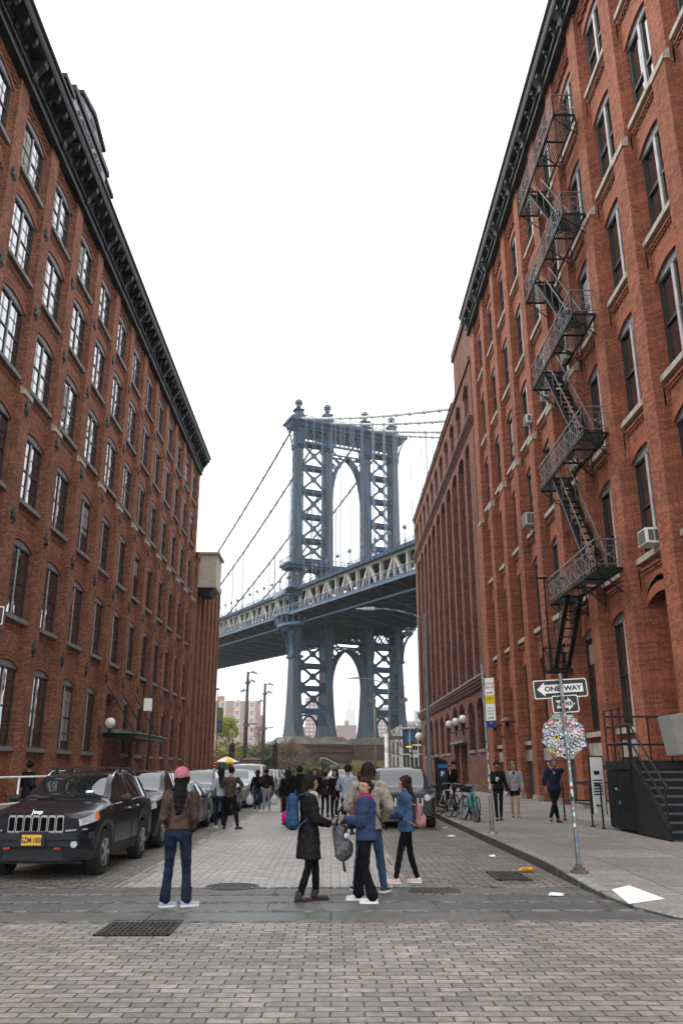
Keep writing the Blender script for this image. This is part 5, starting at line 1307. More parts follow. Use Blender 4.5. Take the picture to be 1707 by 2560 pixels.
# ---------------------------------------------------------------- parking pay station and small things on the right pavement
PM = empty('pay_station', 'slim dark parking pay station with blue band and letter P', 'parking meter', (3.93, 30.6, .15), radians(12))
q = MB(); q.hexa([(-.17, -.13, 0), (.17, -.13, 0), (.17, .13, 0), (-.17, .13, 0), (-.2, -.13, 1.5), (.2, -.13, 1.62), (.2, .13, 1.62), (-.2, .13, 1.5)]); q.hexa([(-.2, -.13, 1.5), (.2, -.13, 1.62), (.2, .13, 1.62), (-.2, .13, 1.5), (-.2, -.13, 1.85), (.2, -.13, 1.72), (.2, .13, 1.72), (-.2, .13, 1.85)]); o = q.build('body', M_black, PM); bevel(o, .01)
q = MB(); q.box(-.17, .19, -.137, -.131, 1.48, 1.6); q.build('blue_band', mat('meter_blue', (0.03, 0.13, 0.30), .4), PM)
q = MB(); q.cone((0, -.131, 1.28), (0, -.137, 1.28), .13, None, 20); o = q.build('blue_disc', mat('sign_blue', (0, 0, 0)), PM)
text_mesh('P', .22, parent=PM, material=M_white, ext=.001, bold=.006, xf=Matrix.Translation((0, -.14, 1.28)))
q = MB(); rnd = random.Random(2)
for i in range(7): q.ball((3.72 + rnd.uniform(-.18, .18), 29.9 + rnd.uniform(-.1, .1), .22 + rnd.uniform(-.02, .04)), rnd.uniform(.06, .11), 8, 6, (1.3, 1, .8))
thing1(q, 'paper_bag', mat('brown_paper', (0.25, 0.17, 0.10), .9, scale=8, var=.3), 'crumpled brown paper bag lying at the foot of the pay station', 'litter', (3.72, 29.9, .15), smooth=True)
q = MB()
for i in range(6): q.ball((3.12 + rnd.uniform(-.12, .12), 14.3 + rnd.uniform(-.04, .04), .03 + rnd.uniform(0, .03)), rnd.uniform(.03, .055), 7, 5, (1.4, 1, .7))
thing1(q, 'rag', mat('ochre_cloth', (0.50, 0.26, 0.03), .9, scale=20, var=.3), 'crumpled ochre rag lying in the gutter by the drain grate', 'litter', (3.12, 14.3, 0), smooth=True)
for (x, y, lab) in ((3.05, 16.7, 'flat scrap of white paper in the gutter nearer the crossing'), (2.95, 21.5, 'scrap of white paper in the gutter beside the jeep'), (3.2, 24.5, 'white plastic litter in the gutter below the backpack'), (2.95, 11.7, 'tiny white scrap beside the kerb near the crossing slabs'), (4.0, 9.0, 'white paper scrap on the setts at the right edge')):
    q = MB(); a = rnd.uniform(0, 3)
    q.X = Matrix.Translation((x, y, .012)) @ Matrix.Rotation(a, 4, 'Z'); 
    for j in range(3): q.hexa([(-.1 + j * .05, -.05, 0), (-.03 + j * .05, -.06, .006), (-.02 + j * .05, .05, 0), (-.09 + j * .05, .04, .004), (-.1 + j * .05, -.05, .02), (-.03 + j * .05, -.06, .03), (-.02 + j * .05, .05, .012), (-.09 + j * .05, .04, .02)])
    thing1(q, 'paper_scrap', M_white, lab, 'litter', (x, y, 0), 'scraps of paper along the right kerb')
# ---------------------------------------------------------------- covers and grates in the road
M_cast = mat('cast_iron_cover', (0.07, 0.062, 0.056), 0.6, metal=.4, scale=12, var=.4, bump=.4)
def manhole(x, y, r, label, z=.004):
    e = empty('manhole_cover', label, 'manhole cover', (x, y, z), 0, 'round manhole covers by the crossing')
    q = MB(); n = 28; q.lathe([(r, -.01), (r, .004), (r * .9, .005), (r * .9, -.01)], n=n); q.build('rim', M_cast, e)
    q = MB(); q.cone((0, 0, -.01), (0, 0, .001), r * .9, r * .9, n); q.build('lid', M_cast, e)
    q = MB(); k = int(r * .85 / .055)
    for i in range(-k, k + 1):
        for j in range(-k, k + 1):
            if (i * i + j * j) * .0625 ** 2 < (r * .84) ** 2: q.box(i * .0625 - .02, i * .0625 + .02, j * .0625 - .02, j * .0625 + .02, .001, .007)
    q.build('studs', M_cast, e)
manhole(-1.40, 12.66, .38, 'pale-rimmed round manhole cover left of the black-coated woman'); manhole(1.42, 12.2, .36, 'round manhole cover right of the group of women'); 
def grate(x0, x1, y0, y1, label, z=.006):
    e = empty('drain_grate', label, 'drain grate', ((x0 + x1) / 2, (y0 + y1) / 2, z), 0, 'square iron drain grates'); cx, cy = e.location[0], e.location[1]; w_, h_ = (x1 - x0) / 2, (y1 - y0) / 2
    q = MB(); q.box(-w_, w_, -h_, h_, -.006, -.001); q.build('pit', mat('pit_black', (.004, .004, .004), .9), e)
    q = MB()
    for a, b, c, d in ((-w_, w_, -h_, -h_ + .03), (-w_, w_, h_ - .03, h_), (-w_, -w_ + .03, -h_, h_), (w_ - .03, w_, -h_, h_)): q.box(a, b, c, d, 0, .008)
    n = int(2 * w_ / .055)
    for i in range(1, n): q.box(-w_ + i * .055 - .009, -w_ + i * .055 + .009, -h_, h_, 0, .008)
    for j in (1, 2, 3, 4, 5): q.box(-w_, w_, -h_ + 2 * h_ * j / 6 - .012, -h_ + 2 * h_ * j / 6 + .012, 0, .009)
    q.build('bars', M_cast, e)
grate(-2.38, -1.62, 9.08, 9.93, 'square iron drain grate in the foreground setts'); grate(2.5, 3.02, 13.3, 14.35, 'rusty iron drain grate in the gutter by the kerb corner')
q = MB(); q.quad((3.58, 10.72, walk_z(10.72) + .006), (4.15, 11.05, walk_z(11.05) + .006), (4.05, 12.05, walk_z(12.05) + .008), (3.5 + .2, 11.72, walk_z(11.72) + .008))
tag(q.build('tactile_plate', mat('tactile_white', (0.78, 0.78, 0.76), .6, var=.05, bump=.5, scale=12)), 'bright white tactile paving plate at the kerb ramp', 'paving plate')
# ---------------------------------------------------------------- bicycles
def bicycle(x, y, rz, lean, frame, label, basket=False):
    e = empty('bicycle', label, 'bicycle', (x, y, .15), 0, 'bicycles locked together on the pavement'); 
    e.rotation_euler = (0, lean, rz)
    R = .34; mt = mat('tyre_rubber', (0.02, 0.02, 0.02), .8); 
    for wy in (-.53, .53):
        q = MB(); P = [(0, wy + R * cos(a), R + R * sin(a)) for a in [2 * pi * i / 28 for i in range(29)]]; q.tube(P, .018, 6); wh = q.build('wheel', mt, e, True)
        q = MB(); P = [(0, wy + .315 * cos(a), R + .315 * sin(a)) for a in [2 * pi * i / 24 for i in range(25)]]; q.tube(P, .008, 4)
        for i in range(14): a = 2 * pi * i / 14; q.cone((0, wy, R), (0, wy + .31 * cos(a), R + .31 * sin(a)), .0025, None, 3, False)
        q.cone((-.04, wy, R), (.04, wy, R), .025, None, 8); q.build('rim', M_steel, wh)
    q = MB(); bb = (0, .05, .28); st = (0, .2, .78); hd_ = (0, -.33, .80); hl = (0, -.36, .68)
    for a, b in ((bb, st), (st, hd_), (bb, hl), (hd_, hl), (bb, (0, .53, R)), (st, (0, .53, R))): q.cone(a, b, .017, None, 8)
    q.cone(hl, (0.03, -.53, R), .012, None, 6); q.cone(hl, (-.03, -.53, R), .012, None, 6); q.build('frame', frame, e, True)
    q = MB(); q.cone(hd_, (0, -.32, .98), .014, None, 8); q.tube([(-.28, -.22, .98), (-.24, -.34, 1.0), (0, -.36, .99), (.24, -.34, 1.0), (.28, -.22, .98)], .014, 6); q.build('handlebar', M_steel, e, True)
    q = MB(); q.cone(st, (0, .22, .92), .013, None, 6); q.ball((0, .24, .94), .1, 10, 6, (.7, 1.3, .35)); q.build('saddle', M_black, e, True)
    q = MB(); q.cone((-.015, .05, .28), (.015, .05, .28), .09, None, 14); q.bar((.03, .05, .28), (.03, -.08, .17), .015, .02); q.bar((-.03, .05, .28), (-.03, .18, .39), .015, .02); q.box(.03, .12, -.12, -.05, .15, .18); q.box(-.12, -.03, .15, .22, .38, .41); q.build('crank', M_black, e)
    if basket:
        q = MB(); q.box(-.15, .15, -.68, -.44, .78, .98); q.build('basket', M_black, e)
M_teal = mat('bike_teal', (0.02, 0.42, 0.38), .35, coat=.5); M_bk = mat('bike_black', (0.02, 0.02, 0.022), .35, coat=.5); M_bw = mat('bike_white', (0.55, 0.55, 0.52), .35, coat=.5)
bicycle(4.02, 25.2, radians(8), radians(7), M_teal, 'turquoise-framed bicycle, front one of the locked cluster'); bicycle(4.28, 25.4, radians(-4), radians(-8), M_bk, 'black bicycle on the right of the locked cluster'); bicycle(3.80, 26.6, radians(16), radians(9), M_bk, 'dark bicycle with handlebar basket left of the turquoise one', True)
bicycle(3.70, 27.9, radians(20), radians(4), M_bw, 'white-framed bicycle, rear left of the locked cluster')
# bike stand hoop
q = MB(); q.tube([(4.14, 25.0, .15), (4.14, 25.0, .85), (4.14, 25.15, 1.0), (4.14, 25.6, 1.0), (4.14, 25.75, .85), (4.14, 25.75, .15)], .025, 8); thing1(q, 'bike_hoop', M_steel, 'steel hoop stand between the turquoise and black bicycles', 'bike stand', (4.14, 25.4, .15), smooth=True)
# ================================================================ cars
def paint(name, c, rough=.22, metal=.0): return mat(name, c, rough, metal=metal, var=.06, scale=1.5, coat=.15, spec=.25, dirt=tuple(x * .85 for x in c))
M_cglass = glassmat('car_glass', (0.010, 0.012, 0.013), ior=1.9, wob=0.0)
M_clad = mat('grey_cladding', (0.022, 0.022, 0.024), .6, spec=.2, var=.15, scale=5)
M_tyre = mat('tyre_black', (0.018, 0.018, 0.018), .8, scale=8, var=.3)
M_alloy = mat('alloy_rim', (0.40, 0.40, 0.41), .3, metal=.8, var=.1)
M_chrome = mat('chrome_trim', (0.55, 0.56, 0.57), .15, metal=1.0, var=.05)
M_lens = mat('lamp_lens', (0.45, 0.47, 0.49), .12, coat=1, var=.3, scale=10)
M_amber = mat('amber_lens', (0.75, 0.20, 0.02), .2, coat=1, var=.1)
M_redl = mat('red_lens', (0.35, 0.01, 0.01), .2, coat=1, var=.1)
M_plateo = mat('plate_yellow', (0.62, 0.36, 0.02), .5, var=.08)
M_blackpl = mat('black_plastic', (0.012, 0.012, 0.013), .5, var=.15)
M_void = mat('grille_void', (0.004, 0.004, 0.004), .9, spec=.02)
def lerp_tab(T, x):
    for (a, va), (b, vb) in zip(T, T[1:]):
        if x <= b: 
            t = max(0, (x - a) / (b - a)); t = t * t * (3 - 2 * t) * .5 + t * .5; return va + (vb - va) * t
    return T[-1][1]
KINDS = {
 'suv': dict(L=4.35, W=.885, R=.345, wx=(.86, 3.40), base=.27, top=[(0, .93), (.10, 1.0), (.35, 1.05), (1.12, 1.14), (1.25, 1.17), (1.95, 1.59), (2.3, 1.62), (3.4, 1.60), (3.85, 1.52), (4.15, 1.15), (4.35, .95)], belt=[(0, .90), (.3, .985), (1.2, 1.07), (3.6, 1.14), (4.35, 1.02)], wr=[(0, .80), (1.2, .72), (1.9, .60), (3.6, .60), (4.35, .66)], pil=[(2.44, 2.54), (3.22, 3.32)], win=(1.30, 3.98), ws=(1.22, 1.98), rw=(3.86, 4.14)),
 'sedan': dict(L=4.5, W=.86, R=.31, wx=(.88, 3.45), base=.22, top=[(0, .62), (.12, .72), (.5, .80), (1.25, .90), (1.4, .92), (2.1, 1.33), (2.5, 1.37), (3.1, 1.33), (3.75, 1.02), (4.2, .98), (4.5, .85)], belt=[(0, .60), (.4, .74), (1.4, .87), (3.6, .93), (4.5, .84)], wr=[(0, .78), (1.3, .70), (2.0, .55), (3.1, .55), (4.5, .72)], pil=[(2.42, 2.50)], win=(1.5, 3.45), ws=(1.36, 2.12), rw=(3.12, 3.76)),
 'boxy': dict(L=4.2, W=.875, R=.345, wx=(.80, 3.30), base=.28, top=[(0, .93), (.08, 1.0), (.4, 1.04), (1.1, 1.08), (1.2, 1.10), (1.72, 1.60), (1.95, 1.65), (3.8, 1.63), (4.05, 1.50), (4.2, 1.05)], belt=[(0, .90), (.3, .98), (1.2, 1.03), (4.2, 1.05)], wr=[(0, .84), (1.2, .78), (1.8, .68), (3.9, .68), (4.2, .72)], pil=[(2.35, 2.46), (3.15, 3.27)], win=(1.25, 4.0), ws=(1.16, 1.76), rw=(4.0, 4.16)),
}
CAR_CACHE = {}
def car(kind, loc, rz, pm, label, group='cars parked along the left kerb', hero=None, plate=None, scale=.95, rails=False, name='parked_car', lod=0):
    K = KINDS[kind]; L, Wd = K['L'], K['W']
    e = empty(name, label, 'car', loc, rz, group); e.scale = (scale, scale, scale)
    n = 64 if lod == 0 else 40; st = sorted(set([0, .04, .1, .2] + [L * i / n for i in range(1, n)] + [L - .2, L - .08, L] + [x for p in K['pil'] for x in p]))
    Ra = K['R'] + .065
    def wid(l):
        f = min(1, .80 + .20 * (1 - (1 - min(1, l / .45)) ** 2.2)); r = min(1, .86 + .14 * (1 - (1 - min(1, (L - l) / .35)) ** 2)); return Wd * min(f, r)
    def zb(l):
        z = K['base'] + (.06 if l < .15 or l > L - .2 else 0)
        for w in K['wx']:
            d = abs(l - w)
            if d < Ra: z = max(z, K['R'] + sqrt(Ra * Ra - d * d) * .98)
        return z
    rings = []
    for l in st:
        w, z0, zB, zT, wr = wid(l), zb(l), lerp_tab(K['belt'], l), lerp_tab(K['top'], l), lerp_tab(K['wr'], l) * min(1, wid(l) / Wd + .02)
        zB = min(zB, zT - .015); z0 = min(z0, zB - .1); h = zB - z0; g = zT - zB
        P = [(w * .55, z0), (w * .96, z0), (w * .995, z0 + .22 * h), (w, z0 + .55 * h), (w * .985, z0 + .82 * h), (w * .955, zB)]
        k = min(1, max(0, (g - .06) / .3))
        P += [(w * .93, zB + .012), (w * .86 * (1 - k) + (wr + .035) * k, zB + g * (.55 * (1 - k) + .86 * k)), (w * .70 * (1 - k) + wr * .90 * k, zB + g * (.85 * (1 - k) + .965 * k)), (w * .35 * (1 - k) + wr * .5 * k, zT - .005), (0, zT)]
        rings.append([(x, l, z) for x, z in P])
    nk = len(rings[0]); groups = {}
    def put(key, quad): groups.setdefault(key, []).append(quad)
    def isarch(l): return any(abs(l - w) < Ra + .01 for w in K['wx'])
    for i in range(len(st) - 1):
        lm = (st[i] + st[i + 1]) / 2; zT = lerp_tab(K['top'], lm); zB = lerp_tab(K['belt'], lm)
        for j in range(nk - 1):
            a, b, c, d = rings[i][j], rings[i][j + 1], rings[i + 1][j + 1], rings[i + 1][j]
            key = 'body'
            if j == 6 and K['win'][0] < lm < K['win'][1] and zT - zB > .07 and not any(p[0] <= lm <= p[1] for p in K['pil']):
                key = 'side_window'
            if j >= 8 and (K['ws'][0] < lm < K['ws'][1]): key = 'windshield'
            if j >= 8 and K['rw'][0] < lm < K['rw'][1]: key = 'rear_window'
            if 1 <= j <= 5 and key == 'body' and (K['ws'][0] + .12) < lm < K['win'][1] - .75 and not (lm > K['wx'][1] - Ra - .02):
                key = 'door' if j > 1 else 'body'
            if j == 4 and lm < (.50 if hero else .30) and key == 'body': key = 'side_marker' if hero and lm > .36 else 'headlight'
            if hero and j in (1, 2) and key in ('body', 'door') and zb(lm) > K['base'] + .05 and .5 < lm < L - .3 and j == 1: key = 'arch_cladding'
            if hero and j in (0, 1) and key == 'body' and j == 1: key = 'arch_cladding'
            for sgn in (1, -1):
                q = [(p[0] * sgn, p[1], p[2]) for p in (a, b, c, d)]
                if sgn < 0: q = q[::-1]
                k2 = key
                if key in ('headlight', 'side_marker'): k2 = (key, sgn)
                if key in ('side_window', 'door'):
                    pb = K['pil'][0]; k2 = (key, sgn, 0 if lm < (pb[0] + pb[1]) / 2 else (1 if len(K['pil']) < 2 or lm < K['pil'][1][0] else 2))
                    if key == 'door' and k2[2] == 2: k2 = (key, sgn, 1)
                put(k2, q)
    for end, fl in ((0, 1), (len(st) - 1, -1)):
        r = rings[end]
        for j in range(nk - 1):
            q = [r[j], r[j + 1], (-r[j + 1][0], r[j + 1][1], r[j + 1][2]), (-r[j][0], r[j][1], r[j][2])]; put('body', q[::-fl] if fl > 0 else q)
    def mk(key, quads, m):
        q = MB()
        for p in quads: q.quad(*p)
        nm = key if isinstance(key, str) else key[0]
        o = q.build(nm, m, e); bm = bmesh.new(); bm.from_mesh(o.data); bmesh.ops.remove_doubles(bm, verts=bm.verts, dist=.0008)
        if nm == 'door':   # slight panel gap
            for v in bm.verts: 
                pass
        bm.to_mesh(o.data); bm.free(); smooth_by_angle(o, 38); return o
    for key, quads in groups.items():
        nm = key if isinstance(key, str) else key[0]
        mk(key, quads, M_cglass if 'wind' in nm else (M_clad if nm == 'arch_cladding' else M_lens if nm == 'headlight' else M_amber if nm == 'side_marker' else pm))
    # door seams
    if lod == 0:
        q = MB()
        pb = K['pil'][0]; sl_ = [K['ws'][0] + .13, (pb[0] + pb[1]) / 2, min(K['wx'][1] - Ra - .03, K['win'][1] - .76)]
        for l in sl_:
            i = min(range(len(st)), key=lambda k_: abs(st[k_] - l)); r = rings[i]
            for sgn in (1, -1):
                for j in range(1, 6): q.bar((r[j][0] * sgn * 1.002, r[j][1], r[j][2]), (r[j + 1][0] * sgn * 1.002, r[j + 1][1], r[j + 1][2]), .012, .012)
        q.build('door_seam', M_blackpl, e)
        for l in (sl_[1] - .22, sl_[2] - .12 if sl_[2] - .12 > sl_[1] + .3 else sl_[2] - .1):
            for sgn in (1, -1):
                zz = lerp_tab(K['belt'], l) - .12; q = MB(); q.cone((Wd * 1.01 * sgn, l - .09, zz), (Wd * 1.01 * sgn, l + .09, zz), .016, None, 8); q.build('door_handle', M_chrome if hero else pm, e, True)
    q = MB(); q.box(-Wd * .8, Wd * .8, .25, L - .25, K['base'] - .05, K['base'] + .25); q.build('underbody', M_blackpl, e)
    # wheels
    for w in K['wx']:
        for sgn in (1, -1):
            x = sgn * (Wd - .115); q = MB(); R = K['R']; hwid = .11
            prof = [(R * .62, -hwid), (R * .95, -hwid), (R, -hwid * .7), (R, hwid * .7), (R * .95, hwid), (R * .62, hwid)]
            q.X = Matrix.Translation((x, w, R)) @ Matrix.Rotation(pi / 2, 4, 'Y'); q.lathe(prof, n=28 if lod == 0 else 16)
            if hero:
                for t in range(40): a = 2 * pi * t / 40; q.cbox((0, 0, 0), 0, 0, 0) if False else q.add([(cos(a + u) * rr, sin(a + u) * rr, zz) for u, rr, zz in ((0, R, -.1), (.08, R, -.1), (.08, R, .1), (0, R, .1), (0, R + .012, -.1), (.08, R + .012, -.1), (.08, R + .012, .1), (0, R + .012, .1))], [(4, 5, 6, 7), (0, 1, 5, 4), (1, 2, 6, 5), (2, 3, 7, 6), (3, 0, 4, 7)])
            wh = q.build('wheel', M_tyre, e); smooth_by_angle(wh, 40)
            q = MB(); q.X = Matrix.Translation((x + sgn * .112, w, R)) @ Matrix.Rotation(pi / 2 * sgn, 4, 'Y'); q.cone((0, 0, -.01), (0, 0, .001), R * .62, None, 20)
            q.cm = 1; q.cone((0, 0, -.01), (0, 0, .004), R * .56, None, 20); q.cm = 0; q.cone((0, 0, 0), (0, 0, .02), .06, .05, 10)
            for t in range(5):
                a = 2 * pi * t / 5 + .3
                for d in (-.13, .13): q.bar((.05 * cos(a + d), .05 * sin(a + d), .008), (R * .6 * cos(a + d * .8), R * .6 * sin(a + d * .8), .008), .04, .02, (0, 0, 1))
            q.build('rim', [M_alloy, M_blackpl], wh)
    # lights, grille, plate, mirrors
    zf = lerp_tab(K['top'], .02); wf = wid(.04)
    for sgn in (1, -1):
        q = MB(); zl = zf - (.05 if kind != 'boxy' else .10)
        if hero: pass
        elif kind == 'boxy':
            q.cone((sgn * wf * .80, -.02, zl - .02), (sgn * wf * .80, .05, zl - .02), .09, .1, 16); q.build('headlight', M_lens, e)
        else:
            q.box(sgn * wf * .78 - .16, sgn * wf * .78 + .14, -.012, .02, zl - .13, zl - .03); q.build('headlight', M_lens, e)
        q = MB(); q.box(min(sgn * wid(L - .05) * .72, sgn * wid(L - .05) * 1.0), max(sgn * wid(L - .05) * .72, sgn * wid(L - .05) * 1.0), L - .10, L + .012, lerp_tab(K['belt'], L) - .22, lerp_tab(K['belt'], L) - .02); q.build('tail_light', M_redl, e)
        if lod == 0:
            lm = K['ws'][0] + .32; zz = lerp_tab(K['belt'], lm) + .06
            q = MB(); q.ball((sgn * (Wd + .11), lm, zz + .03), .1, 10, 8, (1.1, .55, .72)); q.bar((sgn * Wd * .93, lm, zz - .02), (sgn * (Wd + .06), lm, zz), .05, .04); q.build('mirror', M_blackpl if hero else pm, e, True)
    zb0 = K['base']
    if kind == 'suv' and hero:
        for i in range(7):
            x = (i - 3) * .128; q = MB(); zc = zf - .115
            pl = lambda s_: [(x + a * s_, zc + b * s_) for a, b in ((-.04, -.11), (.04, -.11), (.05, -.09), (.047, .09), (.036, .115), (-.036, .115), (-.047, .09), (-.05, -.09))]
            q.prism(pl(1.18), lambda a, b, k: (a, k + abs(a) * abs(a) * .12, b), -.035, .03); s_ = q.build('grille_surround', M_chrome, e)
            q = MB(); q.prism(pl(.9), lambda a, b, k: (a, k + abs(a) * abs(a) * .12, b), -.042, -.034); q.build('grille_slot', M_void, s_)
        q = MB()      # bumper and lower fascia
        for z0_, z1_, o_ in ((zb0 + .02, .50, .0), (.50, .60, .05), (.60, .70, .085)):
            N = 14; P = [(-Wd * .98 + 2 * Wd * .98 * i / N) for i in range(N + 1)]
            f = lambda x: -o_ + .36 * (abs(x) / Wd) ** 4
            for a, b in zip(P, P[1:]): q.hexa([(a, f(a) - .03, z0_), (b, f(b) - .03, z0_), (b, f(b) + .15, z0_), (a, f(a) + .15, z0_), (a, f(a) - .03, z1_), (b, f(b) - .03, z1_), (b, f(b) + .15, z1_), (a, f(a) + .15, z1_)])
        o = q.build('bumper', M_clad, e)
        for sgn in (1, -1):
            q = MB(); q.cone((sgn * .64, .02, .53), (sgn * .64, -.045, .53), .05, .05, 14); q.build('fog_lamp', M_lens, e)
            q = MB(); q.box(sgn * .40 - .05, sgn * .40 + .05, -.09, -.04, .46, .49); q.build('tow_hook', M_redl, e)
            q = MB(); q.hexa([(sgn * .50, -.07, .72), (sgn * .80, .07, .74), (sgn * .80, .12, .74), (sgn * .50, 0, .72), (sgn * .50, -.07, .745), (sgn * .80, .07, .76), (sgn * .80, .12, .76), (sgn * .50, 0, .745)]); q.build('trim_strip', M_chrome, e)
        text_mesh('Jeep', .10, parent=e, name='badge', material=M_chrome, ext=.004, bold=.002, xf=Matrix.Translation((0, .02, zf + .065)) @ Matrix.Rotation(radians(-35), 4, 'X'))
        q = MB(); q.cone((.15, 1.30, lerp_tab(K['top'], 1.3) + .012), (-.55, 1.36, lerp_tab(K['top'], 1.36) + .03), .010, None, 4); q.cone((.75, 1.28, lerp_tab(K['top'], 1.28)), (.1, 1.38, lerp_tab(K['top'], 1.38) + .03), .010, None, 4); q.build('wiper', M_blackpl, e)
        q = MB(); q.X = Matrix.Translation((.42, 1.43, lerp_tab(K['top'], 1.43) + .0)) @ Matrix.Rotation(radians(33), 4, 'X'); q.box(-.12, .0, 0, .06, .0, .012); q.build('parking_permit', M_white, e)
    else:
        q = MB(); zg = zf - .19 if kind != 'boxy' else zf - .24; hh = .09 if kind != 'boxy' else .1
        q.box(-wf * .5, wf * .5, -.012, .02, zg - hh, zg + hh); o = q.build('grille', M_blackpl, e)
        q = MB()
        if kind == 'boxy':
            for i in range(8): q.box((i - 3.5) * .125 - .022, (i - 3.5) * .125 + .022, -.028, -.012, zg - hh - .01, zg + hh + .01)
        else:
            for i in range(3): q.box(-wf * .5, wf * .5, -.022, -.012, zg - hh + i * hh, zg - hh + i * hh + .018)
        q.build('grille_bars', M_chrome, o)
        q = MB(); q.box(-wf * .7, wf * .7, -.02, .05, zb0 + .08, zb0 + .20); q.build('air_intake', M_blackpl, e)
        if kind == 'boxy': text_mesh('Jeep', .09, parent=e, name='badge', material=M_chrome, ext=.004, bold=.003, xf=Matrix.Translation((0, -.03, zf - .075)))
    if plate:
        zp = .60 if hero else zb0 + .27; yp = -.125 if hero else -.04
        q = MB(); q.box(-.21, .21, yp - .0, yp + .04, zp - .10, zp + .12); q.build('plate_holder', M_blackpl, e) if hero else None
        q = MB(); q.box(-.155, .155, yp - .008, yp - .001, zp - .077, zp + .077); o = q.build('number_plate', M_plateo, e)
        text_mesh(plate, .115, parent=o, name='lettering', material=mat('plate_ink', (.03, .03, .06), .5), ext=.001, bold=.003, xf=Matrix.Translation((0, yp - .0095, zp - .005)), sx=.72)
    if rails:
        q = MB()
        for sgn in (1, -1):
            zr = lerp_tab(K['top'], 2.6); q.tube([(sgn * .60, 2.0, zr - .08), (sgn * .60, 2.15, zr + .0), (sgn * .60, 3.4, zr + .0), (sgn * .60, 3.6, zr - .08)], .022, 6)
        q.build('roof_rail', M_chrome if hero else M_blackpl, e, True)
    if hero:
        for yy in (2.35, 3.2):
            q = MB(); q.bar((-.68, yy, zr + .07), (.68, yy, zr + .07), .07, .03); q.box(-.64, -.56, yy - .06, yy + .06, zr - .02, zr + .06); q.box(.56, .64, yy - .06, yy + .06, zr - .02, zr + .06); q.build('cross_bar', M_blackpl, e)
    return e
P_navy = paint('paint_dark_navy', (0.006, 0.0065, 0.010)); P_black = paint('paint_black', (0.006, 0.006, 0.0065)); P_green = paint('paint_dark_teal', (0.02, 0.045, 0.055)); P_silver = paint('paint_silver', (0.36, 0.37, 0.38), metal=.5)
P_white = paint('paint_white', (0.55, 0.56, 0.56), metal=.0); P_grey = paint('paint_grey', (0.03, 0.032, 0.034))
car('suv', (-4.50, 13.35, 0), radians(-1.5), P_navy, 'glossy dark navy SUV nearest the camera, yellow plate and seven-slot grille', hero=True, plate='GZM·1850', rails=True, scale=.96)
car('suv', (-4.48, 17.95, 0), radians(-1), P_black, 'black SUV parked directly behind the nearest navy one', rails=True, scale=.97)
car('sedan', (-4.42, 22.25, 0), radians(-.5), P_green, 'low dark teal sedan parked third in the left row', scale=.94)
car('suv', (-4.50, 26.75, 0), 0, P_black, 'black SUV behind the teal sedan, beside the man in camouflage shirt', scale=.98)
car('sedan', (-4.40, 31.2, 0), 0, P_black, 'black low car fifth in the left row, before the silver one', scale=.93)
car('suv', (-4.35, 37.0, 0), radians(-2), P_silver, 'silver SUV whose whole front shows beside the couple with bags', scale=.98)
car('boxy', (-4.4, 42.2, 0), radians(-1), P_white, 'white van-like SUV behind the silver one', scale=1.12)
car('suv', (-4.35, 47.6, 0), 0, P_silver, 'pale grey SUV eighth in the left row', lod=1)
car('suv', (-4.35, 52.5, 0), 0, P_grey, 'dark grey SUV ninth in the left row', lod=1)
car('boxy', (-4.35, 57.2, 0), 0, P_white, 'white car tenth in the left row, far along the kerb', lod=1)
car('suv', (-4.3, 62.2, 0), 0, P_black, 'small dark car second from the far end of the left row', lod=1)
car('suv', (-4.3, 67.4, 0), 0, P_silver, 'pale car at the far end of the left row', lod=1)
car('boxy', (2.12, 24.3, 0), radians(.5), P_grey, 'boxy grey SUV at the right kerb behind the standing women', group=None, plate='EHB·4127', rails=True, scale=1.0)
car('boxy', (2.3, 30.6, 0), 0, P_black, 'dark car parked behind the boxy grey SUV at the right kerb', group=None, scale=.95, lod=1)
car('suv', (1.2, 62.5, 0), radians(12), P_white, 'white SUV standing alone in the middle of the far street', group=None, lod=1, name='car')
# ================================================================ people
def cloth(name, c, rough=.9, var=.2, scale=7, bump=.25, **k): return mat('cloth_' + name, c, rough, var=var, scale=scale, bump=bump, spec=.05, **k)
def skinm(t): return mat('skin_' + t, {'light': (0.36, 0.20, 0.135), 'tan': (0.27, 0.145, 0.09), 'brown': (0.17, 0.085, 0.052)}[t], .55, var=.08, scale=12)
M_hairk = mat('hair_black', (0.008, 0.007, 0.007), .6, spec=.12, var=.5, scale=3, bump=.5, stretch=(10, 10, 1)); M_hairb = mat('hair_brown', (0.022, 0.011, 0.008), .6, spec=.12, var=.5, scale=3, bump=.5, stretch=(10, 10, 1))
def cap(q, p0, p1, r0, r1=None, n=12):
    r1 = r0 if r1 is None else r1; q.cone(p0, p1, r0, r1, n); q.ball(p0, r0 * .999, n, 8); q.ball(p1, r1 * .999, n, 8)
def eloft(q, secs, n=18):
    """stack of horizontal ellipses (x, y, z, rx, ry), closed"""
    vs = [(x + rx * cos(2 * pi * i / n), y + ry * sin(2 * pi * i / n), z) for x, y, z, rx, ry in secs for i in range(n)]
    fs = [(j * n + i, j * n + (i + 1) % n, (j + 1) * n + (i + 1) % n, (j + 1) * n + i) for j in range(len(secs) - 1) for i in range(n)]
    fs += [tuple(range(n))[::-1], tuple(range((len(secs) - 1) * n, len(secs) * n))]; q.add(vs, fs)
_TX = {}
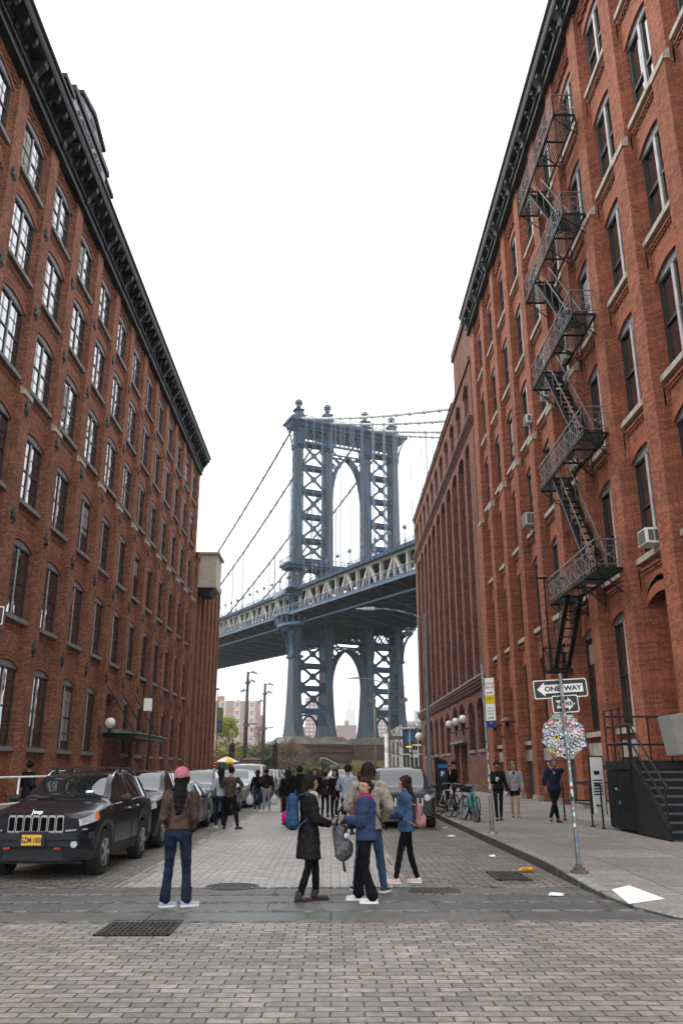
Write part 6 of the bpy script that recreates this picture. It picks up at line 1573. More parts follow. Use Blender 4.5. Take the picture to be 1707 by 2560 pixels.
def fuse(q, name, m, parent, vox, sm=5):
    if name in ('jacket', 'coat', 't_shirt', 'jumper', 'trousers', 'shorts', 'hair', 'scarf', 'bag'): dsp = {'hair': (.016, .035), 'bag': (.018, .07), 'trousers': (.014, .06), 'scarf': (.018, .03)}.get(name, (.020, .075))
    else: dsp = None
    o = q.build('tmp', m); a = o.modifiers.new('r', 'REMESH'); a.mode = 'VOXEL'; a.voxel_size = vox
    b = o.modifiers.new('s', 'SMOOTH'); b.factor = .5; b.iterations = sm
    if dsp:
        if dsp not in _TX: t_ = bpy.data.textures.new('folds', 'CLOUDS'); t_.noise_scale = dsp[1]; t_.noise_depth = 2; _TX[dsp] = t_
        c_ = o.modifiers.new('d', 'DISPLACE'); c_.texture = _TX[dsp]; c_.strength = dsp[0] * (1.0 if vox < .02 else .8) * 1.5; c_.mid_level = .5; c_.texture_coords = 'LOCAL'
    dg = bpy.context.evaluated_depsgraph_get(); me = bpy.data.meshes.new_from_object(o.evaluated_get(dg)); bpy.data.objects.remove(o)
    me.name = name; me.polygons.foreach_set('use_smooth', [True] * len(me.polygons)); 
    if not me.materials: me.materials.append(m)
    r = bpy.data.objects.new(name, me); COL.objects.link(r); r.parent = parent; return r
def ik(a, b, l1, l2, hint):
    a, b = Vector(a), Vector(b); d = b - a; L = min(d.length, (l1 + l2) * .999); u = d.normalized() if d.length > 1e-6 else Vector((0, 0, -1))
    b2 = a + u * L; x = (l1 * l1 - l2 * l2 + L * L) / (2 * L); h = sqrt(max(0, l1 * l1 - x * x)); hv = Vector(hint); hv = (hv - u * hv.dot(u)).normalized()
    return a + u * x + hv * h, b2
def person(loc, face, H, label, P):
    """local frame: +y forward, +x the person's right-hand side is +x; P = dict of pose and clothing"""
    e = empty('person', label, 'person', loc, radians(face)); vox = P.get('vox', .012); S = H
    sk = skinm(P.get('skin', 'tan')); fem = P.get('fem', 1); lean = P.get('lean', 0); bulk = P.get('bulk', 1.0)
    hipz = .515 * S; hp = Vector((P.get('hipx', 0) * S, 0, hipz)); 
    def up(z, x=0, y=0): t = (z - .515) / .3; return Vector((hp.x + x * S + P.get('leanx', 0) * t * S * .3, (y + lean * t * .3) * S, z * S))
    neck = up(.835, 0, -.008); hc = up(.925, P.get('hx', 0), .012 + P.get('hy', 0)); sh = {1: up(.805, .098 if fem else .112), -1: up(.805, -.098 if fem else -.112)}
    hr = radians(P.get('hrot', 0)); fd = Vector((-sin(hr), cos(hr), 0)); fr_ = Vector((cos(hr), sin(hr), 0)); pitch = P.get('hpitch', 0)
    fd = (fd + Vector((0, 0, pitch))).normalized(); fu = fr_.cross(fd).normalized()
    if fu.z < 0: fu = -fu
    A = {}; LG = {}
    for s in (1, -1):
        hd0 = P['hands'][0 if s < 0 else 1]; tgt = Vector((hp.x + hd0[0] * S, hd0[1] * S, hd0[2] * S)); hint = P.get('elb', {}).get(s, (s * .5, -1, -.3))
        el, wr = ik(sh[s], tgt, .168 * S, .150 * S, hint); A[s] = (el, wr)
        f0 = P['feet'][0 if s < 0 else 1]; hj = Vector((hp.x + s * .052 * S, 0, hipz)); an = Vector((f0[0] * S, f0[1] * S, (.045 + (f0[3] if len(f0) > 3 else 0)) * S)); kn, an2 = ik(hj, an, .245 * S, .235 * S, P.get('knee', (0, 1, 0)))
        LG[s] = (hj, kn, an2, f0)
    # ---- one continuous body
    q = MB()
    def hb(off, r, sc=(1, 1, 1), n=14, m=10): 
        c = hc + fr_ * off[0] * S + fd * off[1] * S + fu * off[2] * S; X = q.X; R3 = Matrix((fr_, fd, fu)).transposed().to_4x4(); q.X = Matrix.Translation(c) @ R3; q.ball((0, 0, 0), r * S, n, m, sc); q.X = X
    hb((0, -.006, .012), .056, (.90, 1.10, 1.05)); hb((0, .012, -.022), .043, (.88, 1.0, 1.05)); hb((0, .022, -.046), .022, (1.1, 1, .8)); hb((0, .056, -.012), .0095, (.8, 1.1, 1.5)); hb((0, .050, .004), .009, (.7, 1, 1.8))
    hb((.051, -.004, -.008), .012, (.45, .8, 1.3)); hb((-.051, -.004, -.008), .012, (.45, .8, 1.3))
    for s_ in (-1, 1): hb((s_ * .021, .046, .012), .0115, (1.4, .6, .55))
    hb((0, .0495, -.030), .0085, (1.9, .8, .55))
    cap(q, neck + Vector((0, 0, -.02 * S)), hc + fd * -.008 * S + fu * -.03 * S, .031 * S, .029 * S)
    w_ = .092 if fem else .104
    eloft(q, [(up(z).x, up(z, 0, yo).y, z * S, rx * S * bulk, ry * S * bulk) for z, rx, ry, yo in ((.48, .072, .052, 0), (.53, .078 if fem else .072, .056, 0), (.60, .060 if fem else .066, .046, 0), (.66, .064 if fem else .074, .048, 0), (.73, .078 if fem else .090, .056, .006), (.79, w_, .050, 0), (.822, .060, .036, -.004))])
    for s in (1, -1):
        el, wr = A[s]; cap(q, sh[s], el, .026 * S * bulk, .022 * S); cap(q, el, wr, .022 * S, .015 * S)
        hj, kn, an, f0 = LG[s]; lr = 1.0 if (P.get('shorts') or not P.get('legs')) else .68; cap(q, hj, kn, .046 * S * lr, .030 * S * lr); cap(q, kn, an, .031 * S * lr, .020 * S * lr)
        fa = radians(f0[2]); fv = Vector((-sin(fa), cos(fa), 0)); cap(q, an, an + fv * .09 * S + Vector((0, 0, -.028 * S)), .018 * S, .013 * S)
        # hand: palm, four fingers bent at the knuckle, thumb
        hv = (wr - el).normalized(); hh = P.get('hdir', {}).get(s); hv = Vector(hh).normalized() if hh else hv
        pn = Vector(P.get('palm', {}).get(s, (-s, 0, 0))); pn = (pn - hv * pn.dot(hv)).normalized(); sd = hv.cross(pn).normalized()
        fs_ = .0095 if vox < .011 else .011
        pc = wr + hv * .045; cap(q, wr, wr + hv * .03, .022, .024); q.hexa([pc + hv * a - 0 * pn + sd * b + pn * c for c in (-.012, .012) for a, b in ((-.035, -.024), (-.035, .024), (.035, .036), (.035, -.036))])
        curl = P.get('curl', .55)
        for i, fl in enumerate((.066, .074, .07, .056)):
            b0 = pc + hv * .032 + sd * (-.029 + i * .0193); b1 = b0 + (hv * cos(curl) + pn * sin(curl)) * fl * .5; b2 = b1 + (hv * cos(curl * 2) + pn * sin(curl * 2)) * fl * .45; cap(q, b0, b1, fs_, fs_ * .95, 7); cap(q, b1, b2, fs_ * .95, fs_ * .8, 7)
        tb = pc - hv * .02 - sd * .026 * 1; t1 = tb + (hv * .7 - sd * .7 + pn * .4).normalized() * .035; cap(q, tb, t1, .012, .0105, 7); cap(q, t1, t1 + (hv * .9 + pn * .5).normalized() * .028, .0105, .009, 7)
    fuse(q, 'body', sk, e, vox * (.8 if vox < .011 else 1), 3)
    # facial features
    if P.get('facefx', 1):
        q = MB()
        for s_ in (-1, 1):
            c = hc + fr_ * s_ * .0205 * S + fd * .0525 * S + fu * .004 * S; X = Matrix.Translation(c) @ Matrix((fr_, fd, fu)).transposed().to_4x4(); q.X = X; q.cm = 0; q.ball((0, 0, 0), .0065 * S, 8, 6, (1.5, .6, .7)); q.cm = 1; q.ball((0, .0035 * S, 0), .0036 * S, 6, 5); q.ball((0, .0028 * S, .017 * S), .010 * S, 8, 4, (1.3, .35, .22)); q.ball((0, .001 * S, .0058 * S), .0085 * S, 8, 4, (1.25, .7, .22)); q.X = None
        q.build('eyes', [mat('eye_white', (.5, .47, .44), .4), mat('eye_dark', (.02, .014, .012), .4)], e, True)
        q = MB(); c = hc + fr_ * 0 + fd * .0575 * S + fu * -.0305 * S; q.X = Matrix.Translation(c) @ Matrix((fr_, fd, fu)).transposed().to_4x4(); q.ball((0, 0, 0), .0105 * S, 10, 5, (1.5, .35, .33)); q.build('lips', mat('lip_colour', (.30, .10, .085), .5), e, True)
    # ---- hair
    ht = P.get('hair', 'long'); q = MB(); hm = P.get('hairm', M_hairk)
    hb((0, -.018, .022), .062, (.93, 1.02, 1.0)); hb((0, .012, .045), .045, (1.02, .85, .55))
    if ht in ('long', 'bob', 'mid'):
        for s_ in (-1, 1): hb((s_ * .044, .0, -.005), .026, (.75, 1.1, 1.6)); hb((s_ * .034, .028, .042), .020, (1.2, .8, .7))
        hb((0, -.045, -.03), .040, (1.25, .8, 1.3))
        end = {'long': .66, 'bob': .82, 'mid': .76}[ht]; end = P.get('hairend', end)
        zt = .90; k = 7
        for i in range(k):
            z = zt + (end - zt) * i / (k - 1); wd = (.048 + .012 * sin(i / (k - 1) * pi)) * (1 - .35 * (i / (k - 1)) ** 3); bk = -.046 - .018 * min(1, i / 3)
            p = up(z, P.get('hx', 0) * (1 - i / k), bk + P.get('hy', 0) * (1 - i / k) + .01); q.X = None; q.ball(p, .04 * S, 12, 8, (wd / .04 * (1.12 if ht != 'long' else 1.0), .75, 1.3))
        if ht == 'bob' or P.get('frontlocks'):
            for s_ in (-1, 1):
                for i in range(4): hb((s_ * .052, -.005 + .0 * i, -.02 - i * .022), .024, (.8, 1.1, 1.1))
    elif ht == 'bun': hb((0, -.05, .068), .030); hb((0, -.035, .052), .026)
    elif ht == 'pony': 
        hb((0, -.062, .012), .024)
        for i in range(6): hb((.012, -.072 + .004 * i, -.01 - i * .022), .02, (.8, .8, 1.2))
    if P.get('topknot'): hb((0.0, .0, .085), .020)
    q.X = None
    fuse(q, 'hair', hm, e, vox * 1.0, 3 if ht != 'short' else 2)
    if P.get('cap'):
        q = MB(); hb((0, -.008, .036), .066, (.96, 1.1, .92)); q.X = None; ca = q
        q = ca; c = hc + fd * .085 * S + fu * .034 * S; q.X = Matrix.Translation(c) @ Matrix((fr_, fd, fu)).transposed().to_4x4(); q.ball((0, 0, 0), .045 * S, 12, 5, (1.1, 1.0, .2)); q.X = None
        o = fuse(q, 'cap', P['cap'], e, vox, 3)
        q = MB(); c = hc + fd * -.078 * S + fu * .004 * S; q.X = Matrix.Translation(c) @ Matrix((fr_, fd, fu)).transposed().to_4x4(); q.ball((0, 0, 0), .022 * S, 10, 6, (1.0, .3, .65)); q.build('cap_opening', M_hairk, e, True)
    # ---- trousers
    if P.get('legs'):
        q = MB(); lm = P['legs']; lw = P.get('legw', 1.0)
        eloft(q, [(hp.x, 0, z * S, rx * S * bulk, ry * S * bulk) for z, rx, ry in ((.465, .074, .054), (.50, .084 if fem else .078, .062), (.545, .080 if fem else .078, .060), (.585, .070, .053))])
        for s in (1, -1):
            hj, kn, an, f0 = LG[s]; b = P.get('shorts')
            if b: k2 = hj.lerp(kn, b); cap(q, hj, k2, .054 * S, .046 * S); continue
            cap(q, hj, kn, .053 * S * lw, .036 * S * lw); cap(q, kn, kn.lerp(an, .45), .036 * S * lw, .036 * S * lw); fl = P.get('flare', .026)
            cap(q, kn.lerp(an, .4), an + Vector((0, 0, .012 * S)), .036 * S * lw, fl * S)
        fuse(q, 'trousers' if not P.get('shorts') else 'shorts', lm, e, vox, 3)
    # ---- upper garment
    tm = P['top']; q = MB(); hem = P.get('hem', .50); tk = P.get('thick', .010); hw_ = P.get('hemw', 1.0)
    secs = [(.835, .040, .036, -.004), (.815, .074, .050, -.002), (.79, w_ + .006, .060, 0), (.73, .088 if fem else .098, .068, .006), (.66, .076 if fem else .084, .060, .004), (.60, .073 if fem else .078, .058, 0)]
    secs += [(z, (.078 + (.60 - z) * .10) * hw_, (.060 + (.60 - z) * .07) * hw_, 0) for z in (.55, .50, .45, .40, .35, .31) if z > hem + .01] + [(hem, (.078 + (.60 - hem) * .10) * hw_, (.060 + (.60 - hem) * .07) * hw_, 0)]
    eloft(q, [(up(z).x if z > .52 else hp.x, up(z, 0, yo).y if z > .52 else 0, z * S, (rx + tk * .5) * S * bulk, (ry + tk * .5) * S * bulk) for z, rx, ry, yo in secs[::-1]], 22)
    sl = P.get('sleeve', 1.0)
    for s in (1, -1):
        el, wr = A[s]; r = (.032 + tk) * S * bulk; cap(q, sh[s] + Vector((0, 0, -.005 * S)), el if sl >= .5 else sh[s].lerp(el, sl * 2), r, r * .9)
        if sl > .5: cap(q, el, el.lerp(wr, (sl - .5) * 1.9), r * .9, (.021 + tk * .8) * S)
    if P.get('hood'): q.ball(up(.835, 0, -.045), .05 * S, 12, 8, (1.2, .8, .8))
    if P.get('collar'): q.ball(up(.845), .042 * S, 12, 8, (1.05, 1.0, .8))
    fuse(q, P.get('topname', 'jacket'), tm, e, vox, 4 if tk > .01 else 3)
    if P.get('shirt'):
        q = MB(); q.ball(up(.74, 0, .045), .06 * S, 12, 10, (.7, .55, 1.55)); fuse(q, 'shirt', P['shirt'], e, vox, 2)
    if P.get('scarf'):
        q = MB(); n = 10
        for i in range(n): a = 2 * pi * i / n; q.ball(up(.838 + .006 * sin(a * 2), .040 * cos(a), .042 * sin(a) + .008), .024 * S, 8, 6)
        for i in range(P.get('scarfn', 5)): q.ball(up(.82 - i * .022, .012 * (-1) ** i + P.get('scarfx', 0), .062 + .004 * i), .026 * S, 8, 6, (1.1, .7, 1.1))
        fuse(q, 'scarf', P['scarf'], e, vox, 2)
    # ---- shoes
    for s in (1, -1):
        hj, kn, an, f0 = LG[s]; fa = radians(f0[2]); M = Matrix.Translation((an.x, an.y, an.z - .045 * S)) @ Matrix.Rotation(fa, 4, 'Z'); q = MB(); q.X = M
        h = .075 if P.get('boots') else .055
        q.ball((0, -.02, h * .55 + .01), .042, 12, 8, (.95, 1.25, h / .06)); q.ball((0, .06, .035), .044, 12, 8, (.92, 1.5, .72)); q.ball((0, .125, .03), .037, 12, 8, (1.0, 1.2, .7))
        if P.get('boots'): q.cone((0, -.015, .04), (0, -.01, .13), .046, .048, 12)
        q.X = None; o = fuse(q, 'shoe', P['shoes'], e, .009 if vox < .02 else .015, 2)
        q = MB(); q.X = M; pl = [(-.036, -.07), (.036, -.07), (.044, .02), (.046, .10), (.03, .155), (0, .168), (-.03, .155), (-.046, .10), (-.044, .02)]
        q.prism(pl, lambda a, b, k: (a, b, k), -.0005, P.get('soleh', .022)); q.build('sole', P.get('solem', M_blackpl), o)
    return e, dict(A=A, up=up, S=S, hc=hc)
def place_in(e, p): return e.matrix_basis @ Vector(p)
def rucksack(e, up, S, label, m, m2=None, w=.30, h=.44, d=.17, z=.70, side=-1, back=.085, strap=True):
    """backpack worn on the back; a thing of its own, standing in world space"""
    M = Matrix.Translation(e.location) @ Matrix.Rotation(e.rotation_euler[2], 4, 'Z'); c = up(z, 0, -back) + Vector((0, -d / 2, 0)); L = M @ c
    r = empty('backpack', label, 'backpack', L, e.rotation_euler[2]); q = MB()
    for k in range(6):
        t = k / 5; q.ball((0, 0, -h / 2 + .09 + (h - .18) * t), .09, 14, 10, (w / .19 * (1 - .18 * t * t), d / .18 * (1 - .25 * t * t), 1.0))
    q.ball((0, -d * .42, -h * .18), .085, 12, 8, (w / .24, .5, 1.1)); fuse(q, 'bag', m, r, .012, 3)
    if m2: 
        q = MB(); q.ball((0, -d * .52, -h * .16), .08, 12, 8, (w / .25, .5, 1.05)); q.box(-w * .5, -w * .30, -d * .2, d * .3, -h * .48, h * .05); fuse(q, 'front_pocket', m2, r, .012, 2)
    q = MB()
    if strap:
        for s in (-1, 1): q.tube([(s * .07, d * .4, h * .42), (s * .09, d * .5 + .09, h * .52), (s * .10, d * .5 + .20, h * .30), (s * .12, d * .5 + .16, -h * .05), (s * .11, d * .4, -h * .38)], .014, 6)
    q.tube([(-.03, d * .2, h * .47), (0, d * .2, h * .56), (.03, d * .2, h * .47)], .01, 5); q.build('strap', m if not m2 else m, r, True)
    q = MB(); q.tube([(-w * .40, -d * .3, h * .02), (-w * .3, -d * .45, h * .32), (0, -d * .5, h * .40), (w * .3, -d * .45, h * .32), (w * .40, -d * .3, h * .02)], .006, 5); q.build('zip', M_blackpl, r, True)
    return r
def phone(L, rz, rx, label, m=None, w=.075, h=.15):
    r = MB(); o = MB(); o.box(-w / 2, w / 2, -.005, .005, -h / 2, h / 2); p = o.build('phone', m or M_blackpl); p.location = L; p.rotation_euler = (rx, 0, rz); bevel(p, .003, 2)
    q = MB(); q.box(-w / 2 + .005, w / 2 - .005, -.0062, -.0052, -h / 2 + .012, h / 2 - .012); q.build('screen', mat('phone_screen', (.10, .11, .12), .1), p); return tag(p, label, 'phone')
M_leather = mat('jacket_leather_brown', (0.050, 0.027, 0.017), .5, spec=.2, var=.35, scale=6, bump=.3); M_jean = cloth('denim_dark', (0.013, 0.020, 0.036), var=.45, scale=4); M_jeanb = cloth('denim_blue', (0.022, 0.038, 0.075), var=.4, scale=4)
M_ck = cloth('black', (0.008, 0.008, 0.010)); M_ck2 = mat('cloth_black_shell', (0.008, 0.008, 0.009), .6, spec=.12, var=.3, scale=5, bump=.5); M_fleece = cloth('fleece_cream', (0.31, 0.27, 0.215), scale=14, var=.25, bump=.9)
M_puff = mat('cloth_puffer_blue', (0.028, 0.043, 0.098), .55, spec=.15, var=.3, scale=4, bump=.6, stretch=(1, 1, 5)); M_denj = cloth('denim_jacket', (0.045, 0.085, 0.155), var=.5, scale=5); M_shoew = mat('shoe_white', (0.55, 0.54, 0.55), .6); M_shoel = mat('shoe_lilac_grey', (0.30, 0.31, 0.38), .7)
M_shk = mat('shoe_black', (0.02, 0.02, 0.02), .6); M_shp = mat('shoe_blush', (0.55, 0.38, 0.33), .7); M_pink = cloth('cap_dusty_pink', (0.36, 0.13, 0.15), scale=12); M_mag = cloth('magenta', (0.42, 0.01, 0.10)); M_beige = cloth('beige_scarf', (0.38, 0.32, 0.28)); M_boot = mat('boot_brown', (0.035, 0.022, 0.018), .6)
M_bagb = cloth('bag_blue', (0.025, 0.058, 0.115)); M_bagp = cloth('bag_pink', (0.30, 0.15, 0.145)); M_bagg = mat('bag_grey_shell', (0.07, 0.072, 0.075), .35, var=.5, scale=7); M_gr = cloth('grey_tee', (0.26, 0.27, 0.33)); M_greyh = cloth('grey_hoodie', (0.25, 0.25, 0.27)); M_navyt = cloth('navy', (0.014, 0.018, 0.040)); M_camo = cloth('camouflage', (0.060, 0.048, 0.032), var=.7, scale=9, dirt=(0.012, 0.012, 0.010)); M_greyp = cloth('grey_marl', (0.22, 0.22, 0.23)); M_dkjk = cloth('brown_black', (0.022, 0.016, 0.015)); M_khaki = cloth('khaki_floral', (0.14, 0.11, 0.07), var=.5, scale=12)
stand = [(-.065, 0, 8), (.065, 0, -8)]
down = [(-.135, .0, .47), (.135, .0, .47)]
# A pink cap
eA, dA = person((-1.90, 10.92, 0), 4, 1.60, 'woman in pink cap and brown leather jacket standing alone, back to the camera', dict(vox=.0105, hands=[(-.07, .11, .56), (.07, .11, .56)], elb={-1: (-.5, -.9, -.4), 1: (.5, -.9, -.4)}, feet=[(-.075, -.02, -62), (.085, .0, -70)], hair='long', hairend=.70, hpitch=.25, cap=M_pink, legs=M_jean, flare=.042, legw=1.0, top=M_leather, hem=.545, thick=.012, collar=1, shoes=M_shoel, solem=M_shoew, skin='tan', facefx=0, palm={-1: (0, -1, 0), 1: (0, -1, 0)}))
# B black coat
eB, dB = person((-.29, 11.30, 0), -80, 1.53, 'woman in long black coat, beige scarf and blue backpack, in profile holding a white phone', dict(vox=.0105, hands=[(-.05, .17, .60), (.04, .17, .60)], elb={-1: (-.6, -1, -.3), 1: (.6, -1, -.3)}, feet=[(-.06, .075, -8), (.05, -.075, 5)], bulk=1.12, hair='mid', hairend=.80, topknot=1, hairm=M_hairk, legs=M_ck, legw=.90, flare=.030, top=M_ck2, hem=.33, hemw=1.10, thick=.014, scarf=M_beige, shoes=M_boot, boots=1, skin='tan', topname='coat', hdir={-1: (.4, 1, .2), 1: (-.4, 1, .2)}, palm={-1: (.3, 0, 1), 1: (-.3, 0, 1)}, curl=.8))
rucksack(eB, dB['up'], dB['S'], 'blue backpack with bright pink pocket on the black-coated woman', M_bagb, M_mag, w=.30, h=.46, d=.19, z=.70, back=.08)
h_ = place_in(eB, (0.0, .32, .965)); phone(h_, radians(-60), radians(-55), 'large white phone held flat by the black-coated woman', M_white, w=.09, h=.17)
# C blue jacket, looks at the camera
eC, dC = person((.45, 11.28, 0), 80, 1.49, 'woman in blue quilted jacket and magenta scarf looking at the camera, holding a grey backpack', dict(vox=.0105, hands=[(-.05, .17, .655), (.07, .16, .60)], elb={-1: (-.4, -1, -.4), 1: (.6, -1, -.3)}, feet=[(-.075, -.06, 5), (.08, .08, 12)], hrot=62, hair='pony', hairm=M_hairb, legs=M_ck, legw=1.08, flare=.050, top=M_puff, hem=.49, thick=.018, bulk=1.22, scarf=M_mag, scarfn=7, scarfx=-.02, collar=1, shoes=M_shoew, solem=M_white, skin='light', curl=1.1, hy=.0, hx=-.0))
h_ = place_in(eC, (-.05, .30, .72))
gb2 = empty('backpack', 'limp grey and black backpack hanging from the hands of the blue-jacketed woman', 'backpack', h_, radians(60)); q = MB()
for k in range(6): t = k / 5; q.ball((0, .04 * t, -.16 + .28 * t), .09, 14, 10, (1.35 * (1 - .3 * t * t), 1.1, 1.0))
q.ball((0, -.09, -.10), .09, 12, 8, (1.1, .6, 1.2)); fuse(q, 'bag', M_bagg, gb2, .011, 3)
q = MB(); q.tube([(-.06, .05, .18), (-.05, .03, .34), (.0, .0, .42), (.05, .03, .34), (.06, .05, .18)], .016, 6); q.tube([(.10, .03, .1), (.19, .08, -.05), (.16, .08, -.25), (.12, .03, -.38), (.05, 0, -.36), (.02, 0, -.26)], .015, 6); q.build('strap', M_blackpl, gb2, True)
q = MB(); q.ball((-.05, -.085, .06), .045, 10, 6, (1, .5, .8)); q.ball((.02, -.11, -.12), .05, 10, 6, (.8, .3, 1.5)); q.build('reflective_patch', M_shoew, gb2, True)
# D fleece
eD, dD = person((.52, 12.15, 0), -6, 1.69, 'tall woman in cream fleece, back to the camera behind the blue-jacketed woman', dict(vox=.0115, hands=[(-.10, .12, .56), (.12, .12, .55)], elb={-1: (-1, -.5, -.5), 1: (1, -.5, -.5)}, feet=[(-.105, .02, 30), (.12, -.02, -25)], hair='long', hairend=.72, hairm=M_hairb, legs=M_jeanb, top=M_fleece, hem=.47, thick=.020, bulk=1.10, hood=1, shoes=M_shk, solem=M_shoew, skin='light', facefx=0, flare=.03))
q = MB(); P = [dD['up'](.80, -.085, -.07), dD['up'](.72, -.02, -.105), dD['up'](.62, .06, -.11), dD['up'](.52, .12, -.09), dD['up'](.47, .15, -.04)]; q.tube(P, .014, 6); q.build('bag_strap', M_blackpl, eD, True)
# E denim jacket
eE, dE = person((1.12, 12.98, 0), 82, 1.50, 'woman in blue denim jacket and black leggings with pink backpack, standing side-on with a phone', dict(vox=.0105, hands=[(-.03, .20, .62), (.07, .18, .60)], elb={-1: (-.3, -1, -.5), 1: (.4, -1, -.5)}, feet=[(-.055, .11, 8), (.06, -.09, 0)], bulk=1.08, knee=(0, 1, 0), hair='long', hairend=.70, hairm=M_hairb, legs=M_ck, legw=.88, flare=.024, top=M_denj, hem=.475, thick=.016, collar=1, sleeve=.85, shoes=M_shp, solem=M_shoew, skin='light', curl=.8, hdir={-1: (0, 1, .35), 1: (0, 1, .35)}, palm={-1: (.6, 0, 1), 1: (-.6, 0, 1)}))
rucksack(eE, dE['up'], dE['S'], 'dusty pink rucksack on the woman in the denim jacket', M_bagp, None, w=.25, h=.36, d=.14, z=.62, back=.085)
h_ = place_in(eE, (0.02, .37, 1.0)); phone(h_, radians(82), radians(-50), 'dark phone held up by the woman in the denim jacket')
# F, G beside the parked cars
eF, dF = person((-2.83, 24.3, 0), -6, 1.66, 'man in camouflage T-shirt and black trousers, back to the camera near the left cars', dict(vox=.015, fem=0, hands=[(-.05, .17, .66), (.09, .17, .66)], elb={-1: (-1, -.6, -.3), 1: (1, -.6, -.3)}, feet=[(-.09, .0, 20), (.14, -.02, -45)], hair='short', legs=M_ck, legw=1.05, top=M_camo, topname='t_shirt', hem=.50, thick=.008, sleeve=.42, shoes=M_shk, skin='light', facefx=0))
eG, dG = person((-3.17, 24.75, 0), 15, 1.62, 'woman with long black hair, blue jeans and white shoes half hidden behind the camouflage-shirt man', dict(vox=.015, hands=[(-.12, .1, .56), (.1, .16, .6)], feet=[(-.06, 0, 20), (.06, .03, 5)], hair='long', hairend=.70, legs=M_jean, top=cloth('pale_grey', (.30, .32, .36)), hem=.52, shoes=M_shoew, solem=M_white, facefx=0))
# H, I couple with carrier bags, dog
eH, dH = person((-2.93, 34.2, 0), 4, 1.56, 'woman in black top and blue jeans walking away, left one of the couple', dict(vox=.018, hands=[(-.17, .0, .47), (.1, .05, .62)], feet=[(-.05, .06, 5), (.06, -.05, 0)], hair='long', hairend=.74, legs=M_jeanb, top=M_ck, hem=.52, shoes=M_shoew, solem=M_white, facefx=0))
eI, dI = person((-2.55, 34.05, 0), 2, 1.60, 'person in padded jacket and grey trousers walking away, right one of the couple', dict(vox=.018, hands=[(-.1, .02, .60), (.18, .0, .46)], feet=[(-.06, -.05, 8), (.07, .05, -10)], hair='short', hoodd=1, hood=1, legs=M_greyp, legw=1.15, top=M_dkjk, hem=.53, thick=.018, shoes=M_shoew, solem=M_white, facefx=0, hrot=-50))
def carrier(L, label):
    r = empty('carrier_bag', label, 'carrier bag', L, 0, 'white plastic carrier bags of the couple'); q = MB(); q.ball((0, 0, -.16), .15, 12, 10, (1.0, .7, 1.1)); q.cone((0, 0, -.08), (0, 0, .10), .12, .03, 10); fuse(q, 'bag', mat('white_plastic', (.62, .63, .64), .4, var=.15, scale=6, bump=.6), r, .018, 2); q = MB(); q.tube([(-.03, 0, .08), (0, 0, .17), (.03, 0, .08)], .008, 4); q.build('handle', M_white, r)
carrier((-3.22, 34.15, .56), 'white carrier bag in the left hand of the couple, nearest the cars'); carrier((-2.25, 34.05, .56), 'white carrier bag in the right hand of the couple, nearest the dog')
# dog sitting, facing the couple (towards -x)
dg_ = empty('dog', 'short-haired tan dog sitting side-on in the street beside the couple', 'dog', (-1.84, 33.85, 0), radians(180)); q = MB()
cap(q, (-.16, 0, .16), (.05, 0, .40), .13, .115); cap(q, (.05, 0, .40), (.12, 0, .50), .105, .075); cap(q, (.12, 0, .50), (.16, 0, .62), .065, .06); q.ball((.19, 0, .66), .075, 12, 8, (1.15, .85, .9)); cap(q, (.23, 0, .65), (.33, 0, .62), .042, .028)
for s in (-1, 1):
    cap(q, (.08, s * .07, .36), (.10, s * .07, .16), .05, .032); cap(q, (.10, s * .07, .16), (.09, s * .07, .03), .03, .026); cap(q, (.09, s * .07, .02), (.14, s * .07, .018), .026, .022)
    cap(q, (-.17, s * .10, .14), (-.02, s * .12, .13), .085, .055); cap(q, (-.02, s * .12, .12), (-.12, s * .12, .03), .04, .028); cap(q, (-.12, s * .12, .022), (.0, s * .12, .02), .026, .024)
    q.hexa([(.16, s * .03, .71), (.20, s * .03, .71), (.20, s * .075, .70), (.16, s * .075, .70), (.165, s * .055, .79), (.18, s * .055, .79), (.18, s * .065, .79), (.165, s * .065, .79)])
cap(q, (-.26, 0, .08), (-.42, .06, .03), .03, .018); fuse(q, 'body', mat('dog_fur_tan', (0.20, 0.105, 0.045), .9, var=.35, scale=6, bump=.4, dirt=(.06, .035, .02)), dg_, .014, 3)
q = MB(); q.ball((.345, 0, .628), .016, 8, 6); q.ball((.235, .045, .685), .012, 6, 5); q.ball((.235, -.045, .685), .012, 6, 5); q.build('nose_and_eyes', M_blackpl, dg_, True)
q = MB(); q.cone((.115, 0, .545), (.135, 0, .575), .078, .075, 12); q.build('collar', M_redl, dg_, True)
# K.. group in the middle distance
person((-.93, 25.2, 0), 2, 1.68, 'man in black hooded top, back to the camera beyond the black-coated woman', dict(vox=.015, fem=0, bulk=1.1, hands=[(-.15, .02, .48), (.12, .12, .58)], feet=[(-.08, 0, 10), (.08, .02, -10)], hair='short', legs=M_ck, top=M_ck, hood=1, hem=.49, thick=.014, shoes=M_shk, facefx=0))
person((-1.33, 26.1, 0), 10, 1.58, 'woman in black with long black hair left of the man in black hooded top', dict(vox=.018, hands=[(-.13, .05, .5), (.12, .1, .55)], feet=[(-.05, .02, 10), (.05, -.04, 0)], hair='long', hairend=.70, legs=M_ck, legw=.9, top=M_ck, hem=.5, shoes=M_shk, facefx=0))
person((-.55, 28.6, 0), 175, 1.60, 'woman in dark coat with yellow trim facing the camera behind the man in hooded top', dict(vox=.018, hands=[(-.08, .14, .68), (.08, .14, .68)], feet=stand, hair='long', hairend=.72, legs=M_ck, top=M_ck, shirt=cloth('mustard', (.40, .2, .03)), hem=.45, shoes=M_shk, skin='light'))
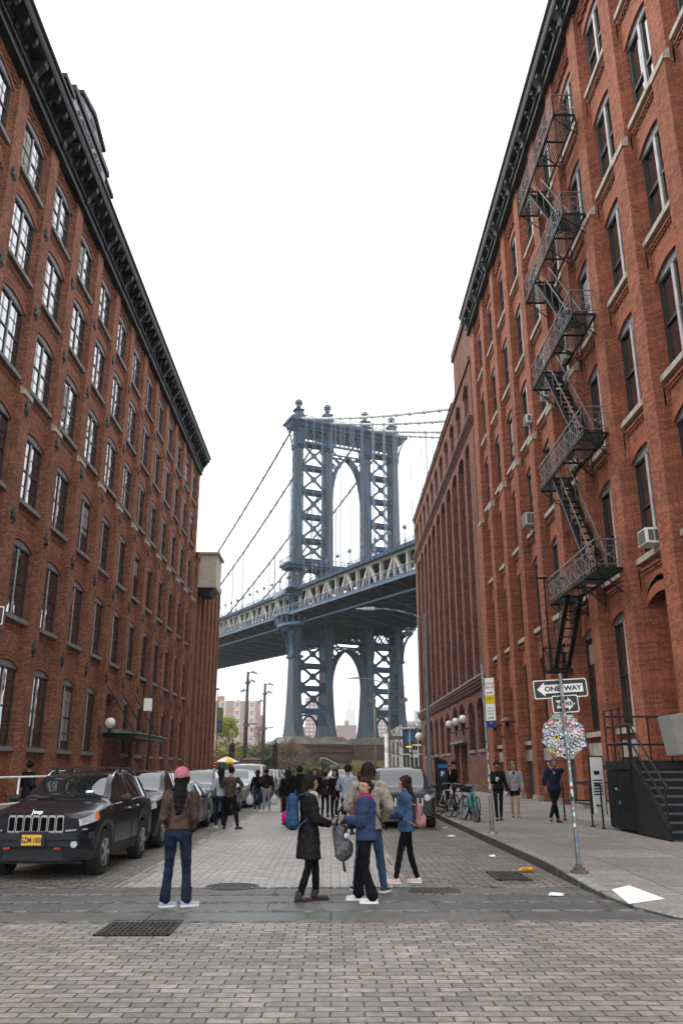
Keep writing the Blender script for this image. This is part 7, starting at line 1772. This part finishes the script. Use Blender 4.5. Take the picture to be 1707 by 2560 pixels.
person((-.22, 30.2, 0), -10, 1.50, 'short dark-haired person in black beyond the black-coated woman', dict(vox=.02, hands=down, feet=stand, hair='short', legs=M_ck, top=M_dkjk, hem=.5, shoes=M_shk, facefx=0))
person((-1.55, 44.0, 0), 185, 1.60, 'pale-faced person in dark clothes standing left beyond the hooded man', dict(vox=.02, hands=down, feet=stand, hair='short', legs=M_ck, top=M_dkjk, hem=.5, shoes=M_shk, skin='light'))
person((.42, 22.3, 0), -15, 1.70, 'man in pale grey long-sleeved top, back to the camera beyond the fleece woman', dict(vox=.015, fem=0, hands=[(-.06, .15, .62), (.06, .15, .62)], elb={-1: (-1, -.6, -.2), 1: (1, -.6, -.2)}, feet=stand, hair='short', legs=M_ck, top=M_gr, topname='jumper', hem=.5, thick=.01, shoes=M_shk, skin='tan', facefx=0, hrot=25))
person((.12, 25.9, 0), 150, 1.60, 'slim woman in black with long dark hair left of the grey-shirted man', dict(vox=.018, hands=[(-.1, .1, .5), (.08, .16, .66)], feet=[(-.05, .02, 0), (.05, -.02, 0)], hair='long', hairend=.70, legs=M_ck, legw=.85, top=M_ck, hem=.5, shoes=M_shk))
# right pavement
eQ, dQ = person((4.96, 25.6, .15), 172, 1.66, 'woman all in black walking towards the camera looking down at her phone', dict(vox=.013, hands=[(-.17, .02, .48), (.02, .18, .69)], elb={1: (.6, -1, -.4)}, feet=[(-.035, -.05, 5), (.045, .09, 0)], hair='bun', hairm=M_hairk, hpitch=-.25, legs=M_ck, legw=.88, top=M_ck2, shirt=M_ck, hem=.52, shoes=M_shk, skin='brown', curl=.9))
q_ = place_in(eQ, (.03, .36, 1.16)); phone(q_, radians(172), radians(-40), 'white phone in the hand of the woman all in black', M_white)
eR, dR = person((5.70, 26.75, .15), 168, 1.66, 'person with short green hair, grey hooded jacket and black shorts walking towards the camera', dict(vox=.013, fem=0, hands=[(-.16, .04, .48), (.16, .03, .47)], feet=[(-.05, .07, 5), (.055, -.06, -5)], hair='short', hairm=mat('hair_green', (0.01, 0.12, 0.07), .6, var=.3, scale=12), legs=M_ck, shorts=.42, top=M_greyh, shirt=M_navyt, hem=.48, thick=.014, hemw=1.02, shoes=M_shk, solem=M_shoew, skin='light'))
q = MB(); L = place_in(eR, (.26, .10, .78)); q.cone(L, L + Vector((0, 0, -.16)), .035, .035, 10); thing1(q, 'water_bottle', mat('clear_plastic', (.45, .47, .48), .15), 'clear plastic bottle carried between the two walking women', 'bottle', tuple(L), smooth=True)
eS, dS = person((6.40, 24.6, .15), 165, 1.74, 'man in navy jacket leaning on the railing, hand on face, legs crossed', dict(vox=.012, fem=0, leanx=-.06, hands=[(.06, .12, .865), (.145, .01, .50)], elb={-1: (-1, .5, -.6), 1: (1, -.4, 0)}, feet=[(.10, .10, 0), (-.02, -.02, 40)], hair='short', hairm=mat('hair_greying', (0.06, 0.055, 0.05), .7), legs=M_ck, legw=1.08, top=M_navyt, shirt=M_greyh, hem=.49, thick=.014, sleeve=.72, shoes=M_shk, skin='tan', hrot=10, hdir={-1: (.3, .1, 1)}, palm={-1: (0, -1, 0)}, hx=.0))
person((4.48, 31.2, .15), 95, 1.72, 'man in black standing in profile looking down beside the bicycles and pay station', dict(vox=.015, fem=0, hands=[(-.04, .17, .68), (.06, .17, .68)], elb={-1: (-.5, -1, -.5), 1: (.5, -1, -.5)}, feet=[(-.06, .05, 0), (.06, -.05, 0)], hair='short', hpitch=-.35, legs=M_ck, top=M_ck, hem=.5, shoes=M_shk, solem=M_shoew, skin='light'))
person((5.55, 40.0, .15), 178, 1.60, 'woman in white blouse and black jacket beyond the pay station', dict(vox=.018, hands=[(-.06, .15, .64), (.06, .15, .64)], feet=stand, hair='pony', legs=M_ck, legw=.9, top=M_ck, shirt=M_shoew, hem=.52, shoes=M_shoew, skin='light'))
eU, dU = person((4.78, 36.6, .15), 5, 1.66, 'person in black hooded top and patterned khaki shorts behind the pay station', dict(vox=.018, fem=0, hands=[(-.1, .12, .6), (.1, .12, .6)], feet=stand, hair='short', legs=M_khaki, shorts=.9, top=M_ck, hood=1, hem=.5, shoes=M_shk, facefx=0, skin='light'))
q = MB(); q.lathe([(.10, 0), (.13, .1), (.12, .35), (.05, .5)], (4.62, 35.2, .15), 12); thing1(q, 'red_bag', mat('red_plastic', (0.45, 0.02, 0.02), .5), 'small bright red bag standing on the pavement behind the pay station', 'bag', (4.62, 35.2, .15), smooth=True)
# left pavement
person((-8.05, 22.9, .15), -35, 1.64, 'woman in black with a high bun at the white railing behind the SUV', dict(vox=.014, hands=[(-.1, .12, .6), (.1, .1, .58)], feet=stand, hair='bun', legs=M_ck, top=M_ck2, hem=.42, hemw=1.1, thick=.016, shoes=M_shk, skin='brown', hrot=30))
person((-8.95, 20.9, .15), -70, 1.66, 'person in black at the left edge of the photo reaching out one hand', dict(vox=.014, hands=[(-.1, .1, .5), (.02, .24, .68)], elb={1: (.3, -1, -.6)}, feet=stand, hair='short', legs=M_ck, top=M_ck, hem=.45, shoes=M_shk, skin='brown'))
# small figures at the end of the street
far_p = [((8.15, 104, .0), 20, 1.62, 'woman in blue top walking in front of the white pavilion wall', M_puff), ((9.15, 104.5, 0), -10, 1.75, 'left of two people in dark coats before the pavilion glass', M_ck), ((9.75, 104, 0), 170, 1.8, 'bald man in dark coat before the pavilion glass', M_dkjk), ((5.3, 128, .45), 180, 1.75, 'lone man in dark clothes on the grassy mound by the bridge pier', M_ck),
         ((-9.9, 99.0, 0), 100, 1.7, 'vendor in dark clothes beside the yellow and blue umbrella', M_dkjk), ((-9.3, 97.5, 0), 180, 1.7, 'person in black walking near the food cart', M_ck), ((-6.3, 92, 0), 180, 1.7, 'man in dark clothes with pale face near the iron column', M_ck), ((-4.6, 90, 0), 180, 1.72, 'man in navy standing at the far end of the parked cars', M_navyt), ((2.9, 88, 0), 180, 1.7, 'distant person in red crossing beyond the white SUV', cloth('dull_red', (.25, .05, .04))), ((3.4, 90, 0), 0, 1.7, 'distant person in black beyond the white SUV', M_ck)]
for L, f, h, lab, m in far_p:
    person(L, f, h, lab, dict(vox=.03, fem=0, hands=down, feet=stand, hair='short', legs=M_ck, top=m, hem=.48, shoes=M_shk, skin='light', facefx=0, hairm=M_hairk if 'bald' not in lab else skinm('light')))
# ================================================================ park, pavilion, far shore
M_river = mat('river_water', (0.10, 0.12, 0.13), .15, var=.1, scale=.05); sheet('river', M_river, -3000, 3000, 238, 1040, -1.9)
def leafmat(n, c, d): 
    m = mat(n, c, .75, var=.35, scale=1.5, dirt=d); return m
def tree(loc, H, R, label, lm, trunkm, n=2600, leaf=.10, zc=.62, seed=1, sq=1.0, name='tree', clumps=26, trunk_r=.12, density=1.0, bare=0.0, group=None, low=.28):
    """trunk and limbs as tapered tubes, crown of small leaf faces gathered in clumps"""
    rn = random.Random(seed); e = empty(name, label, 'tree' if H > 3 else 'shrub', loc, 0, group); q = MB(); cl = []
    q.tube([(0, 0, 0), (.03 * H * rn.uniform(-1, 1), 0, H * .25), (.02 * H, .01 * H, H * .5), (0, 0, H * .82)], trunk_r, 7, [trunk_r, trunk_r * .8, trunk_r * .55, trunk_r * .2])
    for i in range(clumps):
        a = rn.uniform(0, 2 * pi); t = rn.uniform(low, 1.0); prof = sin(min(1, (t - low + .12) / (1.12 - low)) * pi * .92) ** .7; r = R * prof * rn.uniform(.25, 1.0)
        c = Vector((r * cos(a), r * sin(a) * sq, H * (t * .92 + .03))); cl.append((c, rn.uniform(.10, .22) * R * 1.6, rn.random()))
        b = Vector((0, 0, max(H * .12, c.z - r * .9))); m_ = b.lerp(c, .5) + Vector((0, 0, -.05 * R)); q.tube([b, m_, c], trunk_r * .3, 4, [trunk_r * .35, trunk_r * .2, trunk_r * .06])
        for k in range(int(3 + bare * 10)):
            d = Vector((rn.gauss(0, 1), rn.gauss(0, 1), rn.gauss(.3, .8))).normalized() * R * rn.uniform(.15, .4); q.cone(c, c + d, trunk_r * .09, trunk_r * .03, 3, False)
    q.build('trunk', trunkm, e)
    q = MB(); per = max(1, int(n / clumps))
    for c, rr, tn in cl:
        for k in range(per):
            d = Vector((rn.gauss(0, .5), rn.gauss(0, .5), rn.gauss(0, .42))) * rr; p = c + d; s = leaf * rn.uniform(.6, 1.3)
            u = Vector((rn.gauss(0, 1), rn.gauss(0, 1), rn.gauss(0, 1))).normalized(); v = u.orthogonal().normalized() * s * .55; u = u * s
            q.cm = 0 if tn + rn.uniform(-.25, .25) < .5 else 1; q.quad(p - u - v * .3, p + v, p + u - v * .3, p - v)
    q.build('crown', lm, e); return e
M_tr = mat('bark', (0.07, 0.055, 0.045), .9, scale=4)
L_yel = [leafmat('leaf_yellow_green', (0.34, 0.34, 0.05), (0.22, 0.24, 0.03)), leafmat('leaf_fresh_green', (0.20, 0.24, 0.04), (0.12, 0.15, 0.025))]
L_dk = [leafmat('leaf_dark_green', (0.03, 0.05, 0.022), (0.015, 0.025, 0.012)), leafmat('leaf_mid_green', (0.06, 0.09, 0.03), (0.03, 0.05, 0.015))]
L_pk = [leafmat('blossom_mauve', (0.26, 0.11, 0.15), (0.15, 0.07, 0.09)), leafmat('leaf_olive', (0.16, 0.17, 0.04), (0.09, 0.10, 0.025))]
L_mid = [leafmat('leaf_mid_green', (0, 0, 0), (0, 0, 0)), leafmat('leaf_olive', (0, 0, 0), (0, 0, 0))]
tree((-13.6, 112, 0), 8.3, 2.3, 'young tree with yellow-green spring leaves beside the left buildings', L_yel, M_tr, n=5200, leaf=.12, seed=3, clumps=46, low=.22)
tree((-5.6, 113, 0), 5.6, 2.6, 'small tree with mauve blossom and olive leaves in front of the left bridge leg', L_pk, M_tr, n=4600, leaf=.09, seed=5, clumps=60, low=.15, bare=.8)
tree((-8.2, 110, 0), 4.0, 1.2, 'dark conical evergreen between the food cart and the iron column', L_dk, M_tr, n=3600, leaf=.10, seed=7, clumps=34, low=.05)
tree((-12.6, 118, 0), 4.6, 2.4, 'mid-green bushy shrub behind the yellow umbrella', L_mid, M_tr, n=4200, leaf=.12, seed=9, clumps=36, low=.05)
tree((-10.2, 120, 0), 5.0, 2.2, 'olive leafing shrub behind the nearer light mast', L_mid, M_tr, n=3200, leaf=.11, seed=11, clumps=36, low=.05, bare=.5)
tree((-14.2, 108, 0), 3.0, 1.6, 'low dark green shrub directly behind the umbrella', L_dk, M_tr, n=2600, leaf=.10, seed=13, clumps=26, low=.03)
tree((-11.1, 109, 0), 2.6, 1.5, 'low dark green shrub between umbrella and food cart', L_dk, M_tr, n=2600, leaf=.10, seed=15, clumps=26, low=.03)
tree((-8.6, 122, 0), 5.6, 2.3, 'leafless twiggy tree left of the bridge leg', L_mid, M_tr, n=260, leaf=.08, seed=17, clumps=60, low=.25, bare=1.2)
tree((-10.7, 124, .2), 7.6, 2.4, 'taller bare brownish tree beyond the light mast', L_mid, M_tr, n=200, leaf=.08, seed=19, clumps=60, low=.25, bare=1.2)
for i, (x, y, h, r, m, lab) in enumerate(((-3.2, 119.5, 2.7, 1.7, L_mid, 'leftmost of the green shrubs in front of the brown stone pier'), (-1.2, 120.5, 2.4, 1.6, L_dk, 'second green shrub from the left in front of the stone pier'), (.9, 119, 2.0, 1.5, L_mid, 'third green shrub, dark and rounded, in front of the pier centre'), (2.6, 120, 1.9, 1.3, L_dk, 'rightmost low green shrub before the tan grasses'))):
    tree((x, y, terr(x, y)), h, r, lab, m, M_tr, n=2400, leaf=.09, seed=31 + i, clumps=26, low=.03, name='shrub', group='green shrubs below the bridge pier')
# bare street tree beside the pavilion
rn = random.Random(4); e = empty('bare_tree', 'leafless street tree whose branches reach across the glass pavilion', 'tree', (9.5, 99.5, 0)); q = MB()
def branch(p, d, l, r, k):
    p2 = p + d * l; q.cone(p, p2, r, r * .65, 5, False)
    if k == 0: return
    for i in range(3 if k > 1 else 2): dd = (d + Vector((rn.gauss(0, .55), rn.gauss(0, .35), rn.gauss(.12, .4)))).normalized(); branch(p2, dd, l * rn.uniform(.6, .85), r * .62, k - 1)
q.cone((0, 0, 0), (-.1, 0, 3.2), .13, .10, 8); branch(Vector((-.1, 0, 3.2)), Vector((-.7, 0, .55)).normalized(), 1.5, .08, 5); branch(Vector((-.1, 0, 3.2)), Vector((.1, 0, 1)).normalized(), 1.4, .08, 4); branch(Vector((-.1, 0, 2.8)), Vector((-.8, 0, .15)).normalized(), 1.3, .05, 4); q.build('trunk', M_tr, e)
# tan ornamental grasses: uncountable
q = MB(); rn = random.Random(8)
for i in range(8200):
    x = rn.uniform(1.8, 9.5); y = rn.uniform(117, 126); h = rn.uniform(.9, 2.0) * (1.0 if x > 3 else .6); z = terr(x, y); b = Vector((x, y, z)); t = Vector((x + rn.gauss(0, .22), y + rn.gauss(0, .2), z + h)); w_ = Vector((.022, 0, 0)); q.cm = rn.choice([0, 0, 1]); q.quad(b - w_, b + w_, t + w_ * .6, t - w_ * .6)
for i in range(7000):
    x = rn.uniform(-16, 10); y = rn.uniform(113.5, 128); h = rn.uniform(.15, .5); z = terr(x, y); b = Vector((x, y, z)); t = Vector((x + rn.gauss(0, .1), y, z + h)); w_ = Vector((.03, 0, 0)); q.cm = 2; q.quad(b - w_, b + w_, t + w_, t - w_)
tag(q.build('tall_grass', [mat('dry_grass_tan', (0.30, 0.23, 0.12), .9, var=.3), mat('grass_olive', (0.20, 0.19, 0.07), .9, var=.3), mat('grass_green', (0.09, 0.12, 0.035), .9, var=.3)]), 'tan feathery ornamental grasses and turf on the rise before the stone pier', 'grass', kind='stuff')
# white frame, steps and railings on the rise
q = MB(); Z = 1.1
for a, b in (((-1.6, 124, 3.1), (-.9, 124, 3.1)), ((-.9, 124, 3.1), (1.3, 124, 2.0)), ((-.6, 124, 1.95), (1.3, 124, 2.0)), ((-.6, 124, .3), (-.6, 124, 1.95)), ((1.3, 124, .3), (1.3, 124, 2.0)), ((-1.6, 124, .3), (-1.6, 124, 3.1))): q.bar(a, b, .09, .09)
thing1(q, 'handrail_frame', M_signw, 'white pipe handrail of a ramp among the shrubs below the pier', 'railing', (0, 124, .2))
q = MB(); 
for a, b in (((-6.8, 118, 2.7), (-4.8, 118, 2.72)), ((-5.8, 118, 0), (-5.8, 118, 2.7))): q.bar(a, b, .3, .08)
thing1(q, 'bench_canopy', M_signw, 'flat white shelter roof on a post behind the mauve tree', 'shelter', (-5.8, 118, 0))
q = MB(); q.cone((-9.9, 112, 0), (-9.9, 112, 2.9), .05, None, 6); q.tube([(-9.9, 112, 2.9), (-9.7, 112, 3.15), (-9.3, 112, 3.1), (-9.0, 112, 2.7)], .04, 5)
for i in range(5): q.box(-10.3, -8.9, 112.4 + i * .35, 112.8 + i * .35, 0, .25 + i * .22)
thing1(q, 'park_steps', M_sill, 'stone steps with a bent handrail between the shrubs behind the food cart', 'steps', (-9.6, 112.5, 0))
# ---------------------------------------------------------------- cast-iron gate columns
for x, lab in ((-11.66, 'left one of two ornate black cast-iron columns, behind the umbrella'), (-6.60, 'right one of two ornate black cast-iron columns, before the mauve tree')):
    e = empty('iron_column', lab, 'column', (x, 100, 0), 0, 'ornate iron columns at the end of the street'); q = MB()
    for s in (-.22, .22):
        for t in (-.22, .22): q.box(s - .05, s + .05, t - .05, t + .05, 0, 3.6)
    for i in range(14):
        z = .2 + i * .245
        for t in (-.22, .22): q.bar((-.2, t, z), (.2, t, z + .24), .05, .06); q.bar((.2, t, z), (-.2, t, z + .24), .05, .06); q.bar((t, -.2, z), (t, .2, z + .24), .05, .06)
    q.build('shaft', M_iron, e); q = MB(); q.box(-.36, .36, -.36, .36, 3.6, 3.72); q.box(-.28, .28, -.28, .28, 3.72, 4.25); q.box(-.36, .36, -.36, .36, 4.25, 4.33); q.lathe([(.3, 4.33), (.2, 4.5), (.12, 4.62), (.08, 4.7)], n=10); q.ball((0, 0, 4.83), .13, 10, 8); q.box(-.34, .34, -.34, .34, -.05, .5); q.build('capital', M_iron, e)
# ---------------------------------------------------------------- sign mast with banners, left corner
e = empty('banner_mast', 'grey mast with green and slate vertical banners at the end of the left buildings', 'mast', (-13.0, 97.3, .15)); L = e.location.copy()
q = MB(); q.cone((-13.05, 97.3, 0), (-13.28, 97.3, 9.6), .10, .07, 8); q.tube([(-13.28, 97.3, 9.4), (-13.35, 97.3, 10.6)], .05, 5); q.box(-13.6, -13.1, 97.2, 97.4, 10.4, 10.6); q.build('mast', M_steel, e, loc=L).location = (0, 0, 0)
q = MB(); q.box(-13.2, -12.55, 97.28, 97.31, 7.0, 8.4); q.build('green_banner', mat('banner_green', (0.20, 0.26, 0.10), .7), e, loc=L).location = (0, 0, 0)
q = MB(); q.box(-13.2, -12.6, 97.28, 97.31, 5.55, 6.98); o = q.build('slate_banner', mat('banner_slate', (0.07, 0.10, 0.13), .7), e, loc=L); o.location = (0, 0, 0)
text_mesh('Mellon', .26, parent=o, material=M_signw, ext=.004, xf=Matrix.Translation(-L) @ Matrix.Translation((-12.9, 97.26, 6.25)) @ Matrix.Rotation(radians(90), 4, 'Y'))
q = MB(); q.box(-13.4, -12.75, 97.2, 97.22, 3.35, 3.62); o = q.build('one_way_sign', M_signk, e, loc=L); o.location = (0, 0, 0); q = MB(); q.prism([(-13.3, 3.44), (-12.95, 3.44), (-12.95, 3.38), (-12.8, 3.49), (-12.95, 3.6), (-12.95, 3.53), (-13.3, 3.53)], lambda a, b, k: (a, k, b), 97.18, 97.195); q.build('arrow', M_signw, o, loc=L).location = (0, 0, 0)
for x, z in ((-13.0, 2.9), (-13.3, 1.95)): q = MB(); q.cone((x, 97.18, z), (x, 97.2, z), .28, None, 14); o = q.build('no_entry_sign', M_redl, e, loc=L); o.location = (0, 0, 0); q = MB(); q.box(x - .18, x + .18, 97.16, 97.175, z - .05, z + .05); q.build('white_bar', M_white, o, loc=L).location = (0, 0, 0)
# ---------------------------------------------------------------- food cart and umbrella
e = empty('umbrella', 'yellow, white and blue vendor umbrella at the far left corner', 'umbrella', (-12.0, 98, 0)); q = MB(); n = 8; T = 2.95
for i in range(n):
    a, b = 2 * pi * i / n, 2 * pi * (i + 1) / n; q.cm = i % 2
    for (r0, z0), (r1, z1) in (((0, T), (.7, T - .25)), ((.7, T - .25), (1.4, T - .62))): q.quad((r0 * cos(a), r0 * sin(a), z0), (r0 * cos(b), r0 * sin(b), z0), (r1 * cos(b), r1 * sin(b), z1), (r1 * cos(a), r1 * sin(a), z1))
    q.cm = 2 if i % 2 else 0; q.quad((1.4 * cos(a), 1.4 * sin(a), T - .62), (1.4 * cos(b), 1.4 * sin(b), T - .62), (1.41 * cos(b), 1.41 * sin(b), T - .85), (1.41 * cos(a), 1.41 * sin(a), T - .85))
q.build('canopy', [mat('umbrella_yellow', (.65, .42, .02), .7), mat('umbrella_white', (.62, .62, .6), .7), mat('umbrella_blue', (.04, .07, .30), .7)], e); q = MB(); q.cone((0, 0, 0), (0, 0, T), .03, None, 6); q.build('pole', M_steel, e)
e = empty('food_cart', 'street food cart with bulb-framed menu board under a dark awning', 'food cart', (-9.15, 98.3, 0)); q = MB(); q.box(-.95, .95, -.5, .5, .45, 1.2); q.box(-.95, .95, -.05, .5, 1.2, 2.3); q.build('body', M_steel, e); q = MB(); q.box(-.92, .92, -.56, -.5, 1.5, 2.42); q.build('menu_board', mat('menu_board_colours', (0.35, 0.20, 0.04), .6, var=.6, scale=9, dirt=(0.06, 0.12, 0.03)), e)
q = MB(); k = 0
for i in range(13): x = -.92 + i * .1533; q.ball((x, -.58, 2.42), .045, 6, 4); q.ball((x, -.58, 1.5), .045, 6, 4) if i % 2 else None
for i in range(6): q.ball((-.92, -.58, 1.55 + i * .17), .045, 6, 4); q.ball((.92, -.58, 1.55 + i * .17), .045, 6, 4)
tag(q.build('bulbs', M_white, e)); q = MB(); q.hexa([(-1.0, -.9, 2.5), (1.0, -.9, 2.5), (1.0, .5, 2.62), (-1.0, .5, 2.62), (-1.0, -.9, 2.58), (1.0, -.9, 2.58), (1.0, .5, 2.75), (-1.0, .5, 2.75)]); q.build('awning', mat('awning_maroon', (0.05, 0.03, 0.03), .8), e); q = MB()
for x in (-.6, .6): q.cone((x, -.45, .25), (x, -.40, .25), .25, .25, 14)
q.build('cart_wheels', M_tyre, e)
q = MB(); q.box(-13.2, -10.6, 97.8, 98.8, 0, 1.0); q.box(-13.2, -10.6, 97.7, 98.9, 1.0, 1.05); thing1(q, 'vendor_counter', mat('counter_grey', (.25, .26, .25), .6), 'pale vendor counter below the yellow umbrella', 'counter', (-12, 98.3, 0))
rn = random.Random(6)
for i in range(7):
    q = MB(); x = -12.9 + i * .33; q.lathe([(.05, 0), (.055, .14), (.02, .2), (.02, .25)], (x, 98, 1.05), 8); thing1(q, 'drink_bottle', mat('bottle_' + ['orange', 'green', 'red'][i % 3], [(.5, .2, .03), (.05, .3, .08), (.4, .03, .03)][i % 3], .4), ['orange', 'green', 'red'][i % 3] + ' drink bottle standing on the vendor counter under the umbrella', 'bottle', (x, 98, 1.05), 'drink bottles on the vendor counter')
# ---------------------------------------------------------------- glass pavilion
e = empty('glass_pavilion', 'white and glass pavilion with large PARK letters over its door', 'pavilion', (9.6, 111, 0)); L = e.location.copy()
def ep(q, n_, m_): o = q.build(n_, m_, e, loc=L); o.location = (0, 0, 0); return o
q = MB(); q.hexa([(7.25, 110, 0), (9.15, 110, 0), (9.15, 116, 0), (7.25, 116, 0), (7.25, 110, 6.15), (9.15, 110, 7.15), (9.15, 116, 7.15), (7.25, 116, 6.15)]); ep(q, 'white_wall', mat('pavilion_white', (.66, .66, .64), .6, var=.06))
q = MB()
for x in (7.95, 8.5): q.box(x, x + .17, 109.93, 110.0, .6, 3.1); q.box(x, x + .17, 109.93, 110.0, 3.3, 4.9)
ep(q, 'window_slots', M_wfr)
q = MB()
for x in (9.2, 10.15, 11.25, 12.3): q.box(x - .05, x + .05, 109.95, 110.1, 0, 6.6)
for z in (3.35, 6.5): q.box(9.15, 12.6, 109.97, 110.08, z, z + .12)
q.box(9.68, 9.73, 109.98, 110.06, 0, 3.35); q.box(10.65, 10.75, 109.98, 110.06, .3, 3.2); q.box(10.15, 11.25, 109.96, 110.06, 3.0, 3.36); ep(q, 'mullions', M_white)
q = MB(); q.box(9.15, 12.6, 110.02, 110.05, 0, 6.6); ep(q, 'glass', glassmat('pavilion_glass', (0.05, 0.08, 0.075), ior=1.8))
q = MB(); q.hexa([(9.15, 109.6, 6.62), (12.9, 109.6, 6.62), (12.9, 116, 6.8), (9.15, 116, 6.8), (9.15, 109.6, 6.75), (12.9, 109.6, 6.75), (12.9, 116, 6.95), (9.15, 116, 6.95)]); ep(q, 'roof', M_white)
q = MB(); q.box(9.6, 12.5, 109.99, 110.01, 5.0, 6.2); ep(q, 'blue_panel', mat('panel_blue', (.02, .16, .34), .4, var=.2))
q = MB(); q.box(9.7, 10.5, 109.98, 110.005, 4.25, 4.42); q.box(10.4, 12.4, 109.98, 110.005, 4.5, 4.6); ep(q, 'warm_light_strip', mat('warm_light', (.85, .60, .22), .5, emit=.6))
text_mesh('PARK', .62, parent=e, material=M_white, ext=.02, bold=.015, xf=Matrix.Translation(-L) @ Matrix.Translation((10.72, 109.86, 3.72)), sx=.82)
# overhead wire
q = MB(); q.tube([(9.9, 93.3, 22.0), (10.2, 97, 16.4), (9.3, 97.5, 13.2), (8.2, 98, 9.6)], .02, 4); thing1(q, 'overhead_wire', M_blackpl, 'thin dark wire slanting from the right brick building down to the far lamp post', 'wire', (9, 96, 9))
# ---------------------------------------------------------------- far shore
def tower_block(x0, x1, y, z0, z1, dep, label, wallm, cols, rows, wm, top=None, bands=None):
    e = empty('apartment_building', label, 'building', ((x0 + x1) / 2, y, z0), 0, 'brick towers across the river'); w_ = (x1 - x0) / 2; H = z1 - z0
    q = MB(); q.box(-w_, w_, 0, dep, 0, H); q.build('wall', wallm, e)
    if bands:
        q = MB(); 
        for k in range(cols):
            if k % 3 == 1: c = -w_ + (k + .5) * 2 * w_ / cols; q.box(c - w_ / cols * 1.3, c + w_ / cols * 1.3, -.35, 0, 0, H)
        q.build('pale_bay', bands, e)
    q = MB(); cw, rh = 2 * w_ / cols, H / rows; q.box(-cw * .32, cw * .32, -.5, 0, -rh * .26, rh * .26); w0 = q.build('window', wm, e); first = True
    for i in range(cols):
        for j in range(rows):
            p = (-w_ + (i + .5) * cw, 0, (j + .5) * rh)
            if first: w0.location = p; first = False
            else: c = dup(w0); c.location = p
    for (a, b, h) in (top or []): q = MB(); q.box(-w_ + a * 2 * w_, -w_ + b * 2 * w_, dep * .3, dep * .7, H, H + h); q.build('roof_house', wallm, e)
    return e
F_br = mat('far_brick', (0.36, 0.15, 0.10), .9, scale=.05, var=.15); F_br2 = mat('far_brick_pink', (0.34, 0.17, 0.13), .9, scale=.05, var=.15); F_pale = mat('far_pale_bay', (.55, .42, .30), .9, scale=.05, var=.1); F_w = mat('far_window', (.20, .20, .21), .5, scale=.05, var=.3); F_wp = mat('far_window_pale', (.50, .50, .50), .5, scale=.05, var=.3); F_grey = mat('far_grey', (.50, .50, .49), .9, scale=.05)
tower_block(-172, -95, 1100, 4, 87, 25, 'orange and cream brick apartment block left of the light masts', F_br, 12, 8, F_w, top=[(.28, .38, 7), (.6, .64, 2)], bands=F_pale)
tower_block(-96, -92.6, 1120, 4, 70, 25, 'narrow darker brick wing at the right end of the orange block', F_br2, 1, 12, F_w)
tower_block(-34.5, -12, 1100, 4, 91, 22, 'pinkish tower behind the left lattice of the bridge leg', F_br2, 4, 18, F_wp, top=[(.3, .7, 4)])
tower_block(-10.5, 2.2, 1130, 4, 101, 22, 'tallest brick tower just left of the pointed lower arch', F_br2, 3, 20, F_w)
tower_block(6, 32.8, 1100, 4, 56, 22, 'broad pink-brown brick block below the distant spire', F_br2, 8, 12, F_w, top=[(.42, .62, 6)])
tower_block(56, 75, 1100, 4, 79, 22, 'brick tower behind the right lattice of the bridge legs', F_br2, 4, 16, F_wp)
tower_block(95, 109, 1100, 4, 61, 22, 'low pink building between the bridge and the white one', F_br, 4, 10, F_wp)
tower_block(108.8, 125, 1090, 4, 73.5, 22, 'white concrete building at the corner of the right brick wall', F_grey, 3, 12, F_w)
tower_block(-48, -36, 1150, 4, 56, 22, 'low brick building glimpsed beside the left bridge leg', F_br2, 3, 8, F_w)
q = MB(); rn = random.Random(12)
for i in range(70):
    x = rn.uniform(-520, 420); h = rn.uniform(12, 38) if -92 < x < -36 or 30 < x < 60 else rn.uniform(14, 44); w_ = rn.uniform(8, 22); y = rn.uniform(1300, 1900); q.box(x - w_, x + w_, y, y + 30, -2, h)
tag(q.build('far_skyline', mat('far_mixed', (.30, .27, .25), .9, scale=.02, var=.3)), 'hazy low mass of buildings along the far shore', 'skyline', kind='stuff')
e = empty('skyscraper', 'tall pale art-deco skyscraper with a thin spire framed by the lower bridge arch', 'skyscraper', (99.5, 4500, 0)); q = MB()
for (w_, z0, z1) in ((33, 0, 250), (27.5, 250, 302), (19, 302, 312), (12, 312, 322)): q.box(-w_, w_, -w_ * .6, w_ * .6, z0, z1)
for k in range(9): q.box(-30 + k * 7, -27 + k * 7, -21, -19.8, 0, 248)
q.build('tower', F_grey, e); q = MB(); q.lathe([(11, 322), (9.5, 335), (7.5, 350), (4, 356), (2.2, 362), (1.8, 380), (.8, 395), (.3, 410)], n=10); q.build('spire', F_grey, e)
for x0, x1, z, lab in ((30, 38, 190, 'thin bluish tower left of the distant skyscraper'), (-420, -385, 150, 'small distant tower low over the trees')):
    q = MB(); q.box(x0, x1, 3900, 3930, 0, z); q.box(x0 + 1, x1 - 1, 3901, 3929, z, z + 12); thing1(q, 'distant_tower', F_grey, lab, 'building', ((x0 + x1) / 2, 3900, 0))
# ---------------------------------------------------------------- air
q = MB(); q.box(-2500, 2500, -150, 5200, -4, 520); hz = q.build('haze', mat('haze_tmp', (1, 1, 1))); hm = bpy.data.materials.new('haze_air'); hm.use_nodes = True; nt = hm.node_tree; nt.nodes.clear()
o_ = nt.nodes.new('ShaderNodeOutputMaterial'); pv_ = nt.nodes.new('ShaderNodeVolumePrincipled'); pv_.inputs['Color'].default_value = (.93, .96, 1, 1); pv_.inputs['Density'].default_value = HAZE; pv_.inputs['Anisotropy'].default_value = .2
nt.links.new(pv_.outputs[0], o_.inputs['Volume']); hz.data.materials.clear(); hz.data.materials.append(hm); hz['kind'] = 'stuff'; hz['label'] = 'thin pale haze filling the air over the street and river'; hz['category'] = 'haze'
